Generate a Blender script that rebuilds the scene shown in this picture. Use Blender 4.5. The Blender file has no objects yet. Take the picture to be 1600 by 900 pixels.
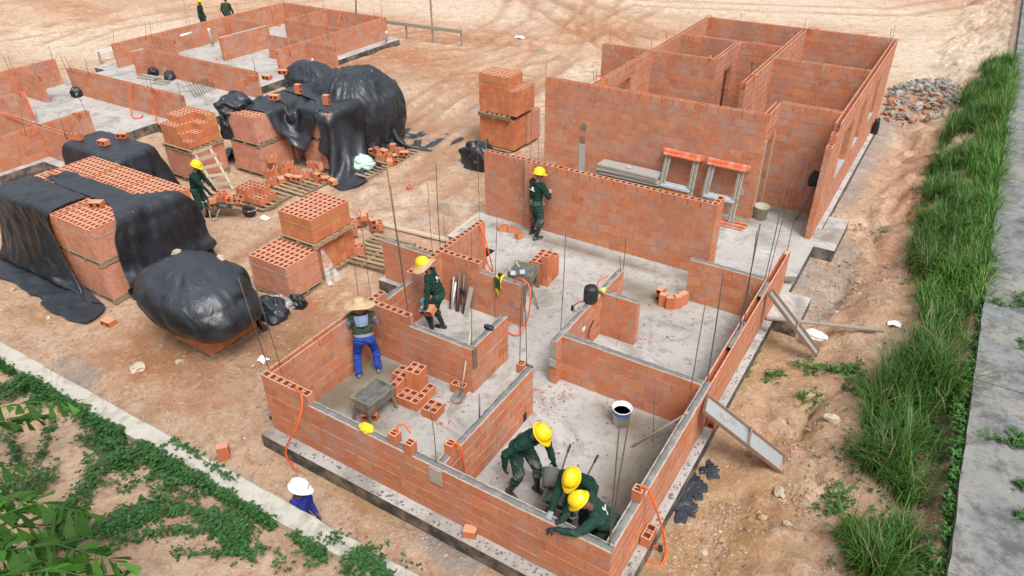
import bpy, math, random
import numpy as np
from mathutils import Vector, Matrix, noise as mnoise
random.seed(11)
RNG = np.random.default_rng(5)
C = bpy.context.scene.collection
PI = math.pi
R = math.radians
# ------------------------------------------------------------------ camera
F_PX, PITCH, YAW, ROLL, CAM_H = 1130.6, .572355, -.559939, -.0088517, 8.8
_f = Vector((math.sin(YAW)*math.cos(PITCH), math.cos(YAW)*math.cos(PITCH), -math.sin(PITCH)))
_r = Vector((math.cos(YAW), -math.sin(YAW), 0))
_u = _r.cross(_f)
CR = _r*math.cos(ROLL) + _u*math.sin(ROLL)
CU = -_r*math.sin(ROLL) + _u*math.cos(ROLL)
CF = _f
CAM = Vector((0, 0, CAM_H))
def ray(u, v):
    return CR*((u-800)/F_PX) - CU*((v-450)/F_PX) + CF
def at(u, v, z=0.0):
    d = ray(u, v)
    return CAM + d*((z-CAM_H)/d.z)
def atx(u, v, x):
    d = ray(u, v)
    return CAM + d*(x/d.x)
def near_vertical(u, v, base):
    d = ray(u, v)
    t = (base.x*d.x + base.y*d.y)/(d.x*d.x + d.y*d.y)
    return CAM + d*t
cam = bpy.data.cameras.new('camera')
camo = bpy.data.objects.new('camera', cam)
C.objects.link(camo)
M = Matrix((CR, CU, -CF)).transposed().to_4x4()
M.translation = CAM
camo.matrix_world = M
cam.sensor_width = 36
cam.lens = 36*F_PX/1600
cam.clip_start = .1
cam.clip_end = 1500
bpy.context.scene.camera = camo
# ------------------------------------------------------------------ object helpers
def link(o, parent=None):
    C.objects.link(o)
    if parent: o.parent = parent
    return o
def tag(o, label=None, cat=None, group=None, kind=None):
    if label: o['label'] = label
    if cat: o['category'] = cat; kind = kind or 'thing'
    if group: o['group'] = group
    if kind: o['kind'] = kind
    return o
def thing(name, label, cat, loc=(0, 0, 0), rz=0, group=None):
    o = bpy.data.objects.new(name, None)
    o.empty_display_size = .1
    link(o)
    o.location = loc
    o.rotation_euler = (0, 0, rz)
    return tag(o, label, cat, group)
def dup(root, loc, rot=(0, 0, 0), label=None, group=None, scale=None):
    r = root.copy(); C.objects.link(r)
    r.location = loc
    r.rotation_euler = rot if not isinstance(rot, (int, float)) else (0, 0, rot)
    if scale: r.scale = scale
    if label: r['label'] = label
    if group: r['group'] = group
    for ch in list(root.children):
        c = ch.copy(); C.objects.link(c); c.parent = r
        for g in ch.children:
            d = g.copy(); C.objects.link(d); d.parent = c
    return r
class MB:
    def __init__(s):
        s.V = []; s.F = []; s.M = []; s.T = []; s.S = []
    def add(s, vs, fs, mi=0, tint=None, smooth=False):
        o = len(s.V)
        s.V.extend([tuple(v) for v in vs])
        t = random.random() if tint is None else tint
        for f in fs:
            s.F.append([i+o for i in f]); s.M.append(mi); s.T.append(t); s.S.append(smooth)
    def box(s, c, d, rz=0, mi=0, tint=None, mat=None, jit=0):
        hx, hy, hz = d[0]/2, d[1]/2, d[2]/2
        vs = [Vector((x, y, z)) for z in (-hz, hz) for y in (-hy, hy) for x in (-hx, hx)]
        if jit: vs = [v + Vector((random.uniform(-jit, jit), random.uniform(-jit, jit), random.uniform(-jit, jit))) for v in vs]
        if mat is not None: vs = [mat @ v for v in vs]
        elif rz:
            cr, sr = math.cos(rz), math.sin(rz)
            vs = [Vector((v.x*cr-v.y*sr, v.x*sr+v.y*cr, v.z)) for v in vs]
        c = Vector(c)
        s.add([v+c for v in vs], [(0, 2, 3, 1), (4, 5, 7, 6), (0, 1, 5, 4), (2, 6, 7, 3), (0, 4, 6, 2), (1, 3, 7, 5)], mi, tint)
    def bar(s, a, b, w, h, mi=0, tint=None, up=(0, 0, 1), jit=0):
        a = Vector(a); b = Vector(b)
        d = b-a; L = d.length; d.normalize()
        up = Vector(up)
        x = up.cross(d)
        if x.length < 1e-4: x = Vector((1, 0, 0)).cross(d)
        x.normalize(); z = d.cross(x)
        m = Matrix((x, d, z)).transposed()
        s.box((a+b)/2, (w, L, h), mi=mi, tint=tint, mat=m, jit=jit)
    def tube(s, pts, r, n=6, mi=0, tint=None, smooth=True, caps=True):
        pts = [Vector(p) for p in pts]
        rs = r if isinstance(r, (list, tuple)) else [r]*len(pts)
        vs = []; prev = None
        for i, p in enumerate(pts):
            d = (pts[min(i+1, len(pts)-1)]-pts[max(i-1, 0)]).normalized()
            if prev is None:
                x = d.orthogonal().normalized()
            else:
                x = (prev - d*prev.dot(d)).normalized()
            prev = x; y = d.cross(x)
            for k in range(n):
                a = 2*PI*k/n
                vs.append(p + (x*math.cos(a)+y*math.sin(a))*rs[i])
        fs = [(i*n+k, i*n+(k+1) % n, (i+1)*n+(k+1) % n, (i+1)*n+k) for i in range(len(pts)-1) for k in range(n)]
        if caps:
            fs.append(tuple(range(n-1, -1, -1))); fs.append(tuple((len(pts)-1)*n+k for k in range(n)))
        s.add(vs, fs, mi, tint, smooth)
    def lathe(s, prof, n=20, c=(0, 0, 0), mat=None, mi=0, tint=None, smooth=True, sx=1, sy=1, wob=None, caps=True):
        vs = []
        for r, z in prof:
            for k in range(n):
                a = 2*PI*k/n
                v = Vector((r*math.cos(a)*sx, r*math.sin(a)*sy, z))
                if wob: v = wob(v, a)
                vs.append(v)
        if mat is not None: vs = [mat @ v for v in vs]
        c = Vector(c)
        vs = [v+c for v in vs]
        m = len(prof)
        fs = [(i*n+k, i*n+(k+1) % n, (i+1)*n+(k+1) % n, (i+1)*n+k) for i in range(m-1) for k in range(n)]
        if caps and prof[0][0] > 1e-5: fs.append(tuple(range(n-1, -1, -1)))
        if caps and prof[-1][0] > 1e-5: fs.append(tuple((m-1)*n+k for k in range(n)))
        s.add(vs, fs, mi, tint, smooth)
    def holes(s, c, xs, ys, H, hole, depth, mat=None, rz=0, mi=0, mi_in=None, tint=None, both=False):
        # a hollow block: xs, ys are cut lines, hole(i,j) tells which cells are open on top
        if mi_in is None: mi_in = mi
        t = random.random() if tint is None else tint
        nx, ny = len(xs)-1, len(ys)-1
        loc = {}
        vs = []; fs = []; fi = []
        def V(x, y, z):
            k = (round(x, 5), round(y, 5), round(z, 5))
            if k not in loc:
                loc[k] = len(vs); vs.append(Vector((x, y, z)))
            return loc[k]
        def q(a, b, c_, d, inner=False):
            fs.append((V(*a), V(*b), V(*c_), V(*d))); fi.append(inner)
        h = H/2
        hs = [[hole(i, j) for j in range(ny)] for i in range(nx)]
        for sg in ((1, -1) if both else (1,)):
            z0 = h*sg; z1 = (h-depth)*sg
            for i in range(nx):
                for j in range(ny):
                    x0, x1, y0, y1 = xs[i], xs[i+1], ys[j], ys[j+1]
                    o = hs[i][j]
                    z = z1 if o else z0
                    if sg > 0: q((x0, y0, z), (x1, y0, z), (x1, y1, z), (x0, y1, z), o)
                    else: q((x0, y1, z), (x1, y1, z), (x1, y0, z), (x0, y0, z), o)
                    if o:
                        for (di, dj, a, b) in ((-1, 0, (x0, y0), (x0, y1)), (1, 0, (x1, y1), (x1, y0)), (0, -1, (x1, y0), (x0, y0)), (0, 1, (x0, y1), (x1, y1))):
                            ii, jj = i+di, j+dj
                            if not (0 <= ii < nx and 0 <= jj < ny and hs[ii][jj]):
                                if sg > 0: q((*a, z0), (*a, z1), (*b, z1), (*b, z0), True)
                                else: q((*b, z0), (*b, z1), (*a, z1), (*a, z0), True)
        X0, X1, Y0, Y1 = xs[0], xs[-1], ys[0], ys[-1]
        q((X0, Y0, -h), (X1, Y0, -h), (X1, Y0, h), (X0, Y0, h)); q((X1, Y1, -h), (X0, Y1, -h), (X0, Y1, h), (X1, Y1, h))
        q((X0, Y1, -h), (X0, Y0, -h), (X0, Y0, h), (X0, Y1, h)); q((X1, Y0, -h), (X1, Y1, -h), (X1, Y1, h), (X1, Y0, h))
        if not both: q((X0, Y1, -h), (X1, Y1, -h), (X1, Y0, -h), (X0, Y0, -h))
        if mat is not None: vs = [mat @ v for v in vs]
        elif rz:
            cr, sr = math.cos(rz), math.sin(rz)
            vs = [Vector((v.x*cr-v.y*sr, v.x*sr+v.y*cr, v.z)) for v in vs]
        c = Vector(c)
        o = len(s.V)
        s.V.extend([tuple(v+c) for v in vs])
        for f, inn in zip(fs, fi):
            s.F.append([k+o for k in f]); s.M.append(mi_in if inn else mi); s.T.append(t); s.S.append(False)
    def mesh(s, name, off=None):
        me = bpy.data.meshes.new(name)
        V = np.array(s.V, dtype=float).reshape(-1, 3)
        if off is not None: V = V - np.array(off)
        me.from_pydata(V.tolist(), [], s.F)
        me.polygons.foreach_set('material_index', np.array(s.M, dtype=np.int32))
        me.polygons.foreach_set('use_smooth', np.array(s.S, dtype=bool))
        a = me.attributes.new('tint', 'FLOAT', 'FACE')
        a.data.foreach_set('value', np.array(s.T, dtype=np.float32))
        me.update()
        return me
    def build(s, name, mats, parent=None, world=False):
        off = tuple(parent.matrix_local.translation) if (world and parent) else None
        if world and parent: off = tuple(parent.location)
        me = s.mesh(name, off)
        for m in (mats if isinstance(mats, (list, tuple)) else [mats]): me.materials.append(m)
        return link(bpy.data.objects.new(name, me), parent)
def np_obj(name, V, F, mats, parent=None, smooth=True, tint=None, mi=None):
    me = bpy.data.meshes.new(name)
    me.from_pydata(np.asarray(V).tolist(), [], [list(map(int, f)) for f in F])
    me.polygons.foreach_set('use_smooth', np.full(len(F), smooth, dtype=bool))
    if mi is not None: me.polygons.foreach_set('material_index', np.asarray(mi, dtype=np.int32))
    a = me.attributes.new('tint', 'FLOAT', 'FACE')
    a.data.foreach_set('value', np.asarray(tint if tint is not None else np.full(len(F), .5), dtype=np.float32))
    for m in (mats if isinstance(mats, (list, tuple)) else [mats]): me.materials.append(m)
    me.update()
    return link(bpy.data.objects.new(name, me), parent)
def grid_faces(n, m, wrap=False):
    f = []
    for i in range(n-1):
        for j in range(m if wrap else m-1):
            f.append((i*m+j, i*m+(j+1) % m, (i+1)*m+(j+1) % m, (i+1)*m+j))
    return f
# ------------------------------------------------------------------ value noise (numpy)
def vnoise(x, y, seed=0):
    xi = np.floor(x).astype(np.int64); yi = np.floor(y).astype(np.int64)
    xf = x-xi; yf = y-yi
    def h(a, b):
        n = (a*374761393 + b*668265263 + seed*982451653) & 0x7fffffff
        n = ((n ^ (n >> 13))*1274126177) & 0x7fffffff
        n = n ^ (n >> 16)
        return (n & 0xffff)/65535.0
    u = xf*xf*(3-2*xf); v = yf*yf*(3-2*yf)
    return (h(xi, yi)*(1-u)+h(xi+1, yi)*u)*(1-v) + (h(xi, yi+1)*(1-u)+h(xi+1, yi+1)*u)*v
def fbm(x, y, oct=4, seed=0):
    x = np.asarray(x, float); y = np.asarray(y, float)
    s = 0; a = .5
    for k in range(oct):
        s = s + a*vnoise(x*2**k+17.3*k, y*2**k+5.1*k, seed+k); a *= .5
    return s
def fb1(x, y, oct=3, seed=0):
    # the same noise for a single point
    def h(a, b):
        n = (a*374761393 + b*668265263 + seed_*982451653) & 0x7fffffff
        n = ((n ^ (n >> 13))*1274126177) & 0x7fffffff
        n = n ^ (n >> 16)
        return (n & 0xffff)/65535.0
    s = 0; a = .5
    for k in range(oct):
        X = x*2**k+17.3*k; Y = y*2**k+5.1*k; seed_ = seed+k
        i, j = math.floor(X), math.floor(Y); u, v = X-i, Y-j
        u = u*u*(3-2*u); v = v*v*(3-2*v)
        s += a*((h(i, j)*(1-u)+h(i+1, j)*u)*(1-v)+(h(i, j+1)*(1-u)+h(i+1, j+1)*u)*v); a *= .5
    return s
def sstep(a, b, x):
    t = np.clip((x-a)/(b-a), 0, 1)
    return t*t*(3-2*t)
# ------------------------------------------------------------------ materials
class NT:
    def __init__(s, name):
        s.m = bpy.data.materials.new(name); s.m.use_nodes = True
        s.t = s.m.node_tree; s.t.nodes.clear()
        s.out = s.n('ShaderNodeOutputMaterial'); s.b = s.n('ShaderNodeBsdfPrincipled')
        s.l(s.b.outputs[0], s.out.inputs[0])
        s.tc = s.n('ShaderNodeTexCoord')
    def n(s, t, **k):
        o = s.t.nodes.new(t)
        for a, b in k.items(): setattr(o, a, b)
        return o
    def l(s, a, b): s.t.links.new(a, b)
    def set(s, k, v):
        i = s.b.inputs[k]
        if hasattr(v, 'is_output'): s.l(v, i)
        else: i.default_value = v
    def noise(s, scale, detail=4, rough=.6, vec=None, dist=0, stretch=None):
        o = s.n('ShaderNodeTexNoise'); o.inputs['Scale'].default_value = scale; o.inputs['Detail'].default_value = detail
        o.inputs['Roughness'].default_value = rough; o.inputs['Distortion'].default_value = dist
        v = vec if vec is not None else s.tc.outputs['Object']
        if stretch:
            mp = s.n('ShaderNodeMapping'); mp.inputs['Scale'].default_value = stretch[0]; mp.inputs['Rotation'].default_value = stretch[1]
            s.l(v, mp.inputs[0]); v = mp.outputs[0]
        s.l(v, o.inputs['Vector'])
        return o.outputs['Fac']
    def ramp(s, fac, stops):
        o = s.n('ShaderNodeValToRGB'); e = o.color_ramp.elements
        while len(e) > 1: e.remove(e[-1])
        for i, (p, c) in enumerate(stops):
            if not isinstance(c, (tuple, list)): c = (c, c, c)
            if i == 0: e[0].position = p; e[0].color = (*c, 1)
            else:
                x = e.new(p); x.color = (*c, 1)
        s.l(fac, o.inputs[0])
        return o.outputs[0]
    def mix(s, fac, a, b, mode='MIX'):
        o = s.n('ShaderNodeMix', data_type='RGBA', blend_type=mode)
        for sock, v in ((o.inputs[0], fac), (o.inputs[6], a), (o.inputs[7], b)):
            if hasattr(v, 'is_output'): s.l(v, sock)
            elif isinstance(v, (tuple, list)): sock.default_value = (*v[:3], 1)
            else: sock.default_value = v
        return o.outputs[2]
    def math(s, op, a, b=None, clamp=False):
        o = s.n('ShaderNodeMath', operation=op); o.use_clamp = clamp
        for i, v in enumerate((a, b)):
            if v is None: continue
            if hasattr(v, 'is_output'): s.l(v, o.inputs[i])
            else: o.inputs[i].default_value = v
        return o.outputs[0]
    def attr(s, name='tint', out='Fac'):
        o = s.n('ShaderNodeAttribute'); o.attribute_name = name
        return o.outputs[out]
    def bump(s, h, strength=.3, dist=.01):
        o = s.n('ShaderNodeBump'); o.inputs['Strength'].default_value = strength; o.inputs['Distance'].default_value = dist
        s.l(h, o.inputs['Height']); s.l(o.outputs[0], s.b.inputs['Normal'])
    def objrand(s):
        return s.n('ShaderNodeObjectInfo').outputs['Random']
    def upmask(s, a=.5, b=.9):
        g = s.n('ShaderNodeNewGeometry'); x = s.n('ShaderNodeSeparateXYZ'); s.l(g.outputs['Normal'], x.inputs[0])
        o = s.n('ShaderNodeMapRange'); o.inputs[1].default_value = a; o.inputs[2].default_value = b
        s.l(x.outputs[2], o.inputs[0])
        return o.outputs[0]
def simple(name, c1, c2=None, scale=6, rough=.7, bump=.15, bscale=40, metallic=0, tint=0, spec=.5, dist=.004, orand=0, dirt=None, dscale=3, dlo=.5, dhi=.7, coat=0):
    t = NT(name)
    col = t.mix(t.noise(scale), c1, c2) if c2 else None
    if col is None:
        rgb = t.n('ShaderNodeRGB'); rgb.outputs[0].default_value = (*c1, 1); col = rgb.outputs[0]
    if dirt:
        f = t.ramp(t.noise(dscale, 6, .65), [(dlo, 0), (dhi, 1)])
        col = t.mix(f, col, dirt)
    if tint:
        v = t.ramp(t.attr(), [(0, 1-tint), (1, 1+tint if tint < 0 else 1)])
        col = t.mix(1, col, v, 'MULTIPLY')
    if orand:
        v = t.ramp(t.objrand(), [(0, 1-orand), (1, 1)])
        col = t.mix(1, col, v, 'MULTIPLY')
    t.set('Base Color', col); t.set('Roughness', rough); t.set('Metallic', metallic)
    t.set('Specular IOR Level', spec)
    if coat: t.set('Coat Weight', coat)
    if bump: t.bump(t.noise(bscale, 5), bump, dist)
    return t.m
def brick_mat(name, dirty=.5, pale=0.0, wall=True):
    t = NT(name)
    a = t.math('ADD', t.attr(), t.objrand()); a = t.math('FRACT', a)
    base = t.ramp(a, [(0, (.46, .140, .060)), (.18, (.51, .163, .068)), (.5, (.545, .178, .073)), (.72, (.575, .195, .082)), (.9, (.60, .23, .105)), (.96, (.59, .262, .108)), (1, (.43, .125, .060))])
    n1 = t.noise(9, 5, .65)
    base = t.mix(t.ramp(n1, [(.35, 0), (.75, .55)]), base, (.59, .235, .125))
    n2 = t.noise(60, 3)
    base = t.mix(t.ramp(n2, [(.3, .16), (.7, 0)]), base, (.25, .06, .03))
    if wall:
        w = t.ramp(t.noise(2.2, 7, .75), [(.46, 0), (.66, dirty)])
        base = t.mix(w, base, (.44, .29, .23))
        w2 = t.ramp(t.noise(1.1, 6, .7, stretch=((1, 1, .35), (0, 0, 0))), [(.48, 0), (.70, dirty*.75)])
        base = t.mix(w2, base, (.36, .17, .12))
        base = t.mix(t.ramp(t.noise(5.5, 8, .8, dist=.5), [(.55, 0), (.65, dirty*.85)]), base, (.44, .37, .335))
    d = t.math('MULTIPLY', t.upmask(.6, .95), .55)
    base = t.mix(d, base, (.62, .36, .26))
    if pale: base = t.mix(pale, base, (.5, .36, .3))
    t.set('Base Color', base); t.set('Roughness', .85); t.set('Specular IOR Level', .3)
    h = t.math('ADD', t.math('MULTIPLY', t.noise(25, 5), .7), t.math('MULTIPLY', t.noise(140, 3), .3))
    t.bump(h, .35, .006)
    return t.m
MAT = {}
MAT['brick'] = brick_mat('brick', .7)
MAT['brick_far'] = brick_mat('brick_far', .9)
MAT['brick_loose'] = brick_mat('brick_loose', 0, wall=False)
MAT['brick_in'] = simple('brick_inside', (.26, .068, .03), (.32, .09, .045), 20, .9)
MAT['mortar'] = simple('mortar', (.31, .295, .285), (.45, .43, .415), 7, .95, .6, 60, dist=.01)
MAT['wetmortar'] = simple('wet_mortar', (.105, .11, .105), (.20, .20, .185), 5, .8, .7, 45, dist=.012, dirt=(.28, .27, .25), dscale=4)
MAT['tar'] = simple('bitumen_coat', (.022, .023, .025), (.06, .06, .06), 6, .7, .5, 25, dirt=(.24, .19, .145), dscale=3.2, dlo=.44, dhi=.66)
def slab_mat():
    t = NT('concrete_slab')
    base = t.mix(t.noise(1.3, 7, .65), (.30, .29, .275), (.50, .485, .46))
    base = t.mix(t.ramp(t.noise(.55, 6, .7, dist=.6), [(.45, 0), (.68, .8)]), base, (.53, .515, .49))
    base = t.mix(t.ramp(t.noise(.8, 7, .72, dist=1.2), [(.50, 0), (.64, .75)]), base, (.215, .20, .185))
    base = t.mix(t.ramp(t.noise(2.9, 8, .75), [(.53, 0), (.66, .75)]), base, (.19, .175, .155))
    base = t.mix(t.ramp(t.noise(1.7, 8, .8, dist=2), [(.58, 0), (.69, .6)]), base, (.42, .23, .16))
    base = t.mix(t.ramp(t.noise(9, 6, .8), [(.56, 0), (.67, .75)]), base, (.155, .15, .145))
    st = t.attr('stain')
    base = t.mix(st, base, (.165, .135, .095))
    t.set('Base Color', base); t.set('Roughness', .85)
    t.set('Specular IOR Level', .35)
    t.bump(t.math('ADD', t.noise(6, 6, .7), t.math('MULTIPLY', t.noise(60, 4), .35)), .5, .02)
    return t.m
MAT['slab'] = slab_mat()
def soil_mat():
    t = NT('sandy_soil')
    co = t.tc.outputs['Object']
    base = t.mix(t.ramp(t.noise(.35, 8, .68, dist=.5), [(.36, 0), (.64, 1)]), (.46, .29, .185), (.60, .435, .31))
    org = t.attr('orange'); pale = t.attr('pale'); grey = t.attr('grey'); yel = t.attr('ochre')
    nb = t.noise(1.6, 8, .7, dist=.8)
    def m(a, lo, hi, k=1):      # mask broken up by noise
        s_ = t.math('ADD', a, t.math('MULTIPLY', t.math('SUBTRACT', nb, .5), 1.5))
        o = t.n('ShaderNodeMapRange'); o.inputs[1].default_value = lo; o.inputs[2].default_value = hi; o.inputs[4].default_value = k
        t.l(s_, o.inputs[0]); return t.math('MULTIPLY', o.outputs[0], t.math('GREATER_THAN', a, .02))
    base = t.mix(m(pale, .3, .8, .9), base, (.68, .575, .455))
    base = t.mix(m(yel, .3, .8, .8), base, (.40, .235, .095))
    base = t.mix(m(org, .28, .75, .9), base, (.40, .165, .075))
    base = t.mix(m(grey, .35, .7, .85), base, (.33, .30, .275))
    base = t.mix(t.ramp(t.noise(3.1, 8, .75, dist=1), [(.50, 0), (.66, .75)]), base, (.37, .17, .088))
    base = t.mix(t.ramp(t.noise(2.3, 8, .8, dist=.4), [(.52, 0), (.68, .7)]), base, (.68, .53, .415))
    base = t.mix(t.ramp(t.noise(6.5, 7, .8, dist=.6), [(.53, 0), (.63, .6)]), base, (.33, .17, .095))
    base = t.mix(t.ramp(t.noise(8.3, 6, .8, dist=.3), [(.56, 0), (.66, .6)]), base, (.66, .52, .42))
    base = t.mix(t.ramp(t.noise(13, 6, .75), [(.55, 0), (.70, .7)]), base, (.25, .135, .075))
    base = t.mix(t.ramp(t.noise(34, 4, .8), [(.60, 0), (.68, .75)]), base, (.66, .55, .47))
    base = t.mix(t.math('MULTIPLY', t.attr('rut'), 1.1, True), base, (.32, .15, .08))
    dmp = t.attr('damp')
    base = t.mix(t.math('MULTIPLY', dmp, .6), base, (.24, .135, .065))
    t.set('Base Color', base); t.set('Roughness', .92); t.set('Specular IOR Level', .25)
    h = t.math('ADD', t.math('MULTIPLY', t.noise(2.3, 8, .7, dist=.5), 1.0), t.math('MULTIPLY', t.noise(17, 7, .75), .28))
    t.bump(h, .9, .16)
    return t.m
MAT['soil'] = soil_mat()
def tarp_mat():
    t = NT('black_plastic_sheet')
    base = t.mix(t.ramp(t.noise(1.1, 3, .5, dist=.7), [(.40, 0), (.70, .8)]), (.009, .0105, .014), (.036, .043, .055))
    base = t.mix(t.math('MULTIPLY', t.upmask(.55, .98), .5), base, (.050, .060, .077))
    base = t.mix(t.ramp(t.noise(9, 6, .75), [(.66, 0), (.80, .4)]), base, (.14, .13, .12))
    t.set('Base Color', base)
    t.set('Roughness', t.ramp(t.noise(4, 5), [(.3, .32), (.7, .48)])); t.set('Specular IOR Level', .5)
    def ridged(scale, dist, stretch):
        mp = t.n('ShaderNodeMapping'); mp.inputs['Scale'].default_value = stretch[0]; mp.inputs['Rotation'].default_value = stretch[1]
        t.l(t.tc.outputs['Object'], mp.inputs[0])
        o = t.n('ShaderNodeTexNoise'); o.noise_type = 'RIDGED_MULTIFRACTAL'; o.normalize = False
        o.inputs['Scale'].default_value = scale; o.inputs['Detail'].default_value = 2.5; o.inputs['Distortion'].default_value = dist; o.inputs['Roughness'].default_value = .5
        t.l(mp.outputs[0], o.inputs['Vector']); return o.outputs['Fac']
    w = ridged(1.7, .9, ((1, 1, .55), (0, 0, .6))); w2 = ridged(5.0, 1.2, ((1, 1, .7), (.5, 0, 0)))
    w3 = ridged(13, .8, ((1, 1, .6), (.3, 0, .4)))
    t.bump(t.math('ADD', t.math('ADD', w, t.math('MULTIPLY', w2, .42)), t.math('MULTIPLY', w3, .14)), .62, .055)
    return t.m
MAT['tarp'] = tarp_mat()
MAT['wood'] = simple('pallet_wood', (.30, .20, .115), (.44, .32, .20), 9, .85, .3, 30, tint=.45)
MAT['timber'] = simple('grey_timber', (.33, .28, .22), (.45, .40, .33), 8, .85, .3, 30, tint=.3)
MAT['palewood'] = simple('pale_timber', (.50, .40, .28), (.60, .50, .37), 8, .8, .2, 30, tint=.2)
MAT['darkwood'] = simple('dirty_timber', (.13, .10, .07), (.30, .23, .16), 8, .9, .4, 30, tint=.35)
MAT['steel'] = simple('formwork_steel', (.30, .32, .33), (.42, .44, .45), 4, .5, .15, 25, metallic=.25, dirt=(.26, .21, .17), dscale=5, dlo=.53, dhi=.72)
MAT['rust'] = simple('rusty_edge', (.20, .12, .075), (.31, .22, .16), 14, .85, .3, 40)
MAT['galv'] = simple('dusty_galvanised_steel', (.34, .34, .30), (.50, .49, .44), 14, .6, .2, 40, metallic=.2, dirt=(.25, .21, .15), dscale=9)
MAT['panel'] = simple('grey_panel', (.36, .40, .43), (.48, .52, .55), 4, .6, .1, 25, dirt=(.26, .25, .23), dscale=7, dlo=.58, dhi=.7)
MAT['rebar'] = simple('rebar_steel', (.085, .068, .058), (.15, .11, .085), 20, .75, .4, 90, metallic=.3)
MAT['conduit'] = simple('orange_conduit', (.78, .10, .018), (.84, .135, .03), 8, .4, .1, 60)
MAT['orangepaint'] = simple('orange_paint', (.60, .125, .05), (.66, .18, .085), 7, .7, .2, 40, dirt=(.58, .36, .27), dscale=6, dlo=.48, dhi=.66)
MAT['black'] = simple('black_rubber', (.014, .014, .016), (.032, .032, .034), 9, .5, .15, 40)
MAT['yellow'] = simple('yellow_helmet_plastic', (.83, .56, .006), (.86, .60, .012), 5, .28, .03, 30, spec=.6)
MAT['whitehat'] = simple('white_helmet_plastic', (.78, .78, .77), (.84, .84, .83), 5, .3, .03, 30)
MAT['green'] = simple('dark_green_cloth', (.006, .026, .018), (.014, .048, .032), 9, .9, .6, 16, spec=.2, dist=.03)
MAT['greentrs'] = simple('dark_green_trousers', (.010, .038, .028), (.022, .062, .046), 9, .9, .6, 14, spec=.2, dist=.03, dirt=(.06, .075, .06), dscale=6)
MAT['green2'] = simple('faded_green_cloth', (.012, .036, .028), (.022, .060, .045), 9, .9, .6, 16, spec=.2, dist=.03, dirt=(.10, .11, .095), dscale=4, dlo=.54, dhi=.7)
MAT['trs2'] = simple('dusty_green_trousers', (.016, .045, .036), (.032, .072, .056), 9, .9, .6, 14, spec=.2, dist=.03, dirt=(.17, .16, .135), dscale=5, dlo=.50, dhi=.66)
MAT['drygrass'] = simple('dry_grass_blade', (.30, .23, .09), (.42, .34, .16), 2, .8, 0, 40, tint=.4)
MAT['olive'] = simple('olive_vest', (.030, .048, .032), (.052, .072, .048), 9, .9, .5, 16, spec=.2, dist=.03)
MAT['greyshirt'] = simple('grey_shirt', (.16, .18, .22), (.22, .24, .28), 9, .9, .5, 16, dist=.02)
MAT['blue'] = simple('blue_work_trousers', (.012, .04, .27), (.03, .08, .37), 7, .85, .6, 14, spec=.25, dist=.03)
MAT['navy'] = simple('royal_blue_shirt', (.018, .022, .18), (.03, .036, .26), 7, .85, .5, 14, spec=.25, dist=.03)
MAT['lightblue'] = simple('light_blue_cloth', (.15, .20, .31), (.23, .29, .41), 9, .9, .4, 20, dist=.02)
MAT['skin'] = simple('brown_skin', (.17, .085, .055), (.23, .12, .08), 9, .55, .05, 60)
MAT['skin2'] = simple('dark_brown_skin', (.10, .05, .034), (.14, .075, .05), 9, .55, .05, 60)
MAT['glove'] = simple('black_glove', (.012, .012, .014), (.025, .025, .028), 9, .8, .3, 60)
MAT['gloveb'] = simple('blue_glove', (.02, .26, .42), (.04, .32, .48), 9, .6, .2, 60)
MAT['gloveg'] = simple('grey_glove', (.20, .23, .26), (.33, .36, .38), 9, .8, .3, 60)
MAT['boot'] = simple('black_rubber_boot', (.010, .010, .011), (.024, .024, .026), 6, .35, .1, 40, dirt=(.20, .18, .15), dscale=8, dlo=.56, dhi=.74)
MAT['shoe'] = simple('grey_shoe', (.12, .14, .17), (.20, .22, .25), 9, .7, .2, 40)
MAT['straw'] = simple('woven_straw', (.44, .30, .155), (.58, .43, .25), 22, .85, .6, 120, dist=.006)
MAT['leaf'] = simple('ivy_leaf', (.018, .078, .016), (.050, .165, .030), 3, .5, .1, 40, tint=.55)
MAT['palm'] = simple('palm_leaflet', (.022, .095, .010), (.075, .20, .016), 3, .6, .1, 40, tint=.6, spec=.2)
MAT['grass'] = simple('grass_blade', (.035, .125, .008), (.095, .26, .016), 1.5, .55, 0, 40, tint=.6)
MAT['weed'] = simple('weed_leaf', (.03, .12, .014), (.07, .21, .024), 3, .6, .1, 40, tint=.5)
MAT['stem'] = simple('plant_stem', (.10, .09, .04), (.16, .13, .06), 12, .8, .2, 40)
MAT['bucketw'] = simple('white_bucket_plastic', (.60, .63, .66), (.72, .74, .76), 7, .45, .1, 30, dirt=(.34, .34, .33), dscale=5, dlo=.55, dhi=.7)
MAT['bucketg'] = simple('dusty_bucket', (.36, .34, .27), (.46, .43, .34), 7, .7, .15, 30, dirt=(.42, .36, .14), dscale=4, dlo=.55, dhi=.65)
MAT['bluelabel'] = simple('blue_label', (.03, .10, .36), (.06, .16, .45), 7, .45, .05, 30)
MAT['white'] = simple('white_plastic', (.70, .70, .69), (.78, .78, .77), 9, .5, .1, 30)
MAT['paper'] = simple('crumpled_paper', (.72, .72, .70), (.80, .80, .78), 9, .8, .2, 30)
MAT['yelcloth'] = simple('yellow_strap', (.72, .50, .012), (.78, .58, .03), 9, .6, .2, 40)
MAT['greenp'] = simple('pale_green_plastic', (.30, .55, .42), (.62, .70, .66), 11, .4, .3, 30)
MAT['pack_strap'] = simple('green_packing_strap', (.36, .31, .12), (.42, .36, .15), 8, .5, 0, 30)
MAT['stone'] = simple('pale_stone', (.46, .38, .27), (.60, .52, .40), 6, .9, .6, 25, orand=.3, dist=.01)
MAT['rubble'] = simple('broken_concrete', (.30, .28, .25), (.46, .43, .39), 5, .95, .6, 25, orand=.45, dist=.015)
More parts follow.
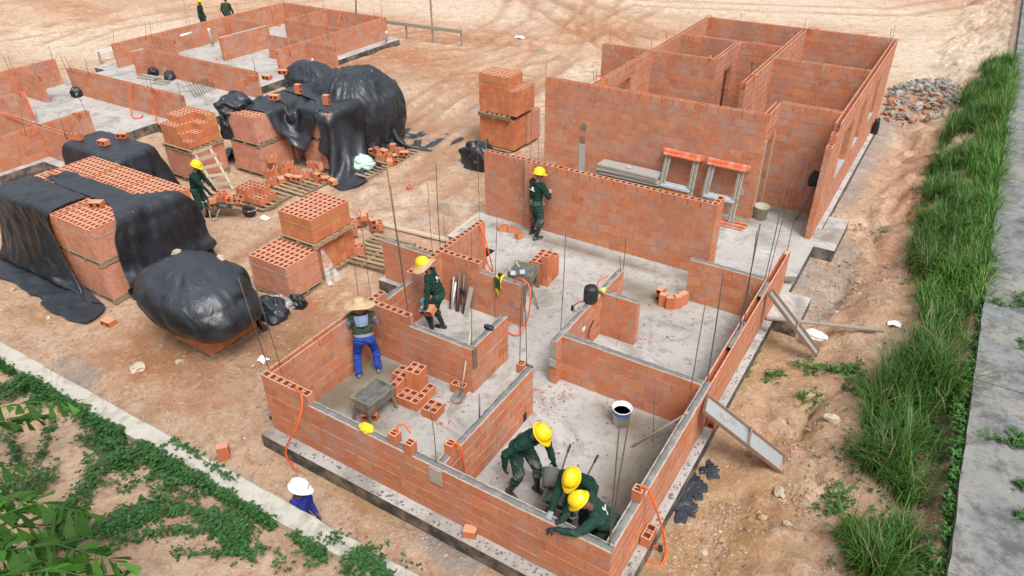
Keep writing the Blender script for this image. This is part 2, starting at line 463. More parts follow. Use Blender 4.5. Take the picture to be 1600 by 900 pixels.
MAT['trough'] = simple('mortar_box_board', (.22, .165, .11), (.36, .29, .21), 7, .85, .3, 30, tint=.3, dirt=(.16, .155, .145), dscale=5, dlo=.42, dhi=.6)
MAT['sludge'] = simple('fresh_mortar', (.085, .09, .088), (.17, .17, .165), 6, .4, .8, 14, dist=.05)
MAT['board'] = simple('weathered_board', (.30, .28, .25), (.44, .41, .37), 7, .9, .3, 25, tint=.3)
MAT['eye'] = simple('dark_eye', (.015, .012, .01), None, 5, .3, 0)
MAT['lip'] = simple('lips', (.15, .06, .05), None, 5, .5, 0)
MAT['logo'] = simple('white_print', (.62, .66, .64), None, 5, .8, 0)
MAT['emblem'] = simple('yellow_print', (.62, .58, .10), (.20, .36, .10), 40, .5, 0)
def path_mat():
    t = NT('stained_concrete')
    base = t.mix(t.noise(1.2, 7, .65), (.125, .14, .155), (.27, .275, .27))
    base = t.mix(t.ramp(t.noise(.9, 8, .7), [(.45, 0), (.65, .75)]), base, (.28, .265, .22))
    base = t.mix(t.ramp(t.noise(1.5, 10, .8), [(.48, 0), (.60, .85)]), base, (.075, .076, .074))
    base = t.mix(t.ramp(t.noise(5, 9, .85), [(.52, 0), (.62, .7)]), base, (.08, .08, .074))
    t.set('Base Color', base); t.set('Roughness', .9)
    t.bump(t.noise(14, 7, .7), .4, .015)
    return t.m
MAT['path'] = path_mat()
def cap_mat():
    t = NT('pale_render')
    base = t.mix(t.noise(1.5, 7, .65), (.38, .36, .31), (.52, .49, .43))
    base = t.mix(t.ramp(t.noise(3.2, 9, .75, dist=1), [(.48, 0), (.64, .75)]), base, (.23, .215, .18))
    s_ = t.math('SUBTRACT', 1.0, t.upmask(.3, .8))
    base = t.mix(t.math('MULTIPLY', s_, .7), base, (.36, .30, .19))
    t.set('Base Color', base); t.set('Roughness', .9)
    t.bump(t.noise(16, 7, .7), .35, .012)
    return t.m
MAT['cap'] = cap_mat()
def film_mat(name, alpha, col=(.85, .85, .84)):
    t = NT(name)
    tr = t.n('ShaderNodeBsdfTransparent'); mx = t.n('ShaderNodeMixShader')
    t.set('Base Color', (*col, 1)); t.set('Roughness', .2); t.set('Specular IOR Level', .6)
    nz = t.ramp(t.noise(6, 6, .7, dist=2.0, stretch=((1, 1, .6), (0, .5, 0))), [(.42, alpha*.18), (.62, alpha*.75), (.75, alpha*1.6)])
    t.l(nz, mx.inputs[0]); t.l(tr.outputs[0], mx.inputs[1]); t.l(t.b.outputs[0], mx.inputs[2])
    t.l(mx.outputs[0], t.out.inputs[0])
    t.bump(t.noise(14, 4, .6, dist=1.5), .6, .03)
    return t.m
MAT['film'] = film_mat('clear_stretch_film', .26)
MAT['film2'] = film_mat('loose_clear_film', .55)
# ------------------------------------------------------------------ light
w = bpy.data.worlds.new('World'); bpy.context.scene.world = w; w.use_nodes = True
nt = w.node_tree; bg = nt.nodes['Background']
sky = nt.nodes.new('ShaderNodeTexSky'); sky.sky_type = 'NISHITA'; sky.sun_disc = False
SUN_EL, SUN_AZ = R(58), R(125)          # azimuth clockwise from +Y
sky.sun_elevation = SUN_EL; sky.sun_rotation = SUN_AZ
sky.air_density = 1.0; sky.dust_density = 6.0; sky.ozone_density = .6
hs = nt.nodes.new('ShaderNodeHueSaturation'); hs.inputs['Saturation'].default_value = .16
nt.links.new(sky.outputs[0], hs.inputs['Color']); nt.links.new(hs.outputs[0], bg.inputs[0])
bg.inputs[1].default_value = .135
sl = bpy.data.lights.new('sun', 'SUN'); sl.energy = 1.5; sl.angle = R(20); sl.color = (1, .975, .945)
so = bpy.data.objects.new('sun', sl); C.objects.link(so)
sd = Vector((math.sin(SUN_AZ)*math.cos(SUN_EL), math.cos(SUN_AZ)*math.cos(SUN_EL), math.sin(SUN_EL)))
so.rotation_euler = sd.to_track_quat('Z', 'Y').to_euler(); so.location = sd*60
vs_ = bpy.context.scene.view_settings
vs_.view_transform = 'Standard'; vs_.look = 'None'; vs_.gamma = 1; vs_.use_curve_mapping = False; vs_.exposure = .42
bpy.context.scene.cycles.max_bounces = 5
bpy.context.scene.cycles.diffuse_bounces = 3
bpy.context.scene.cycles.transparent_max_bounces = 8
bpy.context.scene.cycles.use_denoising = True
# ------------------------------------------------------------------ ground
G = -.3
def axis(lo, hi, st, far):
    a = list(np.arange(lo, hi+1e-6, st)); d = st
    x = a[-1]
    while x < far: d *= 1.5; x += d; a.append(x)
    d = st; x = a[0]
    while x > -far: d *= 1.5; x -= d; a.insert(0, x)
    return np.array(a)
GX = np.concatenate([axis(-41, -14, .115, 420)[:-16], np.arange(-13.98, 3.4, .085), axis(3.5, 4, .115, 420)[-17:]]) if False else axis(-41, 4, .1, 420); GY = axis(-1, 52, .1, 420)
WALL_Y0 = 3.99; WALL_SL = .012        # the retaining wall's far face: y = WALL_Y0 + WALL_SL*(x+8)
def wall_far(x): return WALL_Y0 + .1 + WALL_SL*(x+8)
def rot_dir(p, q):
    d = (q-p).normalized(); return d.x, d.y
RUTS = []     # (u0,v0,u1,v1,width m, strength)
for (u0, v0, u1, v1, w_, s_) in ((560, 250, 880, 55, 5.5, 1.0), (640, 300, 780, 215, 3.0, .55), (840, 15, 1010, 75, 3.2, 1.3), (610, 30, 860, 42, 4.0, .8),
                                (780, 110, 930, 20, 3.0, .8), (120, 60, 290, 10, 1.6, .45), (0, 30, 120, 22, 3.0, .8)):
    a = at(u0, v0, G); b = at(u1, v1, G)
    RUTS.append((a.x, a.y, b.x, b.y, w_, s_))
TRACKS = []
for (pix, gw, dep) in (([(520, 330), (640, 262), (760, 180), (850, 100), (930, 20), (960, -20)], .22, .09), ([(600, 330), (700, 270), (830, 170), (910, 110), (935, 95)], .24, .08), ([(580, 250), (690, 190), (780, 140), (820, 115)], .25, .10),
        ([(460, 330), (590, 240), (660, 170), (760, 110), (860, 85)], .2, .07), ([(620, 60), (720, 50), (820, 70), (900, 60), (1010, 10)], .25, .09), ([(560, 90), (640, 78), (720, 72), (800, 30), (820, -10)], .25, .08), ([(90, 70), (160, 45), (290, 20), (420, 5), (520, -8)], .22, .07), ([(0, 60), (140, 40), (330, -5)], .2, .06),
        ([(840, 0), (900, 40), (1000, 90)], .26, .13), ([(870, -10), (940, 25), (1040, 60)], .26, .13), ([(1000, 5), (1200, 12), (1400, 18), (1590, -10)], .3, .06), ([(690, 420), (640, 360), (600, 300), (640, 230), (720, 140)], .18, .05), ([(380, 430), (480, 370), (560, 310), (680, 300), (740, 320)], .18, .05)):
    TRACKS.append(([(at(u, v, G).x, at(u, v, G).y) for u, v in pix], gw, dep))
def height(x, y, full=False):
    x = np.asarray(x, float); y = np.asarray(y, float)
    z = np.full(x.shape, G) + (fbm(x*.35, y*.35, 3, 3)-.45)*.12 + (fbm(x*1.6, y*1.6, 4, 9)-.47)*.07
    rut = np.zeros(x.shape)
    for k, (ax, ay, bx, by, w_, s_) in enumerate(RUTS):
        L = math.hypot(bx-ax, by-ay); dx, dy = (bx-ax)/L, (by-ay)/L
        s = (x-ax)*dx+(y-ay)*dy; p = (x-ax)*(-dy)+(y-ay)*dx
        p = p + (fbm(s*.18, p*.1, 2, 40+k)-.5)*3
        m = sstep(-2, 2, s)*(1-sstep(L-2, L+2, s))*np.exp(-(p/w_*1.6)**2)
        n = 1-np.abs(2*fbm(p*1.05, s*.16, 3, 60+k)-.93)*2.2
        n2 = fbm(p*2.2, s*.7, 4, 80+k)
        h = (np.clip(n, -1, 1)*.6 + (n2-.45)*.8)
        z = z + m*h*.17*s_
        rut = np.maximum(rut, m*np.clip(-h*1.6+.25, 0, 1))
    for (pts, gw, dep) in TRACKS:
        for off in (-.85, .85):
            dm = np.full(x.shape, 9.0)
            for (ax, ay), (bx, by) in zip(pts[:-1], pts[1:]):
                L2 = (bx-ax)**2+(by-ay)**2; L = math.sqrt(L2); nx_, ny_ = -(by-ay)/L*off, (bx-ax)/L*off
                tt = np.clip(((x-ax-nx_)*(bx-ax)+(y-ay-ny_)*(by-ay))/L2, 0, 1)
                dm = np.minimum(dm, np.hypot(x-ax-nx_-tt*(bx-ax), y-ay-ny_-tt*(by-ay)))
            dm = dm+(fbm(x*1.1, y*1.1, 2, 7)-.4)*.25
            br = .35+.9*fbm(x*.5, y*.5, 2, 91)
            dd_ = dep*.8
            z = z - dd_*np.exp(-(dm/gw)**2)*br + dd_*.7*np.exp(-((dm-gw*2.1)/(gw*.8))**2)*br
            rut = np.maximum(rut, .6*np.exp(-(dm/(gw*1.1))**2)*br)
    # the house plots are level
    for (mu, mv, mr, mh) in ((50, 15, 4.5, .55), (170, 18, 2.5, .3), (640, 80, 1.6, .22), (570, 110, 1.2, .2)):
        q = at(mu, mv, G); z = z + mh*np.exp(-((x-q.x)**2+(y-q.y)**2)/mr**2)*(.6+.8*fbm(x*1.1, y*1.1, 3, 201))
    # eroded bank to the right
    bank = sstep(-1.5, .2, x)*.36 + sstep(.0, 1.3, x)*.3
    nb = fbm(x*.9+3, y*.9, 5, 21); ter = np.abs(2*fbm(x*.75, y*.55, 4, 31)-.95)
    lump = (nb-.47)*.50 - np.clip(.16-ter, 0, .16)*1.6 + (np.abs(2*fbm(x*2.3, y*2.0, 4, 131)-.94)-.25)*.20
    ck = np.abs(2*fbm(x*1.15+7, y*.8, 5, 171)-.95); lump = lump - .10*np.exp(-(ck/.035)**2) + (fbm(x*4.5, y*4.5, 3, 181)-.44)*.09
    bm = sstep(-1.75, -.7, x)*(1-sstep(1.0, 1.5, x))
    z = z + bank + lump*bm
    z = np.where(x > 1.48, np.where(x > 3.25, .72, np.where(x > 1.66, .38, .60+.10*(fbm(x*2, y*1.3, 3, 191)-.45))), z)
    # strip between the first house and the retaining wall
    st = (1-sstep(5.1, 5.7, y))*sstep(3.6, 4.2, y)*(1-sstep(-3, -1.5, x))
    z = z + .06*st*sstep(4.5, 5.3, y) - .06*st*(1-sstep(4.5, 5.3, y))
    # retained slope near the camera
    wf = WALL_Y0 + WALL_SL*(x+8)
    up = .84 + np.clip(wf-.3-y, 0, 40)*.10 + (fbm(x*1.2, y*1.2, 4, 77)-.47)*.14
    up = np.minimum(up, 2.2)
    k = sstep(-.22, -.02, wf-y-.1)
    kx = 1-sstep(.3, 1.6, x)
    z = z*(1-k*kx) + up*k*kx
    if full: return z, rut
    return z
_GZ = {}
def gz(x, y):
    # bilinear look-up in the ground mesh once it exists
    if 'g' not in _GZ: return float(height(np.array([x]), np.array([y]))[0])
    i = min(max(int(np.searchsorted(GX, x))-1, 0), len(GX)-2); j = min(max(int(np.searchsorted(GY, y))-1, 0), len(GY)-2)
    g = _GZ['g']; a = (x-GX[i])/(GX[i+1]-GX[i]); b = (y-GY[j])/(GY[j+1]-GY[j])
    return float((g[i, j]*(1-a)+g[i+1, j]*a)*(1-b)+(g[i, j+1]*(1-a)+g[i+1, j+1]*a)*b)
def atg(u, v, dz=0.0):
    z = G
    for _ in range(6):
        p = at(u, v, z+dz); z = gz(p.x, p.y)
    return at(u, v, z+dz)
XX, YY = np.meshgrid(GX, GY, indexing='ij')
HZ, RUT = height(XX.ravel(), YY.ravel(), True)
_GZ['g'] = HZ.reshape(XX.shape)
def spots(lst):
    m = np.zeros(HZ.shape)
    x, y = XX.ravel(), YY.ravel()
    for (u, v, rx, ry, s) in lst:
        p = at(u, v, G)
        m = np.maximum(m, s*np.exp(-(((x-p.x)/rx)**2+((y-p.y)/ry)**2)))
    return m
OR = spots([(250, 560, 2.2, 1.2, 1), (160, 560, 2.5, .9, .6), (300, 620, 2.0, .8, .6), (500, 480, 1.5, 1.6, .9), (440, 540, 1.2, 1.4, .8), (60, 465, 1.6, 1, .5),
            (640, 95, 4, 1.8, 1), (560, 110, 2, 2, 1), (700, 60, 6, 2, .8), (740, 130, 4, 3, .7), (600, 30, 5, 2, .6), (120, 25, 6, 2, .8), (330, 20, 4, 1.2, .5), (210, 85, 3, 1, .7),
            (940, 50, 4, 3, .9), (1420, 330, .8, 3, .7), (1380, 400, .7, 2, .6), (1490, 840, .35, 3, 1.2), (1530, 520, .3, 3, 1.2), (640, 210, 2.5, 2, .6), (780, 60, 5, 2, .6), (1440, 255, .8, 3, .6), (400, 325, 1, .8, .5), (1300, 500, .5, .8, .4)])
PALE = spots([(700, 10, 12, 5, .8), (880, 180, 2.5, 4, .8), (300, 60, 12, 4, .9), (100, 70, 8, 3, .8), (960, 120, 3, 3, .9), (1480, 90, 5, 6, 1), (1250, 10, 14, 6, .9), (1050, 10, 8, 3, .8), (600, 320, 2.5, 2.5, .65), (680, 330, 2, 2, .6), (720, 170, 1.5, 3, .6), (480, 300, 2, 1.4, .5), (470, 380, 1.0, 2.2, .4), (560, 300, 2, 2, .5)])
OR = OR*.82
GREY = spots([(1300, 440, .5, 2.6, 1), (1370, 220, .55, 5, 1), (1330, 300, .4, 2, .9), (1260, 430, .5, 1.2, 1), (700, 860, .8, .35, 1), (830, 890, 1, .3, .9), (620, 800, .7, .25, .6), (120, 590, .7, .5, .9), (100, 565, .5, .4, .7), (430, 640, .3, .4, .7),
              (672, 222, .3, .22, 1.2), (745, 170, .35, .9, .9), (690, 325, .5, .35, 1), (650, 345, .5, .4, .7), (740, 265, 1, .7, .6), (630, 440, .5, .5, .7), (1000, 20, 4, 1, .5), (845, 85, .5, .35, 1)])
OCH = spots([(1150, 830, 1.3, 3.2, .75), (1240, 620, 1.1, 4.5, .6), (1300, 480, .9, 3, .45), (1180, 560, .6, 2.5, .9), (1100, 800, .7, 2, 1), (1060, 880, .6, 1, 1), (1250, 680, .8, 2, .6), (1210, 560, .5, 1, .8), (560, 780, 1.4, .3, .8), (80, 480, 1, .6, .5), (60, 500, .5, .4, .8), (420, 260, 1.2, 1, .6), (330, 330, 1.5, 1, .4), (1200, 820, .8, 1.5, .5)])
DAMP = spots([(430, 535, .9, .9, .8), (250, 545, 1.0, .5, .6), (330, 590, 1, .4, .5), (450, 560, .5, .7, .7), (1190, 530, .3, .6, .7), (560, 740, 1.2, .18, .7), (760, 860, .8, .2, .6), (700, 845, .25, .2, 1), (1090, 740, .4, .6, .5), (400, 290, 1, .7, .6), (640, 120, 1.6, 1.2, .5)])
gf = grid_faces(len(GX), len(GY))
gf = [(a, d, c, b) for a, b, c, d in gf]
ground = np_obj('ground', np.stack([XX.ravel(), YY.ravel(), HZ], 1), gf, MAT['soil'])
for nm, arr in (('orange', OR), ('pale', PALE), ('grey', GREY), ('ochre', OCH), ('damp', DAMP), ('rut', RUT)):
    a = ground.data.attributes.new(nm, 'FLOAT', 'POINT'); a.data.foreach_set('value', arr.astype(np.float32))
tag(ground, 'sandy orange building site soil with wheel ruts and patches of grey dust', 'ground', kind='structure')
# ------------------------------------------------------------------ concrete path on the right
def rough_slab(mb, x0, x1, y0, y1, z0, z1, st=.25, jit=.01, mi=0):
    ny = max(2, int((y1-y0)/st)); prof = [(x0, z0), (x0, z1), (x1, z1), (x1, z0)]
    vs = []
    for i in range(ny+1):
        y = y0+(y1-y0)*i/ny
        for x, z in prof: vs.append((x+random.uniform(-jit, jit), y, z+random.uniform(-jit, jit)*.4))
    fs = [(i*4+k, (i+1)*4+k, (i+1)*4+(k+1) % 4, i*4+(k+1) % 4) for i in range(ny) for k in range(4)]
    fs += [(0, 1, 2, 3), (ny*4+3, ny*4+2, ny*4+1, ny*4)]
    mb.add(vs, fs, mi)
mb = MB()
y = 1.0
while y < 62:
    L = random.uniform(2.1, 2.5)
    rough_slab(mb, 1.61, 3.3, y, y+L-.015, .42, .8+random.uniform(-.012, .012), .3, .012)
    y += L
tag(mb.build('concrete_path', MAT['path']), 'dark stained concrete path slabs along the top of the grassy bank', 'path', kind='structure')
# ------------------------------------------------------------------ retaining wall, bottom left
rw = thing('retaining_wall', 'low concrete wall with pale worn top and ivy creeping over it', 'wall', (-8, WALL_Y0, -.6))
mb = MB()
x = -22.0
while x < 1.2:
    L = 3.35
    n = 14; vs = []
    for i in range(n+1):
        xx = x + (L-.012)*i/n
        yf = WALL_Y0 + WALL_SL*(xx+8) + .07
        j = [random.uniform(-.012, .012) for _ in range(4)]
        for (yy, zz) in ((yf-.30+j[0], -.6), (yf-.30+j[0], .985+j[1]*.5), (yf-.28+j[0], 1.0+j[1]*.5), (yf-.02+j[2], 1.0+j[3]*.5), (yf+j[2], .985), (yf+j[2], -.6)): vs.append((xx, yy, zz))
    fs = [(i*6+k, i*6+(k+1) % 6, (i+1)*6+(k+1) % 6, (i+1)*6+k) for i in range(n) for k in range(6)]
    fs += [tuple(range(5, -1, -1)), tuple(n*6+k for k in range(6))]
    mb.add(vs, fs)
    x += L
mb.build('wall_body', MAT['cap'], rw, world=True)
# ------------------------------------------------------------------ brick walls
T = .14
JOINT = .0075; BH = .186
BX29 = [-.145, -.123, -.033, -.013, .013, .033, .123, .145]
BY14 = [-.07, -.05, -.008, .008, .05, .07]
def hole29(i, j):
    if i in (1, 5): return 1 <= j <= 3
    if i == 3: return j in (1, 3)
    return False
def strip_mortar(mb, axis_, a, b, f, z, w=.098, mi=0, amp=.010):
    n = max(3, int((b-a)/.05)); vs = []
    for i in range(n+1):
        s = a+(b-a)*i/n
        for k, (o, dz) in enumerate(((-.5, -.03), (-.47, .4), (0, 1), (.47, .4), (.5, -.03))):
            h = z + (dz*amp*random.uniform(.4, 1.5) if dz > 0 else -.01)
            c = f + w*o + random.uniform(-.007, .007)
            vs.append((s, c, h) if axis_ == 'x' else (c, s, h))
    fs = []
    for i in range(n):
        for k in range(4):
            q = (i*5+k, (i+1)*5+k, (i+1)*5+k+1, i*5+k+1)
            fs.append(q if axis_ == 'x' else q[::-1])
    mb.add(vs, fs, mi, smooth=True)
def brick_wall(house, axis_, a, b, f, n, top='mortar', z0=0.0, ops=(), mat=None, extra=(), ph=0, label=None, mort=None, n_fn=None):
    """a..b along the axis, f = lower face coordinate across, n courses; ops = openings (s0,s1,z0,z1); extra = intervals with one more course of open blocks"""
    mb = MB(); c = f+T/2
    def put(s0, s1, z, hh=None, tint=None, j=.0022):
        L = s1-s0; hh = hh or BH
        if L < .03: return
        o = random.uniform(-j, j)
        if axis_ == 'x': mb.box(((s0+s1)/2, c+o, z+hh/2), (L, T, hh), tint=tint)
        else: mb.box((c+o, (s0+s1)/2, z+hh/2), (T, L, hh), tint=tint)
    def core(s0, s1, z, hh, d=T-.018):
        if s1-s0 < .06: return
        if axis_ == 'x': mb.box(((s0+s1)/2, c, z+hh/2), (s1-s0-.024, d, hh), mi=1)
        else: mb.box((c, (s0+s1)/2, z+hh/2), (d, s1-s0-.024, hh), mi=1)
    def open_block(s0, s1, z, deep=.10):
        L = s1-s0; k = L/.29
        xs = [v*k for v in BX29]
        m = (0 if axis_ == 'x' else PI/2)
        p = ((s0+s1)/2, c, z+.095) if axis_ == 'x' else (c, (s0+s1)/2, z+.095)
        if L < .2: mb.holes(p, [-L/2, -L/2+.022, L/2-.022, L/2], [-.07, -.048, .048, .07], .19, lambda i, j: i == 1 and j == 1, deep, rz=m, mi_in=2)
        else: mb.holes(p, xs, BY14, .19, hole29, deep, rz=m, mi_in=2)
    def chan(s0, s1, z):
        L = s1-s0
        t_ = random.random()
        for sg in (-1, 1):
            o = sg*(T/2-.0125)
            p = ((s0+s1)/2, c+o, z+.1) if axis_ == 'x' else (c+o, (s0+s1)/2, z+.1)
            d = (L, .025, .19) if axis_ == 'x' else (.025, L, .19)
            mb.box((p[0], p[1], z+.095), d, tint=t_)
        p = ((s0+s1)/2, c) if axis_ == 'x' else (c, (s0+s1)/2)
        d = (L, T-.052) if axis_ == 'x' else (T-.052, L)
        mb.box((p[0], p[1], z+.03), (d[0], d[1], .06), mi=2)
    for k in range(n+1):
        z = z0+.2*k+.008
        if k == n:
            ivs = [tuple(e) for e in extra]
        else:
            ivs = [(a, b)]
            for (s0, s1, q0, q1) in ops:
                if z+.1 > q0 and z+.1 < q1:
                    nv = []
                    for (x0, x1) in ivs:
                        if s0 > x0: nv.append((x0, min(s0, x1)))
                        if s1 < x1: nv.append((max(s1, x0), x1))
                    ivs = [v for v in nv if v[1]-v[0] > .02]
        for (x0, x1) in ivs:
            off = .15 if (k+ph) % 2 else 0
            s = a - .3 + off
            last = (k == n-1)
            if not (last and top in ('channel', 'holes')) and k < n: core(x0, x1, z-.008, .2)
            if k == n or (last and top in ('channel', 'holes')): core(x0, x1, z-.008, .05)
            while s < x1:
                e1 = s+.3
                if 0 < x1-e1 < .09: e1 = x1
                if 0 < e1-x0 < .09: s += .3; continue
                b0 = s
                if 0 < b0-x0 < .09: b0 = x0
                s0, s1 = max(b0, x0)+JOINT, min(e1, x1)-JOINT
                if s0 < x0+JOINT+.001: s0 = x0
                if s1 > x1-JOINT-.001: s1 = x1
                if s1-s0 > .03:
                    if k == n: open_block(s0, s1, z)
                    elif last and top == 'channel' and not any(e[0] < (s0+s1)/2 < e[1] for e in extra): chan(s0, s1, z)
                    elif last and top == 'holes': open_block(s0, s1, z)
                    else: put(s0, s1, z)
                s = e1 if e1 >= x1 else s+.3
    w_ = mb.build('wall', [mat or MAT['brick'], MAT['mortar'], MAT['brick_in']], house, world=True)
    if label: w_['label'] = label
    if top == 'mortar':
        mm = MB()
        cuts = [(a, b)]
        for e in extra:
            nv = []
            for (x0, x1) in cuts:
                if e[0] > x0+.01: nv.append((x0, e[0]))
                if e[1] < x1-.01: nv.append((e[1], x1))
            cuts = nv
        for (x0, x1) in cuts: strip_mortar(mm, axis_, x0, x1, c, z0+.2*n)
        if mm.V: mm.build('mortar_bed', MAT['wetmortar'], house, world=True)
    return w_
def slab(house, rects, z=0.0, th=.32, stains=()):
    mb = MB(); x0s = []
    for (x0, x1, y0, y1) in rects:
        mb.box(((x0+x1)/2, (y0+y1)/2, z-.03), (x1-x0, y1-y0, .06), mi=0)
        mb.box(((x0+x1)/2, (y0+y1)/2, z-.06-th/2), (x1-x0-.006, y1-y0-.006, th), mi=1)
    return mb
def slab_build(house, rects, stains=(), th=.32):
    # top: a fine sheet carrying damp stains; below: sides coated with bitumen
    V = []; F = []; mi = []; ST = []
    for (x0, x1, y0, y1) in rects:
        nx, ny = max(2, int((x1-x0)/.2)), max(2, int((y1-y0)/.2))
        o = len(V)
        for i in range(nx+1):
            for j in range(ny+1):
                V.append((x0+(x1-x0)*i/nx, y0+(y1-y0)*j/ny, 0))
        for i in range(nx):
            for j in range(ny):
                p = o+i*(ny+1)+j; F.append((p, p+ny+1, p+ny+2, p+1)); mi.append(0)
        o = len(V)
        for z in (0, -.055, -.055-th):
            for (x, y) in ((x0, y0), (x1, y0), (x1, y1), (x0, y1)): V.append((x, y, z))
        for k in range(4):
            F.append((o+k+4, o+(k+1) % 4+4, o+(k+1) % 4, o+k)); mi.append(1)
            F.append((o+k+8, o+(k+1) % 4+8, o+(k+1) % 4+4, o+k+4)); mi.append(1)
    V = np.array(V, float)
    st = np.zeros(len(V))
    for (x, y, rx, ry, s) in stains:
        st = np.maximum(st, s*np.exp(-(((V[:, 0]-x)/rx)**2+((V[:, 1]-y)/ry)**2)))
    st = np.clip(st*(.35+1.3*fbm(V[:, 0]*2.2, V[:, 1]*2.2, 4, 13)), 0, 1)
    o = np_obj('slab', V-np.array(house.location), F, [MAT['slab'], MAT['tar']], house, smooth=False, mi=mi)
    a = o.data.attributes.new('stain', 'FLOAT', 'POINT'); a.data.foreach_set('value', st.astype(np.float32))
    return o
def rebar(house, base, tip, r=.0072, cap=None):
    mb = MB(); base = Vector(base); tip = Vector(tip)
    mid = (base+tip)/2 + Vector((random.uniform(-.012, .012), random.uniform(-.012, .012), 0))
    mb.tube([base-Vector((0, 0, .06)), base, mid, tip], r, 5, tint=random.random())
    o = mb.build('rebar', MAT['rebar'], house, world=True)
    return o
def rebar_px(house, u, v, z, u2, v2, r=.0072):
    b = at(u, v, z); rebar(house, b, near_vertical(u2, v2, b), r)
def conduit(house, pts, r=.0135, name='conduit', mat=None):
    # smooth the polyline
    P = [Vector(p) for p in pts]
    Q = []
    for i in range(len(P)-1):
        p0 = P[max(i-1, 0)]; p1 = P[i]; p2 = P[i+1]; p3 = P[min(i+2, len(P)-1)]
        for k in range(6):
            t = k/6
            Q.append(.5*((2*p1)+(p2-p0)*t+(2*p0-5*p1+4*p2-p3)*t*t+(3*p1-p0-3*p2+p3)*t**3))
    Q.append(P[-1])
    mb = MB(); mb.tube(Q, r, 7)
    return mb.build(name, mat or MAT['conduit'], house, world=True)
# ================================================================== first house (front)
H1 = thing('unfinished_house', 'unroofed brick house nearest the camera with low wet-mortared walls and workers inside', 'house', (-8.5, 5.41, 0), group='brick houses under construction')
slab_build(H1, [(-8.5, -1.93, 5.41, 12.8), (-9.9, -1.93, 12.8, 16.2), (-1.93, -1.44, 13.37, 14.61), (-10.06, -8.5, 10.29, 11.4)],
           stains=[(-8.1, 7.0, .5, 1.4, 1.2), (-7.6, 7.9, .7, .35, 1.1), (-7.0, 6.6, .6, .5, .9), (-3.0, 8.9, .8, .5, .9), (-2.7, 7.6, .5, 1.3, 1.0), (-3.1, 6.6, .7, .7, .8), (-7.3, 12.2, .5, .35, 1.1), (-6.5, 13.9, 2.5, .2, .9), (-4.7, 12.9, .8, .5, .8), (-3.9, 14.1, .6, .4, .7), (-8.45, 5.45, .3, .2, 1.0), (-6.2, 11, .5, 1.4, .4), (-2.0, 6.4, .06, 1.4, 1.0), (-4, 5.5, 2, .1, .6)])
bw = brick_wall
bw(H1, 'x', -8.42, -2.08, 5.63, 5, 'mortar', extra=[(-8.42, -7.37)])
bw(H1, 'y', 5.77, 8.05, -8.42, 6, 'channel')
bw(H1, 'y', 8.05, 12.08, -8.42, 5, 'mortar', extra=[(8.05, 8.62), (9.42, 12.08)], ph=1)
bw(H1, 'x', -8.28, -5.98, 8.17, 5, 'mortar', extra=[(-8.28, -7.37)])
bw(H1, 'y', 8.31, 9.38, -6.12, 5, 'mortar')
bw(H1, 'x', -8.28, -6.29, 10.42, 5, 'mortar', extra=[(-8.28, -7.33)], ph=1)
bw(H1, 'x', -9.95, -8.42, 10.42, 5, 'mortar')
bw(H1, 'y', 5.77, 8.30, -4.93, 5, 'mortar')
bw(H1, 'x', -4.81, -2.22, 9.36, 5, 'mortar', ph=1)
bw(H1, 'y', 9.18, 12.04, -4.95, 5, 'mortar')
bw(H1, 'x', -4.81, -4.06, 11.03, 5, 'mortar')
bw(H1, 'x', -3.79, -2.22, 13.14, 5, 'mortar')
bw(H1, 'y', 5.77, 9.5, -2.22, 5, 'mortar')
bw(H1, 'y', 9.5, 14.65, -2.22, 5, 'channel', ph=1)
bw(H1, 'x', -9.77, -3.84, 14.30, 9, 'holes')
bw(H1, 'y', 14.30, 14.80, -3.84, 9, 'holes')
bw(H1, 'y', 14.16, 14.30, -8.48, 9, 'holes')
# mortar lying in part of the channels of the right wall, white level marks, small items of that house
mm = MB()
for s0, s1 in ((10.6, 11.5), (12.5, 13.1)):
    mm = MB(); strip_mortar(mm, 'y', s0, s1, -2.15, .985, .085); mm.build('mortar_bed', MAT['wetmortar'], H1, world=True)
for (c_, d_, nm, mt) in (((-6.278, 10.49, .76), (.028, .10, .42), 'end_board', 'darkwood'), ((-5.96, 8.24, .78), (.03, .11, .42), 'end_board', 'darkwood'), ((-4.88, 9.17, .80), (.11, .03, .38), 'end_board', 'timber'), ((-4.86, 8.31, .84), (.11, .03, .4), 'end_board', 'darkwood'),
        ((-4.86, 5.615, .84), (.22, .022, .30), 'cover_plate', 'timber'), ((-4.88, 9.155, .50), (.13, .02, .17), 'grout_patch', 'mortar'), ((-6.275, 10.49, .2), (.02, .12, .3), 'grout_patch', 'mortar')):
    mm = MB(); mm.box(c_, d_, jit=.003); mm.build(nm, MAT[mt], H1, world=True)
mm = MB()
mm.box((-4.86, 8.02, .12), (.16, .1, .16)); mm.build('painted_recess', MAT['glove'], H1, world=True)  # solid black block; its colour stands in for the shade of a recess
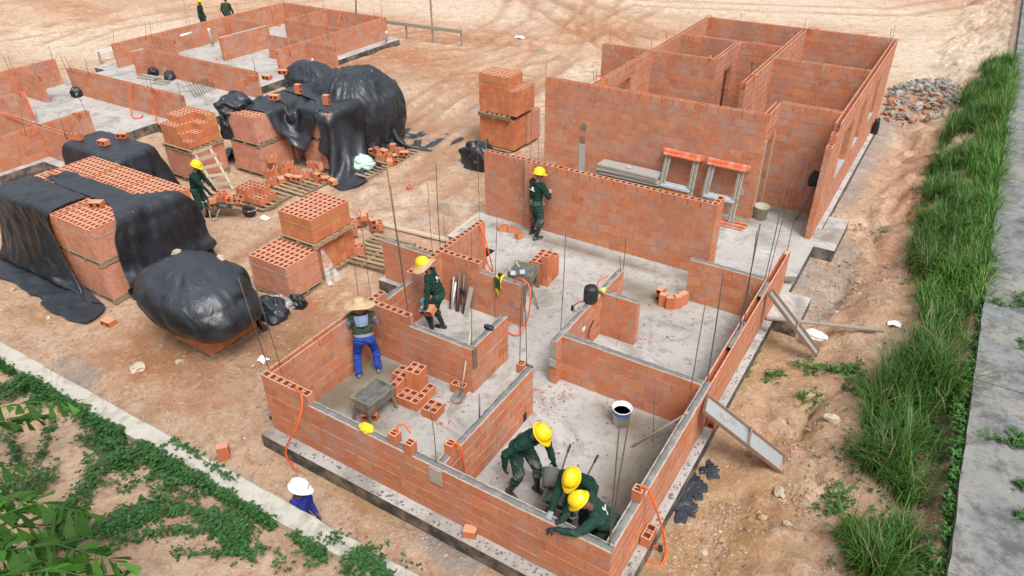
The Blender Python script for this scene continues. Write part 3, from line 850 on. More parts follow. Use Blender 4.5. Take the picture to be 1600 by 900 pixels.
for (u, v, z, u2, v2, r) in ((420, 577, 1.2, 372, 433, .009), (437, 568, 1.2, 396, 437, .007), (560, 463, 1.2, 552, 392, .006), (579, 463, 1.2, 562, 326, .006), (640, 503, 1.2, 604, 262, .009), (637, 480, 1.2, 610, 290, .006),
        (676, 398, 1.2, 668, 285, .006), (688, 390, 1.2, 681, 253, .009), (773, 490, 1.0, 777, 335, .006), (812, 567, 1, 816, 430, .007), (823, 567, 1, 818, 440, .007), (876, 516, 1, 884, 362, .007), (1080, 605, 1, 1103, 470, .008),
        (1105, 596, 1, 1130, 428, .011), (1155, 515, 1, 1188, 350, .013), (1162, 508, 1, 1183, 360, .008), (1194, 441, 1, 1228, 288, .009), (1199, 437, 1, 1238, 285, .007), (1231, 388, 1, 1262, 250, .008), (952, 853, 1, 969, 652, .009), (955, 835, 1, 984, 650, .009),
        (682, 722, 1, 672, 637, .007), (737, 538, 1, 737, 470, .007), (829, 253, 1.8, 832, 160, .006), (841, 255, 1.8, 842, 200, .006), (749, 345, 0, 746, 222, .006), (738, 400, 0.0, 735, 380, .006), (1020, 690, 0, 1024, 605, .006), (974, 420, 1, 978, 372, .007), (970, 425, 1, 968, 400, .007), (697, 395, 1.2, 692, 330, .005), (737, 404, 1.2, 737, 360, .005), (963, 540, 0, 969, 520, .005)):
    rebar_px(H1, u, v, z, u2, v2, r)
mm = MB(); b = at(748, 654, 1.0); mm.tube([(b.x, b.y+.02, .98), (b.x+.01, b.y+.03, 1.48)], .014, 8); mm.build('pipe', MAT['rust'], H1, world=True)
# orange conduits
def pxl(lst): return [at(u, v, z) for u, v, z in lst]
conduit(H1, [at(460, 608, 1.05), at(462, 607, 1.22), at(471, 618, 1.24), at(471, 640, 1.05), at(462, 670, .75), at(447, 700, .3), at(452, 722, -.02), at(470, 740, -.33), at(492, 743, -.36)], .016)
conduit(H1, [at(749, 357, 1.0), at(750, 352, 1.22), at(758, 372, 1.0), at(765, 400, .6), at(770, 425, .1), at(758, 420, .05), at(757, 408, .1)], .015)
conduit(H1, [at(745, 358, 1.1), at(752, 352, 1.2), at(756, 385, .8), at(762, 412, .35), at(771, 428, .05), at(762, 428, .03)], .015)
conduit(H1, [at(803, 440, 1.05), at(812, 435, 1.18), at(826, 445, 1.1), at(829, 465, .9), at(826, 490, .5), at(821, 508, .2), at(810, 523, .05), at(795, 520, .03), at(791, 510, .03), at(800, 503, .03), at(812, 508, .03), at(812, 520, .04)], .015)
conduit(H1, [at(933, 446, 1.0), at(937, 437, 1.12), at(950, 432, 1.12)], .013)
conduit(H1, [at(914, 471, .9), at(905, 472, .9), at(897, 478, .7), at(897, 488, .4)], .013)
conduit(H1, [at(617, 684, 1.1), at(622, 666, 1.28), at(632, 664, 1.3), at(641, 676, 1.24)], .015)
conduit(H1, [at(704, 702, 1.1), at(708, 692, 1.26), at(717, 697, 1.2), at(723, 715, .95), at(726, 741, .5)], .016)
conduit(H1, [at(998, 775, 1.08), at(1002, 761, 1.26), at(1012, 764, 1.24), at(1025, 795, .9), at(1037, 835, .2), at(1040, 865, -.2), at(1031, 884, -.3), at(1015, 880, -.3), at(1012, 862, -.28), at(1022, 853, -.26), at(1030, 856, -.25)], .017)
mm = MB(); p = at(1032, 857, -.24); mm.box(p, (.05, .09, .05), rz=.5, jit=.012); mm.build('plug', MAT['black'], H1, world=True)
mm = MB(); p = at(894, 481, .5); mm.box(p, (.05, .04, .12), jit=.01); mm.build('plug', MAT['black'], H1, world=True)
conduit(H1, [at(805, 243, 1.78), at(812, 238, 1.9), at(818, 246, 1.8)], .013)
conduit(H1, [at(868, 258, 1.78), at(875, 256, 1.86), at(884, 264, 1.8)], .013)
conduit(H1, [at(922, 530, .3), at(919, 522, .45), at(925, 505, .75), at(928, 500, .82)], .012, 'cable', MAT['black'])
mm = MB(); p = at(906, 513, .62); mm.box((-4.80, p.y, .62), (.03, .09, .09), jit=.012); mm.build('socket_box', MAT['white'], H1, world=True)
# ================================================================== second house (behind, full height)
H2 = thing('unfinished_house', 'tall unroofed brick house at the back right with walls built to full storey height', 'house', (-8.5, 17.6, 0), group='brick houses under construction')
slab_build(H2, [(-9.9, -1.93, 16.2, 18.0), (-8.65, -1.95, 18.0, 27.1), (-10.2, -8.65, 21.4, 22.3), (-1.93, -1.44, 17.0, 18.86)],
           stains=[(-3.4, 18.5, .6, .2, .9), (-4, 17.4, .6, .4, .6), (-1.7, 17.7, .2, .2, .9), (-3, 16.8, .6, .5, .4)])
bf = MAT['brick_far']
JOINT = .0105; BH = .181
def win(u0, v0, u1, v1, ut, vt):
    a = atx(u0, v0, -2.08); b = atx(u1, v1, -2.08); c = atx(ut, vt, -2.08)
    return (min(a.y, b.y), max(a.y, b.y, c.y), a.z, c.z)
WINS = []
for q in ((1311, 245, 1321, 234, 1337.5, 178), (1335, 213, 1345, 195, 1355, 150), (1360, 170, 1368, 152, 1371, 133)):
    y0, y1, z0, z1 = win(*q)
    WINS.append((y0, max(y1, y0+.9), 1.0, 2.2))
bw(H2, 'x', -9.87, -3.68, 17.60, 14, 'channel', mat=bf)
bw(H2, 'y', 17.74, 26.9, -8.5, 14, 'channel', mat=bf, ops=[(18.9, 20.1, 1.4, 2.4)])
bw(H2, 'x', -10.1, -8.5, 21.7, 14, 'channel', mat=bf)
bw(H2, 'x', -8.36, -6.34, 21.7, 14, 'channel', mat=bf, ph=1)
bw(H2, 'y', 21.84, 24.1, -6.48, 14, 'channel', mat=bf, ops=[(22.7, 23.5, 0, 2.2)])
bw(H2, 'x', -8.36, -5.05, 24.1, 14, 'channel', mat=bf, ops=[(-5.9, -5.15, 0, 2.2)])
bw(H2, 'y', 19.9, 26.9, -5.05, 14, 'channel', mat=bf)
bw(H2, 'x', -4.91, -2.22, 22.75, 14, 'channel', mat=bf)
bw(H2, 'x', -8.5, -2.08, 26.9, 14, 'channel', mat=bf)
bw(H2, 'x', -3.68, -2.22, 18.72, 14, 'channel', mat=bf, ph=1)
bw(H2, 'y', 17.74, 18.72, -3.82, 14, 'channel', mat=bf, ops=[(17.85, 18.6, 0, 2.1)])
bw(H2, 'y', 17.9, 26.9, -2.22, 14, 'channel', mat=bf, ops=WINS)
bw(H2, 'y', 17.3, 17.6, -2.22, 12, 'holes', mat=bf)
bw(H2, 'y', 17.6, 17.9, -2.22, 13, 'holes', mat=bf)
for (y0, y1, z0, z1) in WINS:
    mm = MB(); mm.box((-2.15, (y0+y1)/2, z0-.0), (.17, y1-y0+.1, .05)); mm.build('window_sill', MAT['mortar'], H2, world=True)
mm = MB(); mm.box((-8.43, 19.5, 1.42), (.16, 1.25, .05)); mm.build('window_sill', MAT['mortar'], H2, world=True)
mm = MB()
mm.box((-3.665, 17.73, 1.05), (.02, .03, 2.1)); mm.box((-3.665, 17.79, 1.05), (.035, .05, 2.1)); mm.box((-3.665, 18.64, 1.05), (.03, .05, 2.1))
mm.build('door_post', MAT['palewood'], H2, world=True)
mm = MB()
p = at(919, 245, .3); mm.box((-8.62, 17.592, .55), (.20, .016, 1.1)); mm.build('grout_patch', MAT['mortar'], H2, world=True)
mm = MB(); mm.box((-4.03, 17.592, .72), (.16, .014, .19)); mm.build('grout_patch', MAT['mortar'], H2, world=True)
mm = MB(); mm.box((-8.62, 17.590, 1.22), (.13, .02, .2)); mm.build('painted_recess', MAT['darkwood'], H2, world=True)  # flat dark plate on the wall face, recess shade painted as colour
mm = MB(); mm.box((-8.60, 17.59, 1.62), (.13, .02, .16)); mm.build('painted_recess', MAT['darkwood'], H2, world=True)  # upper plate, likewise a hollow's shade put into a dark colour
for (u, v, z, u2, v2) in ((853, 120, 2.8, 854, 99), (953, 66, 2.8, 953, 48), (1018, 75, 2.8, 1018, 60), (1394, 60, 2.8, 1399, 40), (1390, 62, 2.8, 1394, 44), (1257, 45, 2.8, 1260, 27), (1041, 60, 2.8, 1041, 48), (932, 125, 2.8, 932, 108), (928, 127, 2.8, 927, 110), (1158, 28, 2.8, 1159, 20)):
    rebar_px(H2, u, v, z, u2, v2, .007)
for pts in ([at(1101, 26, 2.8), at(1108, 23, 2.86), at(1114, 28, 2.8)], [at(932, 128, 2.8), at(936, 118, 2.95), at(950, 141, 2.72)], [at(1172, 118, 2.8), at(1180, 118, 2.86), at(1187, 119, 2.8)], [at(1260, 46, 2.8), at(1270, 42, 2.9), at(1280, 47, 2.8)], [at(1108, 92, 2.8), at(1110, 87, 2.88), at(1112, 92, 2.8)], [at(989, 90, 2.8), at(992, 88, 2.86), at(995, 88, 2.8)]):
    conduit(H2, pts, .016)
# ================================================================== third house (upper left)
H3 = thing('unfinished_house', 'unroofed brick house at the upper left with waist-high walls and pale floor', 'house', (-31.0, 10, 0), group='brick houses under construction')
slab_build(H3, [(-31.2, -23.6, 3.0, 27.6), (-23.6, -22.3, 14.2, 18.3), (-23.6, -22.4, 10.2, 11.0), (-32.0, -31.2, 17.2, 18.2)], stains=[(-26, 16, 1, 1, .3), (-24.5, 20.5, .8, .8, .3)])
def l3(*a, **k): return bw(H3, *a, mat=bf, **k)
l3('y', 9, 15.15, -31.0, 5, 'channel')
l3('y', 17.7, 27.3, -31.1, 5, 'channel')
l3('x', -30.86, -29.1, 13.45, 5, 'channel')
l3('y', 9, 12.2, -27.75, 5, 'channel')
l3('x', -28.4, -24.0, 10.52, 5, 'channel')
l3('y', 4, 10.52, -24.0, 5, 'channel')
l3('x', -24.0, -22.48, 10.52, 5, 'channel', ph=1)
l3('y', 10.66, 12.2, -24.0, 5, 'channel')
l3('x', -29.3, -22.48, 14.66, 5, 'channel')
l3('x', -29.3, -22.48, 17.92, 5, 'channel')
l3('y', 17.4, 17.92, -29.3, 5, 'plain')
l3('x', -30.96, -29.4, 19.5, 5, 'channel')
l3('x', -30.96, -28.0, 23.45, 5, 'channel')
l3('y', 20.76, 23.45, -28.0, 5, 'plain')
l3('y', 22.26, 27.3, -24.3, 5, 'channel')
l3('x', -31.1, -24.16, 27.3, 5, 'channel')
l3('x', -26.53, -22.48, 22.12, 5, 'channel')
l3('y', 20.58, 22.12, -24.3, 5, 'channel')
l3('y', 24.74, 27.3, -28.05, 5, 'channel')
l3('x', -28.05, -24.3, 24.6, 5, 'channel')
for (u, v, z, u2, v2) in ((178, 68, 1, 177, 48), (228, 60, 1, 226, 34), (238, 62, 1, 233, 33), (292, 38, 1, 285, -10), (296, 37, 1, 294, 22), (344, 26, 1, 339, 10), (347, 26, 1, 342, 9), (372, 22, 1, 368, 3), (82, 92, 1, 76, 73), (57, 118, 1, 50, 97), (15, 109, 1, 5, 87), (20, 108, 1, 12, 85), (36, 143, 1, 29, 120), (105, 110, 1, 94, 87), (112, 112, 1, 100, 86), (139, 117, 1, 132, 92), (231, 137, 1, 228, 122), (237, 139, 1, 233, 122), (282, 152, 1, 277, 128),
        (480, 36, 1, 473, 8), (484, 42, 1, 478, 18), (443, 3, 1, 442, -12), (505, 12, 1, 503, -8), (543, 42, 1, 541, 26), (513, 62, 1, 511, 36), (420, 55, 1, 414, 36), (597, 27, 1, 594, -12), (586, 28, 1, 583, 14), (590, 33, 1, 590, 28), (398, 110, 1, 394, 88), (352, 97, 0, 346, 80), (357, 97, 0, 352, 79), (362, 97, 0, 357, 80), (400, 115, 0, 394, 89), (40, 210, 1, 33, 176), (60, 196, 1, 55, 173), (101, 208, 1, 95, 186), (134, 175, 1, 124, 154), (125, 190, 1, 118, 180)):
    rebar_px(H3, u, v, z, u2, v2, .008)
for pts in ([at(203, 130, 1), at(206, 130, 1.06), at(204, 150, .6), at(204, 172, .12), at(209, 184, .04), at(221, 183, .04), at(222, 178, .04)], [at(236, 140, 1), at(245, 141, 1.06), at(240, 160, .6), at(243, 182, .1), at(248, 194, .03), at(256, 194, .03)],
        [at(25, 146, 1), at(38, 147, 1.06), at(50, 175, .5), at(56, 192, .05)], [at(113, 178, 1), at(122, 177, 1.06), at(132, 190, .5), at(135, 198, .2)], [at(0, 175, 1.04), at(8, 180, 1.04), at(30, 188, 1.04)], [at(423, 15, 1), at(426, 25, .6), at(428, 35, .15), at(437, 40, .05), at(437, 33, .05), at(430, 31, .05), at(428, 35, .05)],
        [at(446, 76, 1), at(450, 75, 1.05), at(455, 90, .5)], [at(528, 19, 1), at(532, 17, 1.05), at(528, 38, .5)], [at(572, 28, 1), at(576, 24, 1.05), at(570, 32, .8)], [at(337, 95, 1), at(340, 91, 1.05), at(343, 98, .95)]):
    conduit(H3, pts, .02)
mm = MB(); mm.tube([at(326, 46, .95), at(332, 66, .05)], .055, 10); mm.build('drain_pipe', MAT['white'], H3, world=True)
mm = MB(); mm.tube([at(282, 56, .75), at(299, 51, .75)], .05, 10); mm.build('drain_pipe', MAT['white'], H3, world=True)
mm = MB(); mm.tube([at(603.5, 50, .8), at(603.5, 62, .05)], .05, 10); mm.build('drain_pipe', MAT['white'], H3, world=True)
mm = MB(); mm.tube([at(488, 92, .5), at(490, 104, .1)], .035, 10); mm.build('drain_pipe', MAT['white'], H3, world=True)
# ------------------------------------------------------------------ loose blocks
BM = [MAT['brick_loose'], MAT['brick_in']]
def proto_block():
    mb = MB(); mb.holes((0, 0, .095), BX29, BY14, .19, hole29, .085, mi_in=1, both=True, tint=.0)
    return mb.mesh('brick_block')
_pm = proto_block()
for m in BM: _pm.materials.append(m)
_hb = MB(); _hb.holes((0, 0, .095), [-.07, -.048, .048, .07], [-.07, -.048, -.008, .008, .048, .07], .19, lambda i, j: i == 1 and j in (1, 3), .085, mi_in=1, both=True, tint=.0)
_hm = _hb.mesh('half_block')
for m in BM: _hm.materials.append(m)
def block(loc, rz=0, pose='up', label='loose orange hollow brick', group='loose hollow bricks', half=False, rot=None):
    o = bpy.data.objects.new('brick', _hm if half else _pm); C.objects.link(o)
    L = .07 if half else .145
    x, y, z = loc
    if rot is not None: o.rotation_euler = rot; o.location = loc
    elif pose == 'up': o.location = loc; o.rotation_euler = (0, 0, rz)
    elif pose == 'side': o.location = (x+math.sin(rz)*.095, y-math.cos(rz)*.095, z+.07); o.rotation_euler = (-PI/2, 0, rz); 
    elif pose == 'end': o.location = (x-.095*math.cos(rz), y-.095*math.sin(rz), z+L); o.rotation_euler = (0, PI/2, rz)
    if pose == 'side':       # lying on its long narrow face, cells facing sideways
        o.rotation_euler = (PI/2, 0, rz); o.location = (x-math.sin(rz)*-.095, y-math.cos(rz)*-.095, z+.07)
        o.location = (x+math.sin(rz)*-.095*-1*0+x*0, y, z+.07)
        d = Vector((0, 0, .095)); d.rotate(o.rotation_euler); o.location = Vector((x, y, z+.07))-d
    if pose == 'end':
        d = Vector((0, 0, .095)); d.rotate(o.rotation_euler); o.location = Vector((x, y, z+L))-d
    return tag(o, label, 'brick', group)
def broken(loc, rz, label, group='broken bricks', s=.5):
    mb = MB()
    L = .29*s
    mb.holes((0, 0, .07), [-L/2, -L/2+.03, L/2-.02, L/2], BY14, .14, lambda i, j: i == 1 and j in (1, 3), .07, mi_in=1, tint=random.random())
    mb.box((L*.6, .05, .012), (.16, .10, .022), rz=.6, tint=.2, jit=.01)
    o = mb.build('broken_brick', BM); o.location = loc; o.rotation_euler = (random.uniform(-.25, .25), random.uniform(-.25, .25), rz)
    return tag(o, label, 'broken brick', group)
# ------------------------------------------------------------------ pallets
def pallet_parts(t, lx, ly, mat=None, rz=0):
    mat = mat or MAT['wood']
    n = max(5, int(ly/.165)); 
    for k in range(n):
        mb = MB(); y = -ly/2+.05+(ly-.1)*k/(n-1)
        mb.box((0, y, .115), (lx, .095, .02), jit=.004); mb.build('deck_board', mat, t)
    for k in range(3):
        mb = MB(); x = -lx/2+.05+(lx-.1)*k/2
        mb.box((x, 0, .06), (.075, ly, .085), jit=.003); mb.build('bearer', mat, t)
    for k in range(3):
        mb = MB(); y = -ly/2+.06+(ly-.12)*k/2
        mb.box((0, y, .009), (lx, .09, .018), jit=.003); mb.build('bottom_board', mat, t)
def pallet(cx, cy, z, lx, ly, label, rz=0, group='wooden pallets', swap=False):
    t = thing('pallet', label, 'pallet', (cx, cy, z), rz+(PI/2 if swap else 0), group)
    if swap: lx, ly = ly, lx
    pallet_parts(t, lx, ly)
    return t
MOD = .147
def pack(x0, x1, y0, y1, z0, courses, label, skip=None, film=None, strap=True, group='brick packs on pallets', holes_top=True, tilt=0):
    nx = max(1, round((x1-x0)/MOD)); ny = max(1, round((y1-y0)/(2*MOD)))
    px, py = (x1-x0)/nx, (y1-y0)/ny
    t = thing('brick_pack', label, 'brick pack', ((x0+x1)/2, (y0+y1)/2, z0), tilt, group)
    mb = MB(); ox, oy = -(x1-x0)/2, -(y1-y0)/2
    solid = lambda i, j, k: 0 <= i < nx and 0 <= j < ny and 0 <= k < courses and not (skip and skip(i/(nx-1 or 1), j/(ny-1 or 1), k))
    for k in range(courses):
        flip = k % 2
        for i in range(nx):
            for j in range(ny):
                if not solid(i, j, k): continue
                top = not solid(i, j, k+1)
                if not top and all(solid(i+a, j+b, k) for a, b in ((1, 0), (-1, 0), (0, 1), (0, -1))): continue
                jj = lambda: random.uniform(-.003, .003)
                cx, cy, cz = ox+px*(i+.5)+jj(), oy+py*(j+.5)+jj(), .2*k+.098
                if top and holes_top:
                    a, b = px-.005, py-.005
                    mb.holes((cx, cy, cz), [-a/2, -a/2+.03, a/2-.03, a/2], [-b/2, -b/2+.03, -.022, .022, b/2-.03, b/2], .194, lambda p, q: p == 1 and q in (1, 3), .12, mi_in=1)
                elif j in (0, ny-1) and False: pass
                else:
                    if (i+k) % 3 == 0 or flip == 0:
                        mb.box((cx, cy-py/4, cz), (px-.005, py/2-.005, .194)); mb.box((cx, cy+py/4, cz), (px-.005, py/2-.005, .194))
                    else: mb.box((cx, cy, cz), (px-.005, py-.005, .194))
    mb.build('block_stack', BM, t)
    H = .2*courses
    if strap:
        s = MB(); z = H-.22
        for (c, d) in (((0, oy-.006, z), (x1-x0+.02, .004, .022)), ((0, -oy+.006, z), (x1-x0+.02, .004, .022)), ((ox-.006, 0, z), (.004, y1-y0+.008, .022)), ((-ox+.006, 0, z), (.004, y1-y0+.008, .022))): s.box(c, d)
        s.build('strap', MAT['pack_strap'], t)
    if film:
        # stretch film wrapped round the sides, puckered and torn at the top
        zb, zt = film
        n = 56; rows = 9; V = []
        for r in range(rows):
            z = zb+(zt-zb)*r/(rows-1)
            for q in range(n):
                a = q/n*4; s_ = int(a); f = a-s_
                P = [(ox, oy), (-ox, oy), (-ox, -oy), (ox, -oy)]
                p0, p1 = P[s_], P[(s_+1) % 4]
                x, y = p0[0]+(p1[0]-p0[0])*f, p0[1]+(p1[1]-p0[1])*f
                e = .012+.014*random.random()
                nx_, ny_ = ((0, -1), (1, 0), (0, 1), (-1, 0))[s_]
                dz = (random.uniform(-.05, .03) if r == rows-1 else 0)
                V.append((x+nx_*e+(.01 if x > 0 else -.01), y+ny_*e+(.01 if y > 0 else -.01), z+dz))
        np_obj('plastic_wrap', V, grid_faces(rows, n, True), MAT['film'], t)
    return t
# -- stack near the middle (three packs)
G0 = -.30
pallet(-11.97, 9.33, G0, 1.20, .98, 'wooden pallet under the film-wrapped brick pack in front of the tilted top pack', swap=True)
pack(-12.56, -11.38, 8.84, 9.80, G0+.135, 4, 'low film-wrapped brick pack in front of the raised pack', film=(0, .84))
pallet(-12.05, 10.53, G0, 1.15, 1.35, 'wooden pallet at ground level under the two-high brick stack')
pack(-12.62, -11.55, 9.87, 11.17, G0+.135, 4, 'lower brick pack carrying the raised pack beside the slatted pallet', strap=False)
pallet(-11.93, 10.4, G0+.94, 1.12, 1.30, 'wooden pallet raised between two brick packs, ends sticking out')
pack(-12.44, -11.41, 9.78, 11.00, G0+1.08, 3, 'raised brick pack with rows of square holes on top of the two-high stack')
# -- the group behind the ladder
for (x0, x1, y0, y1, lab, sk) in ((-18.45, -17.2, 13.32, 14.55, 'corner pack of the group, facing the loose bricks', None), (-18.4, -17.2, 14.66, 15.9, 'pack wedged between the film-wrapped corner pack and the tarp dome', None),
                              (-16.78, -15.52, 14.66, 15.9, 'pack half under the big black tarp dome', None), (-16.78, -15.52, 16.0, 17.2, 'pack hidden inside the big tarp dome', None), (-18.3, -17.0, 16.0, 17.2, 'pack at the back under the tarp dome', None)):
    pallet((x0+x1)/2, (y0+y1)/2, G0, x1-x0+.04, y1-y0+.04, 'ground pallet below the lower ' + lab)
    pack(x0, x1, y0, y1, G0+.135, 4, 'lower brick ' + lab, film=(0, .83), strap=False)
    pallet((x0+x1)/2, (y0+y1)/2, G0+.95, x1-x0+.02, y1-y0+.02, 'pallet under the upper ' + lab)
    pack(x0+.03, x1-.03, y0+.03, y1-.03, G0+1.09, 4, 'upper brick ' + lab, film=(0, .82), strap=False)
pallet(-19.2, 12.55, G0, 1.3, 1.2, 'ground pallet behind the wooden ladder')
pack(-19.85, -18.6, 12.0, 13.15, G0+.135, 4, 'lower film-wrapped brick pack the wooden ladder leans on', film=(0, .83), strap=False)
pallet(-19.2, 12.55, G0+.95, 1.32, 1.2, 'pallet under the stepped brick pack at the top of the ladder')
pack(-19.8, -18.62, 12.02, 13.12, G0+1.09, 4, 'upper brick pack taken down in steps at the top of the ladder', strap=False,
     skip=lambda a, b, k: (k == 3 and (a > .45 and b < .8)) or (k == 2 and (a > .6 and b < .55)) or (k == 1 and a > .8 and b < .3) or (k == 3 and a < .5 and b < .2))
# -- pile under the front tarp heap at the left (3 x 2 packs, two high)
cols = [(-18.62, -17.42), (-17.34, -16.14), (-16.06, -14.78)]; rows_ = [(6.75, 7.95), (8.05, 9.25)]
cn = ['left', 'middle', 'right']; rn = ['front', 'rear']
for ci, (x0, x1) in enumerate(cols):
    for ri, (y0, y1) in enumerate(rows_):
        if ci == 1 and ri == 0: pass
        lab = '%s-row %s brick pack of the big tarp-covered block' % (rn[ri], cn[ci])
        pallet((x0+x1)/2, (y0+y1)/2, G0, x1-x0+.03, y1-y0+.03, 'ground pallet under the ' + lab)
        pack(x0, x1, y0, y1, G0+.135, 4, 'lower ' + lab, film=(0, .82) if ci == 2 else None, strap=False)
        pallet((x0+x1)/2, (y0+y1)/2, G0+.95, x1-x0+.02, y1-y0+.02, 'raised pallet under the ' + lab)
        pack(x0, x1, y0, y1, G0+1.09, 4, 'upper ' + lab + ', holes showing', film=(0, .80) if (ci, ri) == (2, 0) else None, strap=(ri == 0))
# -- pile behind it
for i, (x0, x1, y0, y1) in enumerate(((-19.75, -18.55, 9.75, 10.9), (-21.0, -19.8, 9.75, 10.9))):
    pallet((x0+x1)/2, (y0+y1)/2, G0, x1-x0, y1-y0, 'pallet under the %s tarp-covered pack by the upper left house' % ('nearer', 'farther')[i])
    pack(x0, x1, y0, y1, G0+.135, 7, '%s brick pack under the flat tarp beside the upper left house' % ('nearer', 'farther')[i], strap=False)
# -- single pile under the bag-shaped tarp
pallet(-11.8, 7.14, G0, 1.22, 1.2, 'pallet sticking out under the round black tarp bundle')
pack(-12.4, -11.22, 6.56, 7.72, G0+.135, 7, 'brick pack inside the round black tarp bundle, one corner bare', strap=False)
# -- the stack by the big house wall
pallet(-12.35, 19.4, G0, 1.2, 1.5, 'pallet under the tall brick stack by the second house')
pack(-12.95, -11.65, 18.78, 19.5, G0+.135, 5, 'lower brick pack of the tall stack beside the tall house wall', strap=False)
pack(-12.6, -11.6, 19.55, 20.35, G0+.135, 5, 'film-wrapped brick pack behind the tall stack by the tall house', film=(0, 1.03), strap=False)
pallet(-12.35, 19.3, G0+1.14, 1.2, 1.3, 'greenish pallet halfway up the tall brick stack', swap=True)
pack(-12.95, -11.55, 18.78, 19.9, G0+1.28, 6, 'upper brick pack of the tall stack, one top corner taken away', skip=lambda a, b, k: (k >= 4 and a > .78) or (k >= 4 and b > .8))
# -- slatted pallets with loose bricks
pallet(-11.15, 11.55, G0, 1.25, 1.5, 'empty slatted pallet right of the two-high stack with few bricks on it', rz=.12)
pallet(-14.95, 15.55, G0, 1.25, 1.55, 'pallet with a green and white plastic heap on it', rz=-.03)
pallet(-14.75, 16.7, G0, 1.1, 1.1, 'pallet with toppled bricks right of the tarp dome', rz=.05)
pallet(-15.75, 13.45, G0, 1.2, 1.2, 'pallet between the corner pack and the wheelbarrow, some bricks left', rz=.0)
pallet(-16.0, 12.15, G0, 1.2, 1.15, 'pallet beside the wheelbarrow loaded with bricks', rz=.04)
# ------------------------------------------------------------------ loose bricks
def heap(cx, cy, z, spec, lab, grp, rz0=0):
    for (dx, dy, dz, pose, r) in spec:
        c, s = math.cos(rz0), math.sin(rz0)
        block((cx+dx*c-dy*s, cy+dx*s+dy*c, z+dz), rz0+r+random.uniform(-.08, .08), pose, lab, grp)
def rows_of(nx, ny, heights, pitch=(.15, .30)):
    out = []
    for i in range(nx):
        for j in range(ny):
            for k in range(heights[i][j]): out.append((i*pitch[0], j*pitch[1], .193*k, 'up', PI/2))
    return out
# room with the straw-hat mason
heap(-7.22, 7.35, 0, rows_of(5, 2, [[1, 2], [2, 2], [1, 3], [1, 3], [1, 1]]), 'hollow brick in the stepped stack beside the mortar trough', 'bricks stacked by the mortar trough', .05)
heap(-6.35, 7.35, 0, rows_of(2, 1, [[1], [1]]), 'hollow brick at the right foot of the stack by the mortar trough', 'bricks stacked by the mortar trough', .05)
p = at(718, 612, 0); block((p.x, p.y, 0), .1, 'up', 'single hollow brick on the floor behind the shovel blade')
p = at(566, 655, 0); block((p.x+.1, p.y+.1, 0), .6, 'side', 'hollow brick lying under the mortar trough')
# stack by second trough
heap(-7.28, 12.12, 0, rows_of(5, 2, [[1, 1], [2, 2], [3, 3], [3, 3], [4, 3]], (.152, .3)), 'hollow brick in the tall stack behind the second mortar trough', 'bricks stacked by the second trough', .05)
# upright bricks near wing wall
for k, (u, v) in enumerate(((1036, 477), (1046, 481), (1056, 480), (1066, 475), (1031, 468))):
    p = at(u, v, 0); block((p.x, p.y, 0), .2+.3*k, 'end', 'brick standing on end in the small cluster left of the inner right wall', 'bricks standing on end')
for (u, v) in ((800, 362), (787, 360)):
    p = at(u, v, 0); broken((p.x, p.y, .0), .5, 'broken brick lying beside the worker at the long wall', s=.8)
p = at(812, 372, 0); broken((p.x, p.y, 0), 1.2, 'split brick nearest the stack behind the second trough', s=.7)
p = at(905, 487, 0); broken((p.x, p.y, -.06), .3, 'thin brick fragment beside the end of the short inner wall', s=.4)
# bricks standing on the front wall etc
for (u, v, z, lab) in ((618, 690, 1.02, 'half brick standing on the front wall beside the yellow bag'), (642, 705, 1.02, 'half brick on the front wall with a conduit going into it'), (705, 706, 1.02, 'half brick on the cross wall with a drooping conduit'), (996, 778, 1.02, 'half brick on the right wall holding the coiled orange conduit'), (815, 580, .80, 'half brick set at the far end of the cross wall')):
    p = at(u, v, z); block((p.x, p.y, z), 0, 'up', lab, half=True)
p = at(735, 836, 0); block((p.x, p.y, .0), .35, 'end', 'dusty brick standing on the front slab edge', half=True)
p = at(1007, 849, 0); block((-1.995, p.y+.08, 0), PI/2, 'up', 'cement-splashed brick on the slab edge right of the corner')
p = at(1113, 665, 0); block((-1.99, p.y, 0), PI/2, 'end', 'brick wedged under the wider steel form')
# cluster outside the left wall
heap(-9.95, 11.35, -.02, rows_of(4, 2, [[1, 1], [1, 1], [1, 1], [1, 1]]), 'hollow brick in the flat cluster behind the left wing wall', 'bricks laid out behind the wing wall', .0)
for (u, v, r, pose, lab) in ((171, 507, .1, 'side', 'brick on the bare soil before the big tarp'), (352, 715, .9, 'end', 'brick on the soil beside the retaining wall')):
    p = atg(u, v); block((p.x, p.y, p.z-.01), r, pose, lab)
# loaded pallet next to the barrow
heap(-16.45, 11.85, G0+.13, rows_of(6, 2, [[2, 2], [2, 2], [2, 2], [1, 2], [1, 2], [1, 1]], (.155, .3)), 'brick stacked on the pallet beside the wheelbarrow', 'bricks on the pallet by the wheelbarrow', .05)
def scatter(pts, z, lab, grp):
    for (u, v, dz, pose) in pts:
        p = at(u, v, z+dz); block((p.x, p.y, z+dz), random.uniform(-1, 1), pose, lab, grp)
scatter([(425, 288, 0, 'up'), (432, 270, .19, 'up'), (426, 253, .38, 'up'), (445, 272, 0, 'up'), (452, 262, .19, 'up'), (420, 275, .19, 'up'), (440, 284, 0, 'side'), (452, 280, 0, 'side'), (466, 282, 0, 'side'), (462, 270, 0, 'up')], G0+.13, 'brick piled against the film-wrapped corner pack', 'bricks piled at the corner pack')
scatter([(478, 278, 0, 'up'), (492, 275, 0, 'up'), (488, 262, .19, 'up'), (500, 264, .19, 'up'), (508, 283, 0, 'side'), (497, 285, 0, 'end'), (520, 287, -.05, 'side')], G0+.13, 'brick in the small heap before the dark tarp edge', 'bricks heaped before the dome')
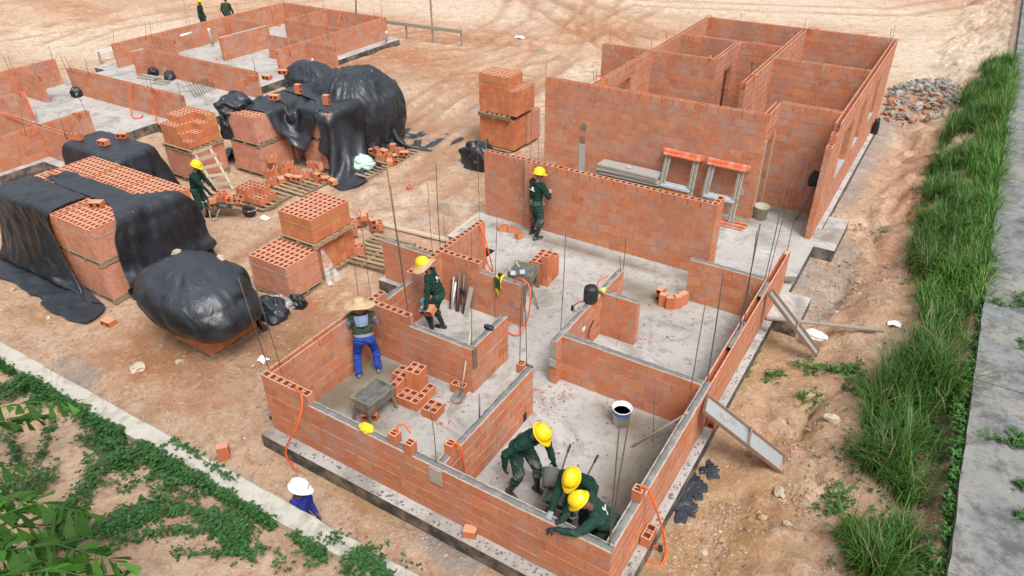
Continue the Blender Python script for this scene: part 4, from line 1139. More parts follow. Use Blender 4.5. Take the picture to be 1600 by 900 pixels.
scatter([(580, 245, .0, 'end'), (595, 250, 0, 'up'), (605, 247, 0, 'up'), (615, 238, 0, 'end'), (625, 240, .0, 'up'), (610, 256, 0, 'side'), (632, 243, 0, 'side'), (600, 240, .15, 'side'), (618, 255, 0, 'end'), (590, 240, .15, 'up')], G0+.13, 'toppled brick on the pallet right of the tarp dome', 'toppled bricks right of the dome')
scatter([(556, 352, 0, 'up'), (571, 347, .0, 'end'), (567, 342, .19, 'side'), (583, 358, 0, 'end'), (595, 357, 0, 'up'), (554, 365, 0, 'up'), (557, 385, 0, 'side'), (562, 395, 0, 'up')], G0+.13, 'brick left on the slatted pallet beside the two-high stack', 'bricks on the slatted pallet')
scatter([(84, 297, 0, 'side')], .0, 'brick behind the mesh panel in the upper left house', 'bricks in the upper left house')
for k, (u, v) in enumerate(((790, 330), (640, 296), (726, 430))):
    p = atg(u, v); broken((p.x, p.y, p.z), .4+k, ('broken brick at the slab corner left of the long wall', 'flat broken brick beside the plastic heap pallet', 'small broken brick on the room floor')[k], s=.5)
block((at(712, 148, 0).x, at(712, 148, 0).y, -.3), 0, 'up', 'brick in the upper left house') if False else None
for (u, v, pose, lab) in ((272, 122, 'up', 'brick on the upper left house floor beside a black bag'),):
    p = at(u, v, 0); block((p.x, p.y, 0), .3, pose, lab)
# ------------------------------------------------------------------ plastic sheets: a small cloth solver shapes the folds
def pbd(P, n, m, steps=90, boxes=(), pins=None, floor=None, rest=1.0, wrap=False, pressure=0.0, iters=8, thick=.025, fric=.6, grav=.0022, bend=.15, seed=1, cap_center=None):
    P = np.array(P, float); N = n*m
    idx = np.arange(N).reshape(n, m)
    batches = []
    def add(a, b, par, k):
        a = a.ravel(); b = b.ravel(); par = par.ravel()
        for q in np.unique(par):
            s = par == q
            if s.any(): batches.append((a[s], b[s], np.linalg.norm(P[a[s]]-P[b[s]], axis=1)*rest, k))
    ii, jj = np.meshgrid(np.arange(n), np.arange(m), indexing='ij')
    add(idx[:-1], idx[1:], ii[:-1] % 2, 1.0)
    if wrap: add(idx, np.roll(idx, -1, 1), jj % 2, 1.0)
    else: add(idx[:, :-1], idx[:, 1:], jj[:, :-1] % 2, 1.0)
    if wrap:
        add(idx[:-1], np.roll(idx, -1, 1)[1:], ii[:-1] % 2, .5); add(idx[1:], np.roll(idx, -1, 1)[:-1], ii[:-1] % 2, .5)
    else:
        add(idx[:-1, :-1], idx[1:, 1:], ii[:-1, :-1] % 2, .5); add(idx[1:, :-1], idx[:-1, 1:], ii[:-1, :-1] % 2, .5)
    add(idx[:-2], idx[2:], (ii[:-2]//2) % 2, bend)
    if not wrap: add(idx[:, :-2], idx[:, 2:], (jj[:, :-2]//2) % 2, bend)
    rng = np.random.default_rng(seed)
    P = P+rng.normal(0, .006, P.shape)
    w = np.ones(N)
    if pins is not None: w[pins] = 0
    P0 = P.copy(); O = P.copy()
    if pins is not None and not isinstance(pins, tuple): pass
    for s in range(steps):
        V = (P-O)*.93; O = P.copy()
        P = P+V; P[:, 2] -= grav
        if pressure:
            Q = P.reshape(n, m, 3)
            du = np.zeros_like(Q); du[1:-1] = Q[2:]-Q[:-2]; du[0] = Q[1]-Q[0]; du[-1] = Q[-1]-Q[-2]
            dv = np.roll(Q, -1, 1)-np.roll(Q, 1, 1) if wrap else np.gradient(Q, axis=1)
            nn = np.cross(du, dv); nn /= (np.linalg.norm(nn, axis=2, keepdims=True)+1e-9)
            P = P+nn.reshape(-1, 3)*pressure
        P[w == 0] = P0[w == 0]
        for it in range(iters):
            for a, b, L, k in batches:
                d = P[b]-P[a]; l = np.linalg.norm(d, axis=1)+1e-9
                ws = w[a]+w[b]; ws[ws == 0] = 1
                c = (k*(l-L)/l/ws)[:, None]*d
                P[a] += c*w[a][:, None]; P[b] -= c*w[b][:, None]
            if it % 3 == 2 or it == iters-1:
                for (x0, x1, y0, y1, z0, z1) in boxes:
                    x0_, x1_, y0_, y1_, z1_ = x0-thick, x1+thick, y0-thick, y1+thick, z1+thick
                    ins = (P[:, 0] > x0_) & (P[:, 0] < x1_) & (P[:, 1] > y0_) & (P[:, 1] < y1_) & (P[:, 2] < z1_) & (P[:, 2] > z0) & (w > 0)
                    if not ins.any(): continue
                    q = P[ins]
                    pen = np.stack([q[:, 0]-x0_, x1_-q[:, 0], q[:, 1]-y0_, y1_-q[:, 1], z1_-q[:, 2]], 1)
                    k = pen.argmin(1); r = np.arange(len(q)); dep = pen[r, k]
                    q[:, 0] += np.where(k == 0, -dep, np.where(k == 1, dep, 0)); q[:, 1] += np.where(k == 2, -dep, np.where(k == 3, dep, 0)); q[:, 2] += np.where(k == 4, dep, 0)
                    P[ins] = q
                    o = O[ins]; O[ins] = o+(q-o)*fric
                if floor is not None:
                    f = floor+.012; b = (P[:, 2] < f) & (w > 0); P[b, 2] = f; O[b] = O[b]+(P[b]-O[b])*.8
    return P
def sheet_obj(name, parts, label, cat='tarp', mat=None, parent=None, sub=1, group=None):
    V = []; F = []
    for P, n, m, wrap in parts:
        o = len(V); V.extend(P.tolist()); F.extend([tuple(i+o for i in f) for f in grid_faces(n, m, wrap)])
    ob = np_obj(name, V, F, mat or MAT['tarp'], parent)
    if sub:
        md = ob.modifiers.new('sub', 'SUBSURF'); md.levels = sub; md.render_levels = sub
    md = ob.modifiers.new('sol', 'SOLIDIFY'); md.thickness = .004
    return tag(ob, label, cat, group) if label else ob
TOP = G0+1.09+.8
TARPS = 'black plastic tarps over brick piles'
def blockbox(): return [(-18.62, -14.78, 6.75, 7.95, -.4, TOP), (-18.62, -14.78, 8.05, 9.25, -.4, TOP)]
# A: big sheet pulled off the front left of the block
n, m = 46, 52
U, Vv = np.meshgrid(np.linspace(0, 1, n), np.linspace(0, 1, m), indexing='ij')
L_ = 3.75                                  # along the fall
s = U*L_
xs0 = -18.75+Vv*(2.45+2.05*sstep(.28, .95, U)) - .45*sstep(.3, 1, U)
topw = .95
yy = np.where(s < topw, 7.66-s, 6.70-np.maximum(0, s-topw-2.05)*.9)
zz = np.where(s < topw, TOP+.06, np.maximum(TOP+.05-(s-topw), -.26))
yy = yy - (.55*fbm(Vv*5.5+U, U*2.2, 3, 6)-.12)*sstep(.22, .9, U)
PA = pbd(np.stack([xs0, yy, zz], 2).reshape(-1, 3), n, m, 70, blockbox(), floor=G0+.02, pins=np.arange(0, m), rest=1.04, seed=2, thick=.05)
# strip lying between the rows and falling over the right end
n2, m2 = 56, 40
U, Vv = np.meshgrid(np.linspace(0, 1, n2), np.linspace(0, 1, m2), indexing='ij')
s = U*5.6
over = s-3.35
x = np.where(over < 0, -18.1+s, -14.72+np.maximum(0, over-1.9)*.4)
z = np.where(over < 0, TOP+.05+.02*np.sin(Vv*9), np.maximum(TOP+.05-np.maximum(over, 0), -.27))
wd = sstep(-.9, .35, over)
ylo = 7.70-wd*.50; yhi = 8.28+wd*1.02
y = ylo+(yhi-ylo)*Vv
x = x + np.where(over > .2, .07*np.abs(np.sin(Vv*24)), 0)
PB = pbd(np.stack([x, y, z], 2).reshape(-1, 3), n2, m2, 60, blockbox(), floor=G0+.02, pins=np.arange(0, n2*m2).reshape(n2, m2)[0], rest=1.05, seed=3, thick=.05)
# sheet over the rear pile, running down onto the block
n3, m3 = 46, 50
U, Vv = np.meshgrid(np.linspace(0, 1, n3), np.linspace(0, 1, m3), indexing='ij')
x = -21.3+U*4.1; y = 8.45+Vv*3.1
z = np.full(U.shape, TOP+.12)+.05*fbm(U*6, Vv*6, 3, 3)
rear = blockbox()+[(-21.05, -18.5, 9.7, 10.95, -.4, 1.27)]
PC = pbd(np.stack([x, y, z], 2).reshape(-1, 3), n3, m3, 110, rear, floor=G0+.02, rest=1.04, seed=4, grav=.004)
# B: bundles blown up with air: a wrapped shell, puckered towards the top and the foot
def bundle(cx, cy, hx, hy, z0, z1, n=60, m=120, bulge=.34, seed=5, ang=0.0, pw=3.2, dip=.0, fold=.04, skirt=.0, asym=.45, vf=5, topf=.3, rw=1.5, drop=.13):
    U, A = np.meshgrid(np.linspace(0, 1, n), np.linspace(0, 2*PI, m, endpoint=False), indexing='ij')
    ct, st = np.cos(A), np.sin(A)
    rr = 1/(np.abs(ct/hx)**pw+np.abs(st/hy)**pw)**(1/pw)
    tf = topf
    k = np.where(U < tf, U/tf, 1.0)
    t = np.clip((U-tf)/(1-tf), 0, 1)
    side = .5+.5*np.cos(A-ang)                          # where the air is
    fat = 1+np.sin(np.clip(t**.9, 0, 1)*PI*.98)**.75*bulge*((1-asym)+asym*2*side**1.5) + skirt*t**2
    rad = rr*np.where(U < tf, k*(1.0+.04*k**3), 1.04*fat)
    z = np.where(U < tf, z1+.05-drop*k**3, z1+.05-drop-(z1+.05-drop-z0)*t**1.05)
    X = cx+rad*ct; Y = cy+rad*st
    # long folds running from the pinned top down over the belly, and cross wrinkles low down
    g = A*m/(2*PI)
    def ridge(a, b, sd): 
        q = fbm(a, b, 3, sd); q2 = fbm(a+0*b, b, 3, sd); return np.abs(2*q-.94)
    per = lambda f, rows, sd: (1-sstep(5.3, 6.2832, A))*ridge(A*f+3, rows, sd)+sstep(5.3, 6.2832, A)*ridge((A-2*PI)*f+3, rows, sd)
    r1 = .35-per(2.6, U*1.6, seed); r2 = .35-per(6.5, U*2.6+A*0, seed+9); r3 = .3-per(13, U*5, seed+21)
    near = np.exp(-((U-.25)/.22)**2)+np.exp(-((U-1)/.25)**2)
    d = fold*(r1*rw + r2*(1.0+1.2*near) + r3*.7*(.5+near))
    wrapA = lambda f, rows, sd: (1-sstep(5.3, 6.2832, A))*fbm(A*f+3, U*rows, 3, sd)+sstep(5.3, 6.2832, A)*fbm((A-2*PI)*f+3, U*rows, 3, sd)
    d = d*np.clip(3.2*wrapA(.9, 2.2, seed+40)-.85, .08, 1.3) + fold*1.5*(wrapA(1.3, 2.5, seed+50)-.45)*2
    d = d*sstep(.04, .2, U)
    dz = np.where(U < tf, d*.8, d*.25); dr = np.where(U < tf, 0, d)
    P = np.stack([X+dr*ct, Y+dr*st, np.maximum(z+dz-dip*np.exp(-((U-.0)/.12)**2), G0+.015)], 2)
    return P
def snap(P, u, v, back=0.0):
    d = ray(u, v).normalized(); Q = P.reshape(-1, 3)-np.array(CAM); dv = np.array(d)
    al = Q@dv; pe = np.linalg.norm(Q-np.outer(al, dv), axis=1)
    c = np.where(pe < max(.07, pe.min()*1.05))[0]; i = c[al[c].argmin()]
    return Vector(P.reshape(-1, 3)[i])
# near bundle: a sheet pulled square over the bricks at the back, an air-filled belly hanging over the front and left
def over_box(x0, x1, y0, y1, nx_, ny_, top, boxes, seed, steps=60, yfun=None, rest=1.03):
    U, Vv = np.meshgrid(np.linspace(0, 1, nx_), np.linspace(0, 1, ny_), indexing='ij')
    x = x0+U*(x1-x0); ylo = (yfun(x) if yfun else y0); y = ylo+Vv*(y1-ylo)
    z = np.full(U.shape, top+.08)+.10*fbm(U*7, Vv*7, 3, seed)
    return pbd(np.stack([x, y, z], 2).reshape(-1, 3), nx_, ny_, steps, boxes, floor=G0+.02, rest=rest, seed=seed, grav=.005, bend=.05, thick=.04)
def crease(P, n, m, amp, seed):
    Q = P.reshape(n, m, 3).copy(); x, y, z = Q[..., 0], Q[..., 1], Q[..., 2]
    r = .3-np.abs(2*fbm(x*1.9+z*.7, y*1.9-z*.9, 3, seed)-.94); r2 = .3-np.abs(2*fbm(x*4.6+z*2.1, y*4.6+z*1.7, 3, seed+5)-.94)
    du = np.gradient(Q, axis=0); dv = np.gradient(Q, axis=1); nn = np.cross(du, dv); nn /= np.linalg.norm(nn, axis=2, keepdims=True)+1e-9
    nn *= np.where(nn[..., 2:3] < -.3, -1, 1)
    Q = Q+nn*(amp*(r*1.15+r2*.95))[..., None]
    Q[..., 2] = np.maximum(Q[..., 2], G0+.015)
    return Q.reshape(-1, 3)
PA = crease(PA, n, m, .07, 51); PB = crease(PB, n2, m2, .035, 53); PC = crease(PC, n3, m3, .045, 57)
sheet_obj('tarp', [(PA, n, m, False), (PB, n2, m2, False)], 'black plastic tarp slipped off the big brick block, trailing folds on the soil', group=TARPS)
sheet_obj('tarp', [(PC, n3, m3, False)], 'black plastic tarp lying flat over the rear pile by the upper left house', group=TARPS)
PSq = over_box(-13.0, -10.95, 6.85, 8.6, 54, 56, 1.26, [(-12.42, -11.2, 6.54, 7.74, -.4, 1.26)], 41)
PSq = crease(PSq, 54, 56, .035, 3)
PBag = bundle(-11.98, 7.06, .86, .60, .24, 1.46, bulge=.44, ang=-1.3, seed=7, fold=.05, asym=.4, pw=3.0, topf=.28, rw=1.3, drop=.20)
w_ = np.clip((1.0-PBag[..., 2])/1.0, 0, 1)
PBag[..., 0] += .20*np.sin(w_*PI)*sstep(-13.2, -11.6, PBag[..., 0])+.25*w_*(PBag[..., 0] < -12.2)*sstep(.35, .9, w_)     # the belly sags towards the right, the left hem is tucked up
PBag[..., 2] += .38*sstep(-11.9, -12.9, PBag[..., 0])*w_ if False else .34*(1-sstep(-12.9, -11.9, PBag[..., 0]))*w_
PBag = crease(PBag.reshape(-1, 3), 60, 120, -.03, 13).reshape(60, 120, 3)
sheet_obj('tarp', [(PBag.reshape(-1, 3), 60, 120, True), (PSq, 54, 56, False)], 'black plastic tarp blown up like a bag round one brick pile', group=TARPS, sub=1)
# C: far sheet: square over the packs, ballooned at the right rear, open at the near left corner
dbox = [(-18.35, -15.5, 14.96, 17.25, -.4, 1.62), (-16.78, -15.5, 14.64, 17.25, -.4, 1.60)]
PSq2 = over_box(-19.6, -13.7, 14.6, 19.3, 64, 60, 1.66, dbox, 47, 70, yfun=lambda x: 15.25-1.75*sstep(-16.5, -15.7, x))
PSq2 = crease(PSq2, 64, 60, .06, 23)
PDome = bundle(-16.62, 16.95, 1.25, 1.30, -.10, 2.16, n=64, m=150, bulge=.10, seed=19, ang=.4, fold=.09, skirt=.04, asym=.6, pw=2.3, topf=.42, rw=1.6, drop=.62)
PDome = crease(PDome.reshape(-1, 3), 64, 150, -.07, 33).reshape(64, 150, 3)
PRoll = bundle(-18.6, 17.15, 1.15, .55, 1.2, 2.05, n=40, m=90, bulge=.1, seed=29, fold=.09, pw=2.0, drop=.4)
PRoll = crease(PRoll.reshape(-1, 3), 40, 90, -.08, 43)
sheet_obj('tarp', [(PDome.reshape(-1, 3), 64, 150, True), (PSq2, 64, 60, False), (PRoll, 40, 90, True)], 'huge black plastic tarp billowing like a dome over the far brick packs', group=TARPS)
# D: crumpled sheet lying along the top of the group, hanging at the left corner
n4, m4 = 52, 46
U, Vv = np.meshgrid(np.linspace(0, 1, n4), np.linspace(0, 1, m4), indexing='ij')
x = -20.3+U*4.3; y = 13.75+Vv*2.5+.25*U
z = np.full(U.shape, TOP+.15)+.5*fbm(U*9, Vv*8, 4, 33)
gb = [(-18.45, -17.2, 13.32, 15.9, -.4, TOP), (-19.85, -18.6, 12.0, 13.15, -.4, TOP-.2), (-16.78, -15.52, 14.66, 17.2, -.4, TOP)]
PD = crease(pbd(np.stack([x, y, z], 2).reshape(-1, 3), n4, m4, 80, gb, floor=G0+.02, rest=1.22, seed=12, grav=.004, bend=.05, thick=.04), n4, m4, .05, 61)
sheet_obj('tarp', [(PD, n4, m4, False)], 'crumpled black tarp lying on the corner packs and hanging down beside the ladder', group=TARPS)
# crumpled bags / plastic heaps
def crumple(cx, cy, z, rx, ry, rz, name, label, cat, mat, seed=1, group=None, n=18, m=30, rough=.55):
    U, A = np.meshgrid(np.linspace(0, 1, n), np.linspace(0, 2*PI, m, endpoint=False), indexing='ij')
    ph = U*PI*.62
    x = np.sin(ph)*np.cos(A)/math.sin(PI*.62)*1.0; y = np.sin(ph)*np.sin(A); zc = (np.cos(ph)-math.cos(PI*.62))/(1-math.cos(PI*.62))
    f = fbm(x*2.3+seed*7+5, y*2.3+zc*2+5, 3, seed)
    r = 1+rough*(np.abs(2*f-.9)*1.8-.35)
    X = cx+x*rx*r; Y = cy+y*ry*r; Z = z+zc*rz*(.75+.8*(fbm(x*3+9, y*3+zc, 3, seed+3)))
    Z = np.maximum(Z, z-.02)
    P = np.stack([X, Y, Z], 2).reshape(-1, 3)
    return sheet_obj(name, [(P, n, m, True)], label, cat, mat, group=group)
p = atg(743, 262); crumple(p.x, p.y+.2, p.z, .52, .50, .75, 'plastic_bundle', 'black plastic sheet bundled on the soil by the tall brick stack', 'plastic bundle', MAT['tarp'], 3)
p = atg(424, 492); crumple(p.x, p.y, p.z, .42, .30, .36, 'plastic_bundle', 'crumpled black plastic beside the round tarp bundle', 'plastic bundle', MAT['tarp'], 5)
p = atg(467, 478); crumple(p.x, p.y, p.z, .20, .16, .26, 'plastic_bundle', 'small black plastic knot at the foot of the wrapped pack', 'plastic bundle', MAT['tarp'], 8)
p = atg(438, 480); crumple(p.x, p.y, p.z, .34, .26, .26, 'clear_film_heap', 'clear plastic film heap behind the crumpled black plastic', 'plastic film', MAT['film2'], 9)
crumple(-18.55, 13.75, 1.50, .45, .55, .45, 'plastic_bundle', 'bunched end of black sheet on the corner pack beside the stepped pack', 'plastic bundle', MAT['tarp'], 31, rough=.7)
crumple(-18.52, 13.36, .75, .16, .22, .75, 'plastic_bundle', 'black sheet end hanging down between the corner pack and the ladder', 'plastic bundle', MAT['tarp'], 33, rough=.8)
p = atg(566, 265); crumple(p.x, p.y, p.z+.13, .42, .34, .30, 'plastic_waste', 'green and white plastic waste heaped on a pallet by the dome', 'plastic waste', MAT['greenp'], 13)
for (u, v, rx, ry, sd, lab) in ((1068, 790, .20, .26, 15, 'nearest torn piece of dark plastic half buried beside the right slab edge'), (1085, 760, .17, .24, 16, 'middle torn piece of dark plastic half buried beside the right slab edge'), (1110, 735, .13, .16, 22, 'farthest torn piece of dark plastic half buried beside the right slab edge')):
    p = atg(u, v); crumple(p.x, p.y, p.z-.03, rx, ry, .07, 'plastic_scrap', lab, 'plastic scrap', MAT['tarp'], sd, rough=1.3, n=24, m=46)
p = atg(416, 660); crumple(-8.58, p.y, -.02, .07, .12, .2, 'plastic_scrap', 'torn black plastic at the front left wall corner', 'plastic scrap', MAT['tarp'], 17)
for (u, v, lab) in ((121, 150, 'black bag at the end of the long wall in the upper left house'), (240, 118, 'black bag at the wall foot in the upper left house'), (266, 124, 'second black bag beside a brick in the upper left house')):
    p = at(u, v, 0); crumple(p.x, p.y, 0, .22, .22, .32, 'plastic_bag', lab, 'plastic bag', MAT['tarp'], int(u) % 9, n=12, m=20)
p = at(1090, 420, 0); crumple(p.x-.1, p.y+.1, 0, .34, .12, .1, 'plastic_scrap', 'black plastic shreds at the right end of the long wall', 'plastic scrap', MAT['tarp'], 21, rough=.8)
# loose film hanging off the near pack
n5, m5 = 22, 10
U, Vv = np.meshgrid(np.linspace(0, 1, n5), np.linspace(0, 1, m5), indexing='ij')
x = -11.33+.20*U**3+.05*np.sin(Vv*12+U*4); y = 9.86+Vv*(.10+.34*U)-.1*U; z = .60-.88*U+.02*np.sin(Vv*9)
sheet_obj('loose_film', [(np.stack([x, y, z], 2).reshape(-1, 3), n5, m5, False)], 'strip of clear film hanging off the wrapped pack to the ground', 'plastic film', MAT['film2'])
# stones holding down the tarps
def stone(loc, s, label, mat=None, grp='loose stones', name='stone'):
    mb = MB()
    me = bpy.data.meshes.new(name)
    import bmesh
    bm = bmesh.new(); bmesh.ops.create_icosphere(bm, subdivisions=2, radius=1)
    sd = random.random()*50
    for v in bm.verts:
        k = .72+.62*mnoise.noise(v.co*1.3+Vector((sd, 0, 0)))
        v.co = Vector((v.co.x*s[0]*k, v.co.y*s[1]*k, v.co.z*s[2]*k))
    bm.to_mesh(me); bm.free()
    me.materials.append(mat or MAT['stone'])
    o = bpy.data.objects.new(name, me); C.objects.link(o); o.location = loc; o.rotation_euler = (0, 0, random.random()*6)
    return tag(o, label, 'stone', grp) if label else o
for (u, v, lab) in ((272, 392, 'left stone weighing down the bag-shaped tarp'), (358, 381, 'right stone weighing down the bag-shaped tarp')):
    p = snap(np.concatenate([PBag.reshape(-1, 3), PSq]), u, v); stone((p.x, p.y, p.z+.03), (.14, .09, .07), lab)
for (u, v, s_, lab) in ((76, 498, .10, 'grey stone on the soil before the big tarp'), (20, 454, .11, 'stone at the left edge by the tarp foot'), (66, 472, .09, 'small pale stone beside the tarp folds'), (216, 577, .22, 'flat stone slab on the orange soil'), (280, 566, .12, 'small stone left of the tarp bundle pallet'), (1218, 770, .16, 'pale stone on the ochre bank below the wider steel form'), (1230, 820, .10, 'little stone near the bottom of the ochre bank'), (1300, 655, .20, 'flat pale stone at the edge of the tall grass'), (1100, 865, .08, 'small stone right of the orange coil'), (395, 573, .06, 'pebble near the paper scrap'), (925, 882, .07, 'stone near the black slab edge bottom')):
    p = atg(u, v); stone((p.x, p.y, p.z+s_*.2), (s_, s_*.75, s_*.5), lab)

ALLT = np.concatenate([q.reshape(-1, 3) for q in (PA, PB, PC, PDome, PSq2, PRoll, PD)])
PACKS = [(o.location, o) for o in C.objects if o.get('category') == 'brick pack']
def top_z(x, y):
    d = np.hypot(ALLT[:, 0]-x, ALLT[:, 1]-y); s_ = d < .12
    z = ALLT[s_, 2].max()+.01 if s_.any() else -9
    for l, o in PACKS:
        me = o.children[0].data
        c = [v.co for v in me.vertices if abs(v.co.x+l.x-x) < .1 and abs(v.co.y+l.y-y) < .1]
        if c: z = max(z, max(q.z for q in c)+l.z)
    return float(z)
# on top of the tarps and packs
for (u, v, z, r, pose, lab) in ((151, 318, 1.72, .5, 'side', 'brick lying on the black tarp strip over the big block'), (122, 218, 1.36, .3, 'up', 'leftmost brick weighing down the flat rear tarp'), (163, 226, 1.36, .2, 'side', 'middle brick weighing down the flat rear tarp'), (192, 215, 1.36, .5, 'side', 'right brick weighing down the flat rear tarp'),
        (374, 163, 1.62, .2, 'up', 'lower of two bricks on the film-wrapped corner pack'), (372, 152, 1.82, .1, 'up', 'upper of two bricks on the film-wrapped corner pack'), (430, 156, 1.64, .3, 'side', 'brick on the crumpled tarp above the corner pack'), (418, 124, 1.66, .1, 'side', 'farther brick on the crumpled tarp, left of the dome'), (446, 134, 1.66, .4, 'side', 'brick at the left foot of the tarp dome'), (467, 146, 1.64, .2, 'end', 'brick standing on end before the tarp dome'), (511, 163, 1.62, .3, 'end', 'brick standing on the pack at the mouth of the dome'), (396, 127, 1.6, .2, 'up', 'brick at the far edge of the crumpled tarp'), (378, 134, 1.6, .4, 'up', 'far left brick at the edge of the crumpled tarp')):
    p = at(u, v, z); zs = top_z(p.x, p.y); p = at(u, v, zs if zs > .5 else z); zs = top_z(p.x, p.y); p = at(u, v, zs if zs > .5 else z); zs = top_z(p.x, p.y); block((p.x, p.y, max(zs, .5) if zs > .3 else z), r, pose, lab, 'bricks weighing down tarps')
# ------------------------------------------------------------------ site equipment
def part(mb, name, mat, t): return mb.build(name, mat, t)
# wheelbarrows (x forward, wheel in front)
def wheelbarrow(label, loc, rz, tray_mat):
    t = thing('wheelbarrow', label, 'wheelbarrow', loc, rz, 'wheelbarrows')
    top = [(-.42, .26), (.42, .22), (.42, -.22), (-.42, -.26)]; bot = [(-.28, .17), (.22, .15), (.22, -.15), (-.28, -.17)]
    mb = MB(); vs = [(x, y, .60 if x < 0 else .56) for x, y in top]+[(x, y, .34) for x, y in bot]
    vi = [(x*.96, y*.94, (.605 if x < 0 else .565)) for x, y in top]+[(x*.94, y*.92, .36) for x, y in bot]
    fs = []
    for k in range(4): fs.append((k, (k+1) % 4, (k+1) % 4+4, k+4)[::-1]); 
    fs.append((7, 6, 5, 4)[::-1])
    mb.add(vs, [f[::-1] for f in fs], tint=.5); mb.add(vi, fs, tint=.5)
    mb.add(vs[:4]+vi[:4], [(k, k+4, (k+1) % 4+4, (k+1) % 4) for k in range(4)], tint=.5)
    part(mb, 'tray', tray_mat, t)
    for s in (1, -1):
        mb = MB(); mb.tube([(-.98, s*.27, .66), (-.75, s*.25, .56), (-.3, s*.2, .33), (.35, s*.12, .30), (.62, s*.09, .21)], .016, 7); part(mb, 'frame_tube', MAT['rebar'], t)
        mb = MB(); mb.tube([(-1.0, s*.27, .668), (-.86, s*.26, .61)], .022, 8); part(mb, 'grip', MAT['black'], t)
        mb = MB(); mb.tube([(-.1, s*.19, .33), (-.26, s*.22, .05), (-.32, s*.22, .015), (-.40, s*.2, .05), (-.38, s*.19, .36)], .013, 6); part(mb, 'leg', MAT['galv'], t)
    mb = MB(); mb.tube([(.62, -.12, .21), (.84, -.1, .26), (.86, 0, .27), (.84, .1, .26), (.62, .12, .21)], .012, 6); part(mb, 'front_guard', MAT['galv'], t)
    mb = MB(); rm = Matrix.Rotation(PI/2, 3, 'X')
    mb.lathe([(.115, -.035), (.165, -.045), (.185, -.02), (.188, 0), (.185, .02), (.165, .045), (.115, .035)], 22, (.62, 0, .19), rm); wt = part(mb, 'tyre', MAT['black'], t)
    mb = MB(); mb.lathe([(.118, -.02), (.03, -.012), (.02, -.05), (0, -.05)], 18, (.62, 0, .19), rm); mb.lathe([(0, .05), (.02, .05), (.03, .012), (.118, .02)], 18, (.62, 0, .19), rm); part(mb, 'rim', MAT['galv'], t)
    return t
MAT['tray'] = simple('splashed_barrow_tray', (.05, .055, .07), (.09, .095, .11), 7, .6, .3, 30, dirt=(.42, .40, .37), dscale=7, dlo=.47, dhi=.6)
MAT['tray2'] = simple('cement_barrow_tray', (.10, .11, .10), (.20, .20, .19), 7, .8, .4, 30)
p1 = at(324, 326, .2); p2 = at(380, 335, -.15)
bx, by = at(350, 342, G).x, at(350, 342, G).y
BRZ = math.atan2(.52, .85)
wheelbarrow('wheelbarrow with a splashed tray heaped with bricks, held by a worker', (bx+.02, by+.12, G), BRZ, MAT['tray'])
def in_frame(ox, oy, oz, rz, x, y, z): return (ox+x*math.cos(rz)-y*math.sin(rz), oy+x*math.sin(rz)+y*math.cos(rz), oz+z)
for k, (x, y, z, ex, ey, ez) in enumerate(((-.2, .05, .45, 0, 0, .2), (-.1, -.1, .62, .1, .0, .1), (.12, .02, .50, .5, .4, .9), (.22, -.08, .58, 1.0, .3, .4), (-.32, -.02, .50, 1.3, .1, .7), (.3, .08, .50, .8, -.3, 1.5), (.05, .12, .55, .2, .5, 2.2), (-.05, .02, .66, 0, .1, .4))):
    block(in_frame(bx+.02, by+.12, G, BRZ, x, y, z-.08), 0, label='brick jumbled in the heap loaded on the wheelbarrow', group='bricks in the wheelbarrow', rot=(ex, ey, ez+BRZ))
h1 = at(886, 694, .64); h2 = at(938, 714, .64)
fw = Vector((h2.y-h1.y, -(h2.x-h1.x), 0)).normalized()
RZ2 = math.atan2(fw.y, fw.x)
hm = (h1+h2)/2; b2 = hm + fw*.80
wb2 = wheelbarrow('wheelbarrow holding mortar between the three workers in the front room', (b2.x, b2.y, 0), RZ2, MAT['tray2']); wb2.scale = (.82, .86, .95)
mb = MB(); mb.box(in_frame(b2.x, b2.y, 0, RZ2, -.03, 0, .47), (.50, .29, .05), rz=RZ2, jit=.02); tag(mb.build('mortar_heap', MAT['sludge']), 'wet mortar filling the barrow in the front room', 'mortar')
# buckets
def bucket(label, loc, rt, rb, h, mat, band=None, tilt=(0, 0, 0), group='buckets', fill=None):
    t = thing('bucket', label, 'bucket', loc, 0, group); t.rotation_euler = tilt
    mb = MB(); mb.lathe([(0, .003), (rb, 0), (rt, h), (rt+.012, h+.004), (rt+.012, h-.02), (rt-.004, h-.004), (rb-.01, .02), (0, .02)], 26); part(mb, 'pail', mat, t)
    if band:
        mb = MB(); a = h*.70; b_ = h*.84; f = lambda z: rb+(rt-rb)*z/h+.003
        mb.lathe([(f(a), a), (f(b_), b_)], 26, caps=False); part(mb, 'label_band', band, t)
    mb = MB(); pts = [(rt*math.cos(a), rt*math.sin(a)*.25+rt*.9, h-.02-.10*math.sin(a)) for a in np.linspace(0, PI, 9)]
    mb.tube([(x, -y, z) for x, y, z in pts], .004, 5); part(mb, 'handle', MAT['rebar'], t)
    if fill:
        mb = MB(); mb.lathe([(0, h*.75), (rt-.02, h*.75)], 20); part(mb, 'contents', fill, t)
    return t
p = at(970, 661, 0); bucket('white plastic bucket with a blue band in the front right room', (p.x, p.y, 0), .165, .135, .36, MAT['bucketw'], MAT['bluelabel'], fill=MAT['wetmortar'])
p = at(1187, 341, 0); bucket('dusty grey bucket beside the tall house doorway', (p.x, p.y, 0), .19, .16, .36, MAT['bucketg'])
p = at(848, 762, .62); bucket('grey bucket lying tipped in the front barrow', (p.x+.05, p.y+.1, .56), .13, .10, .27, MAT['tray2'], tilt=(1.15, 0, RZ2-1.2))
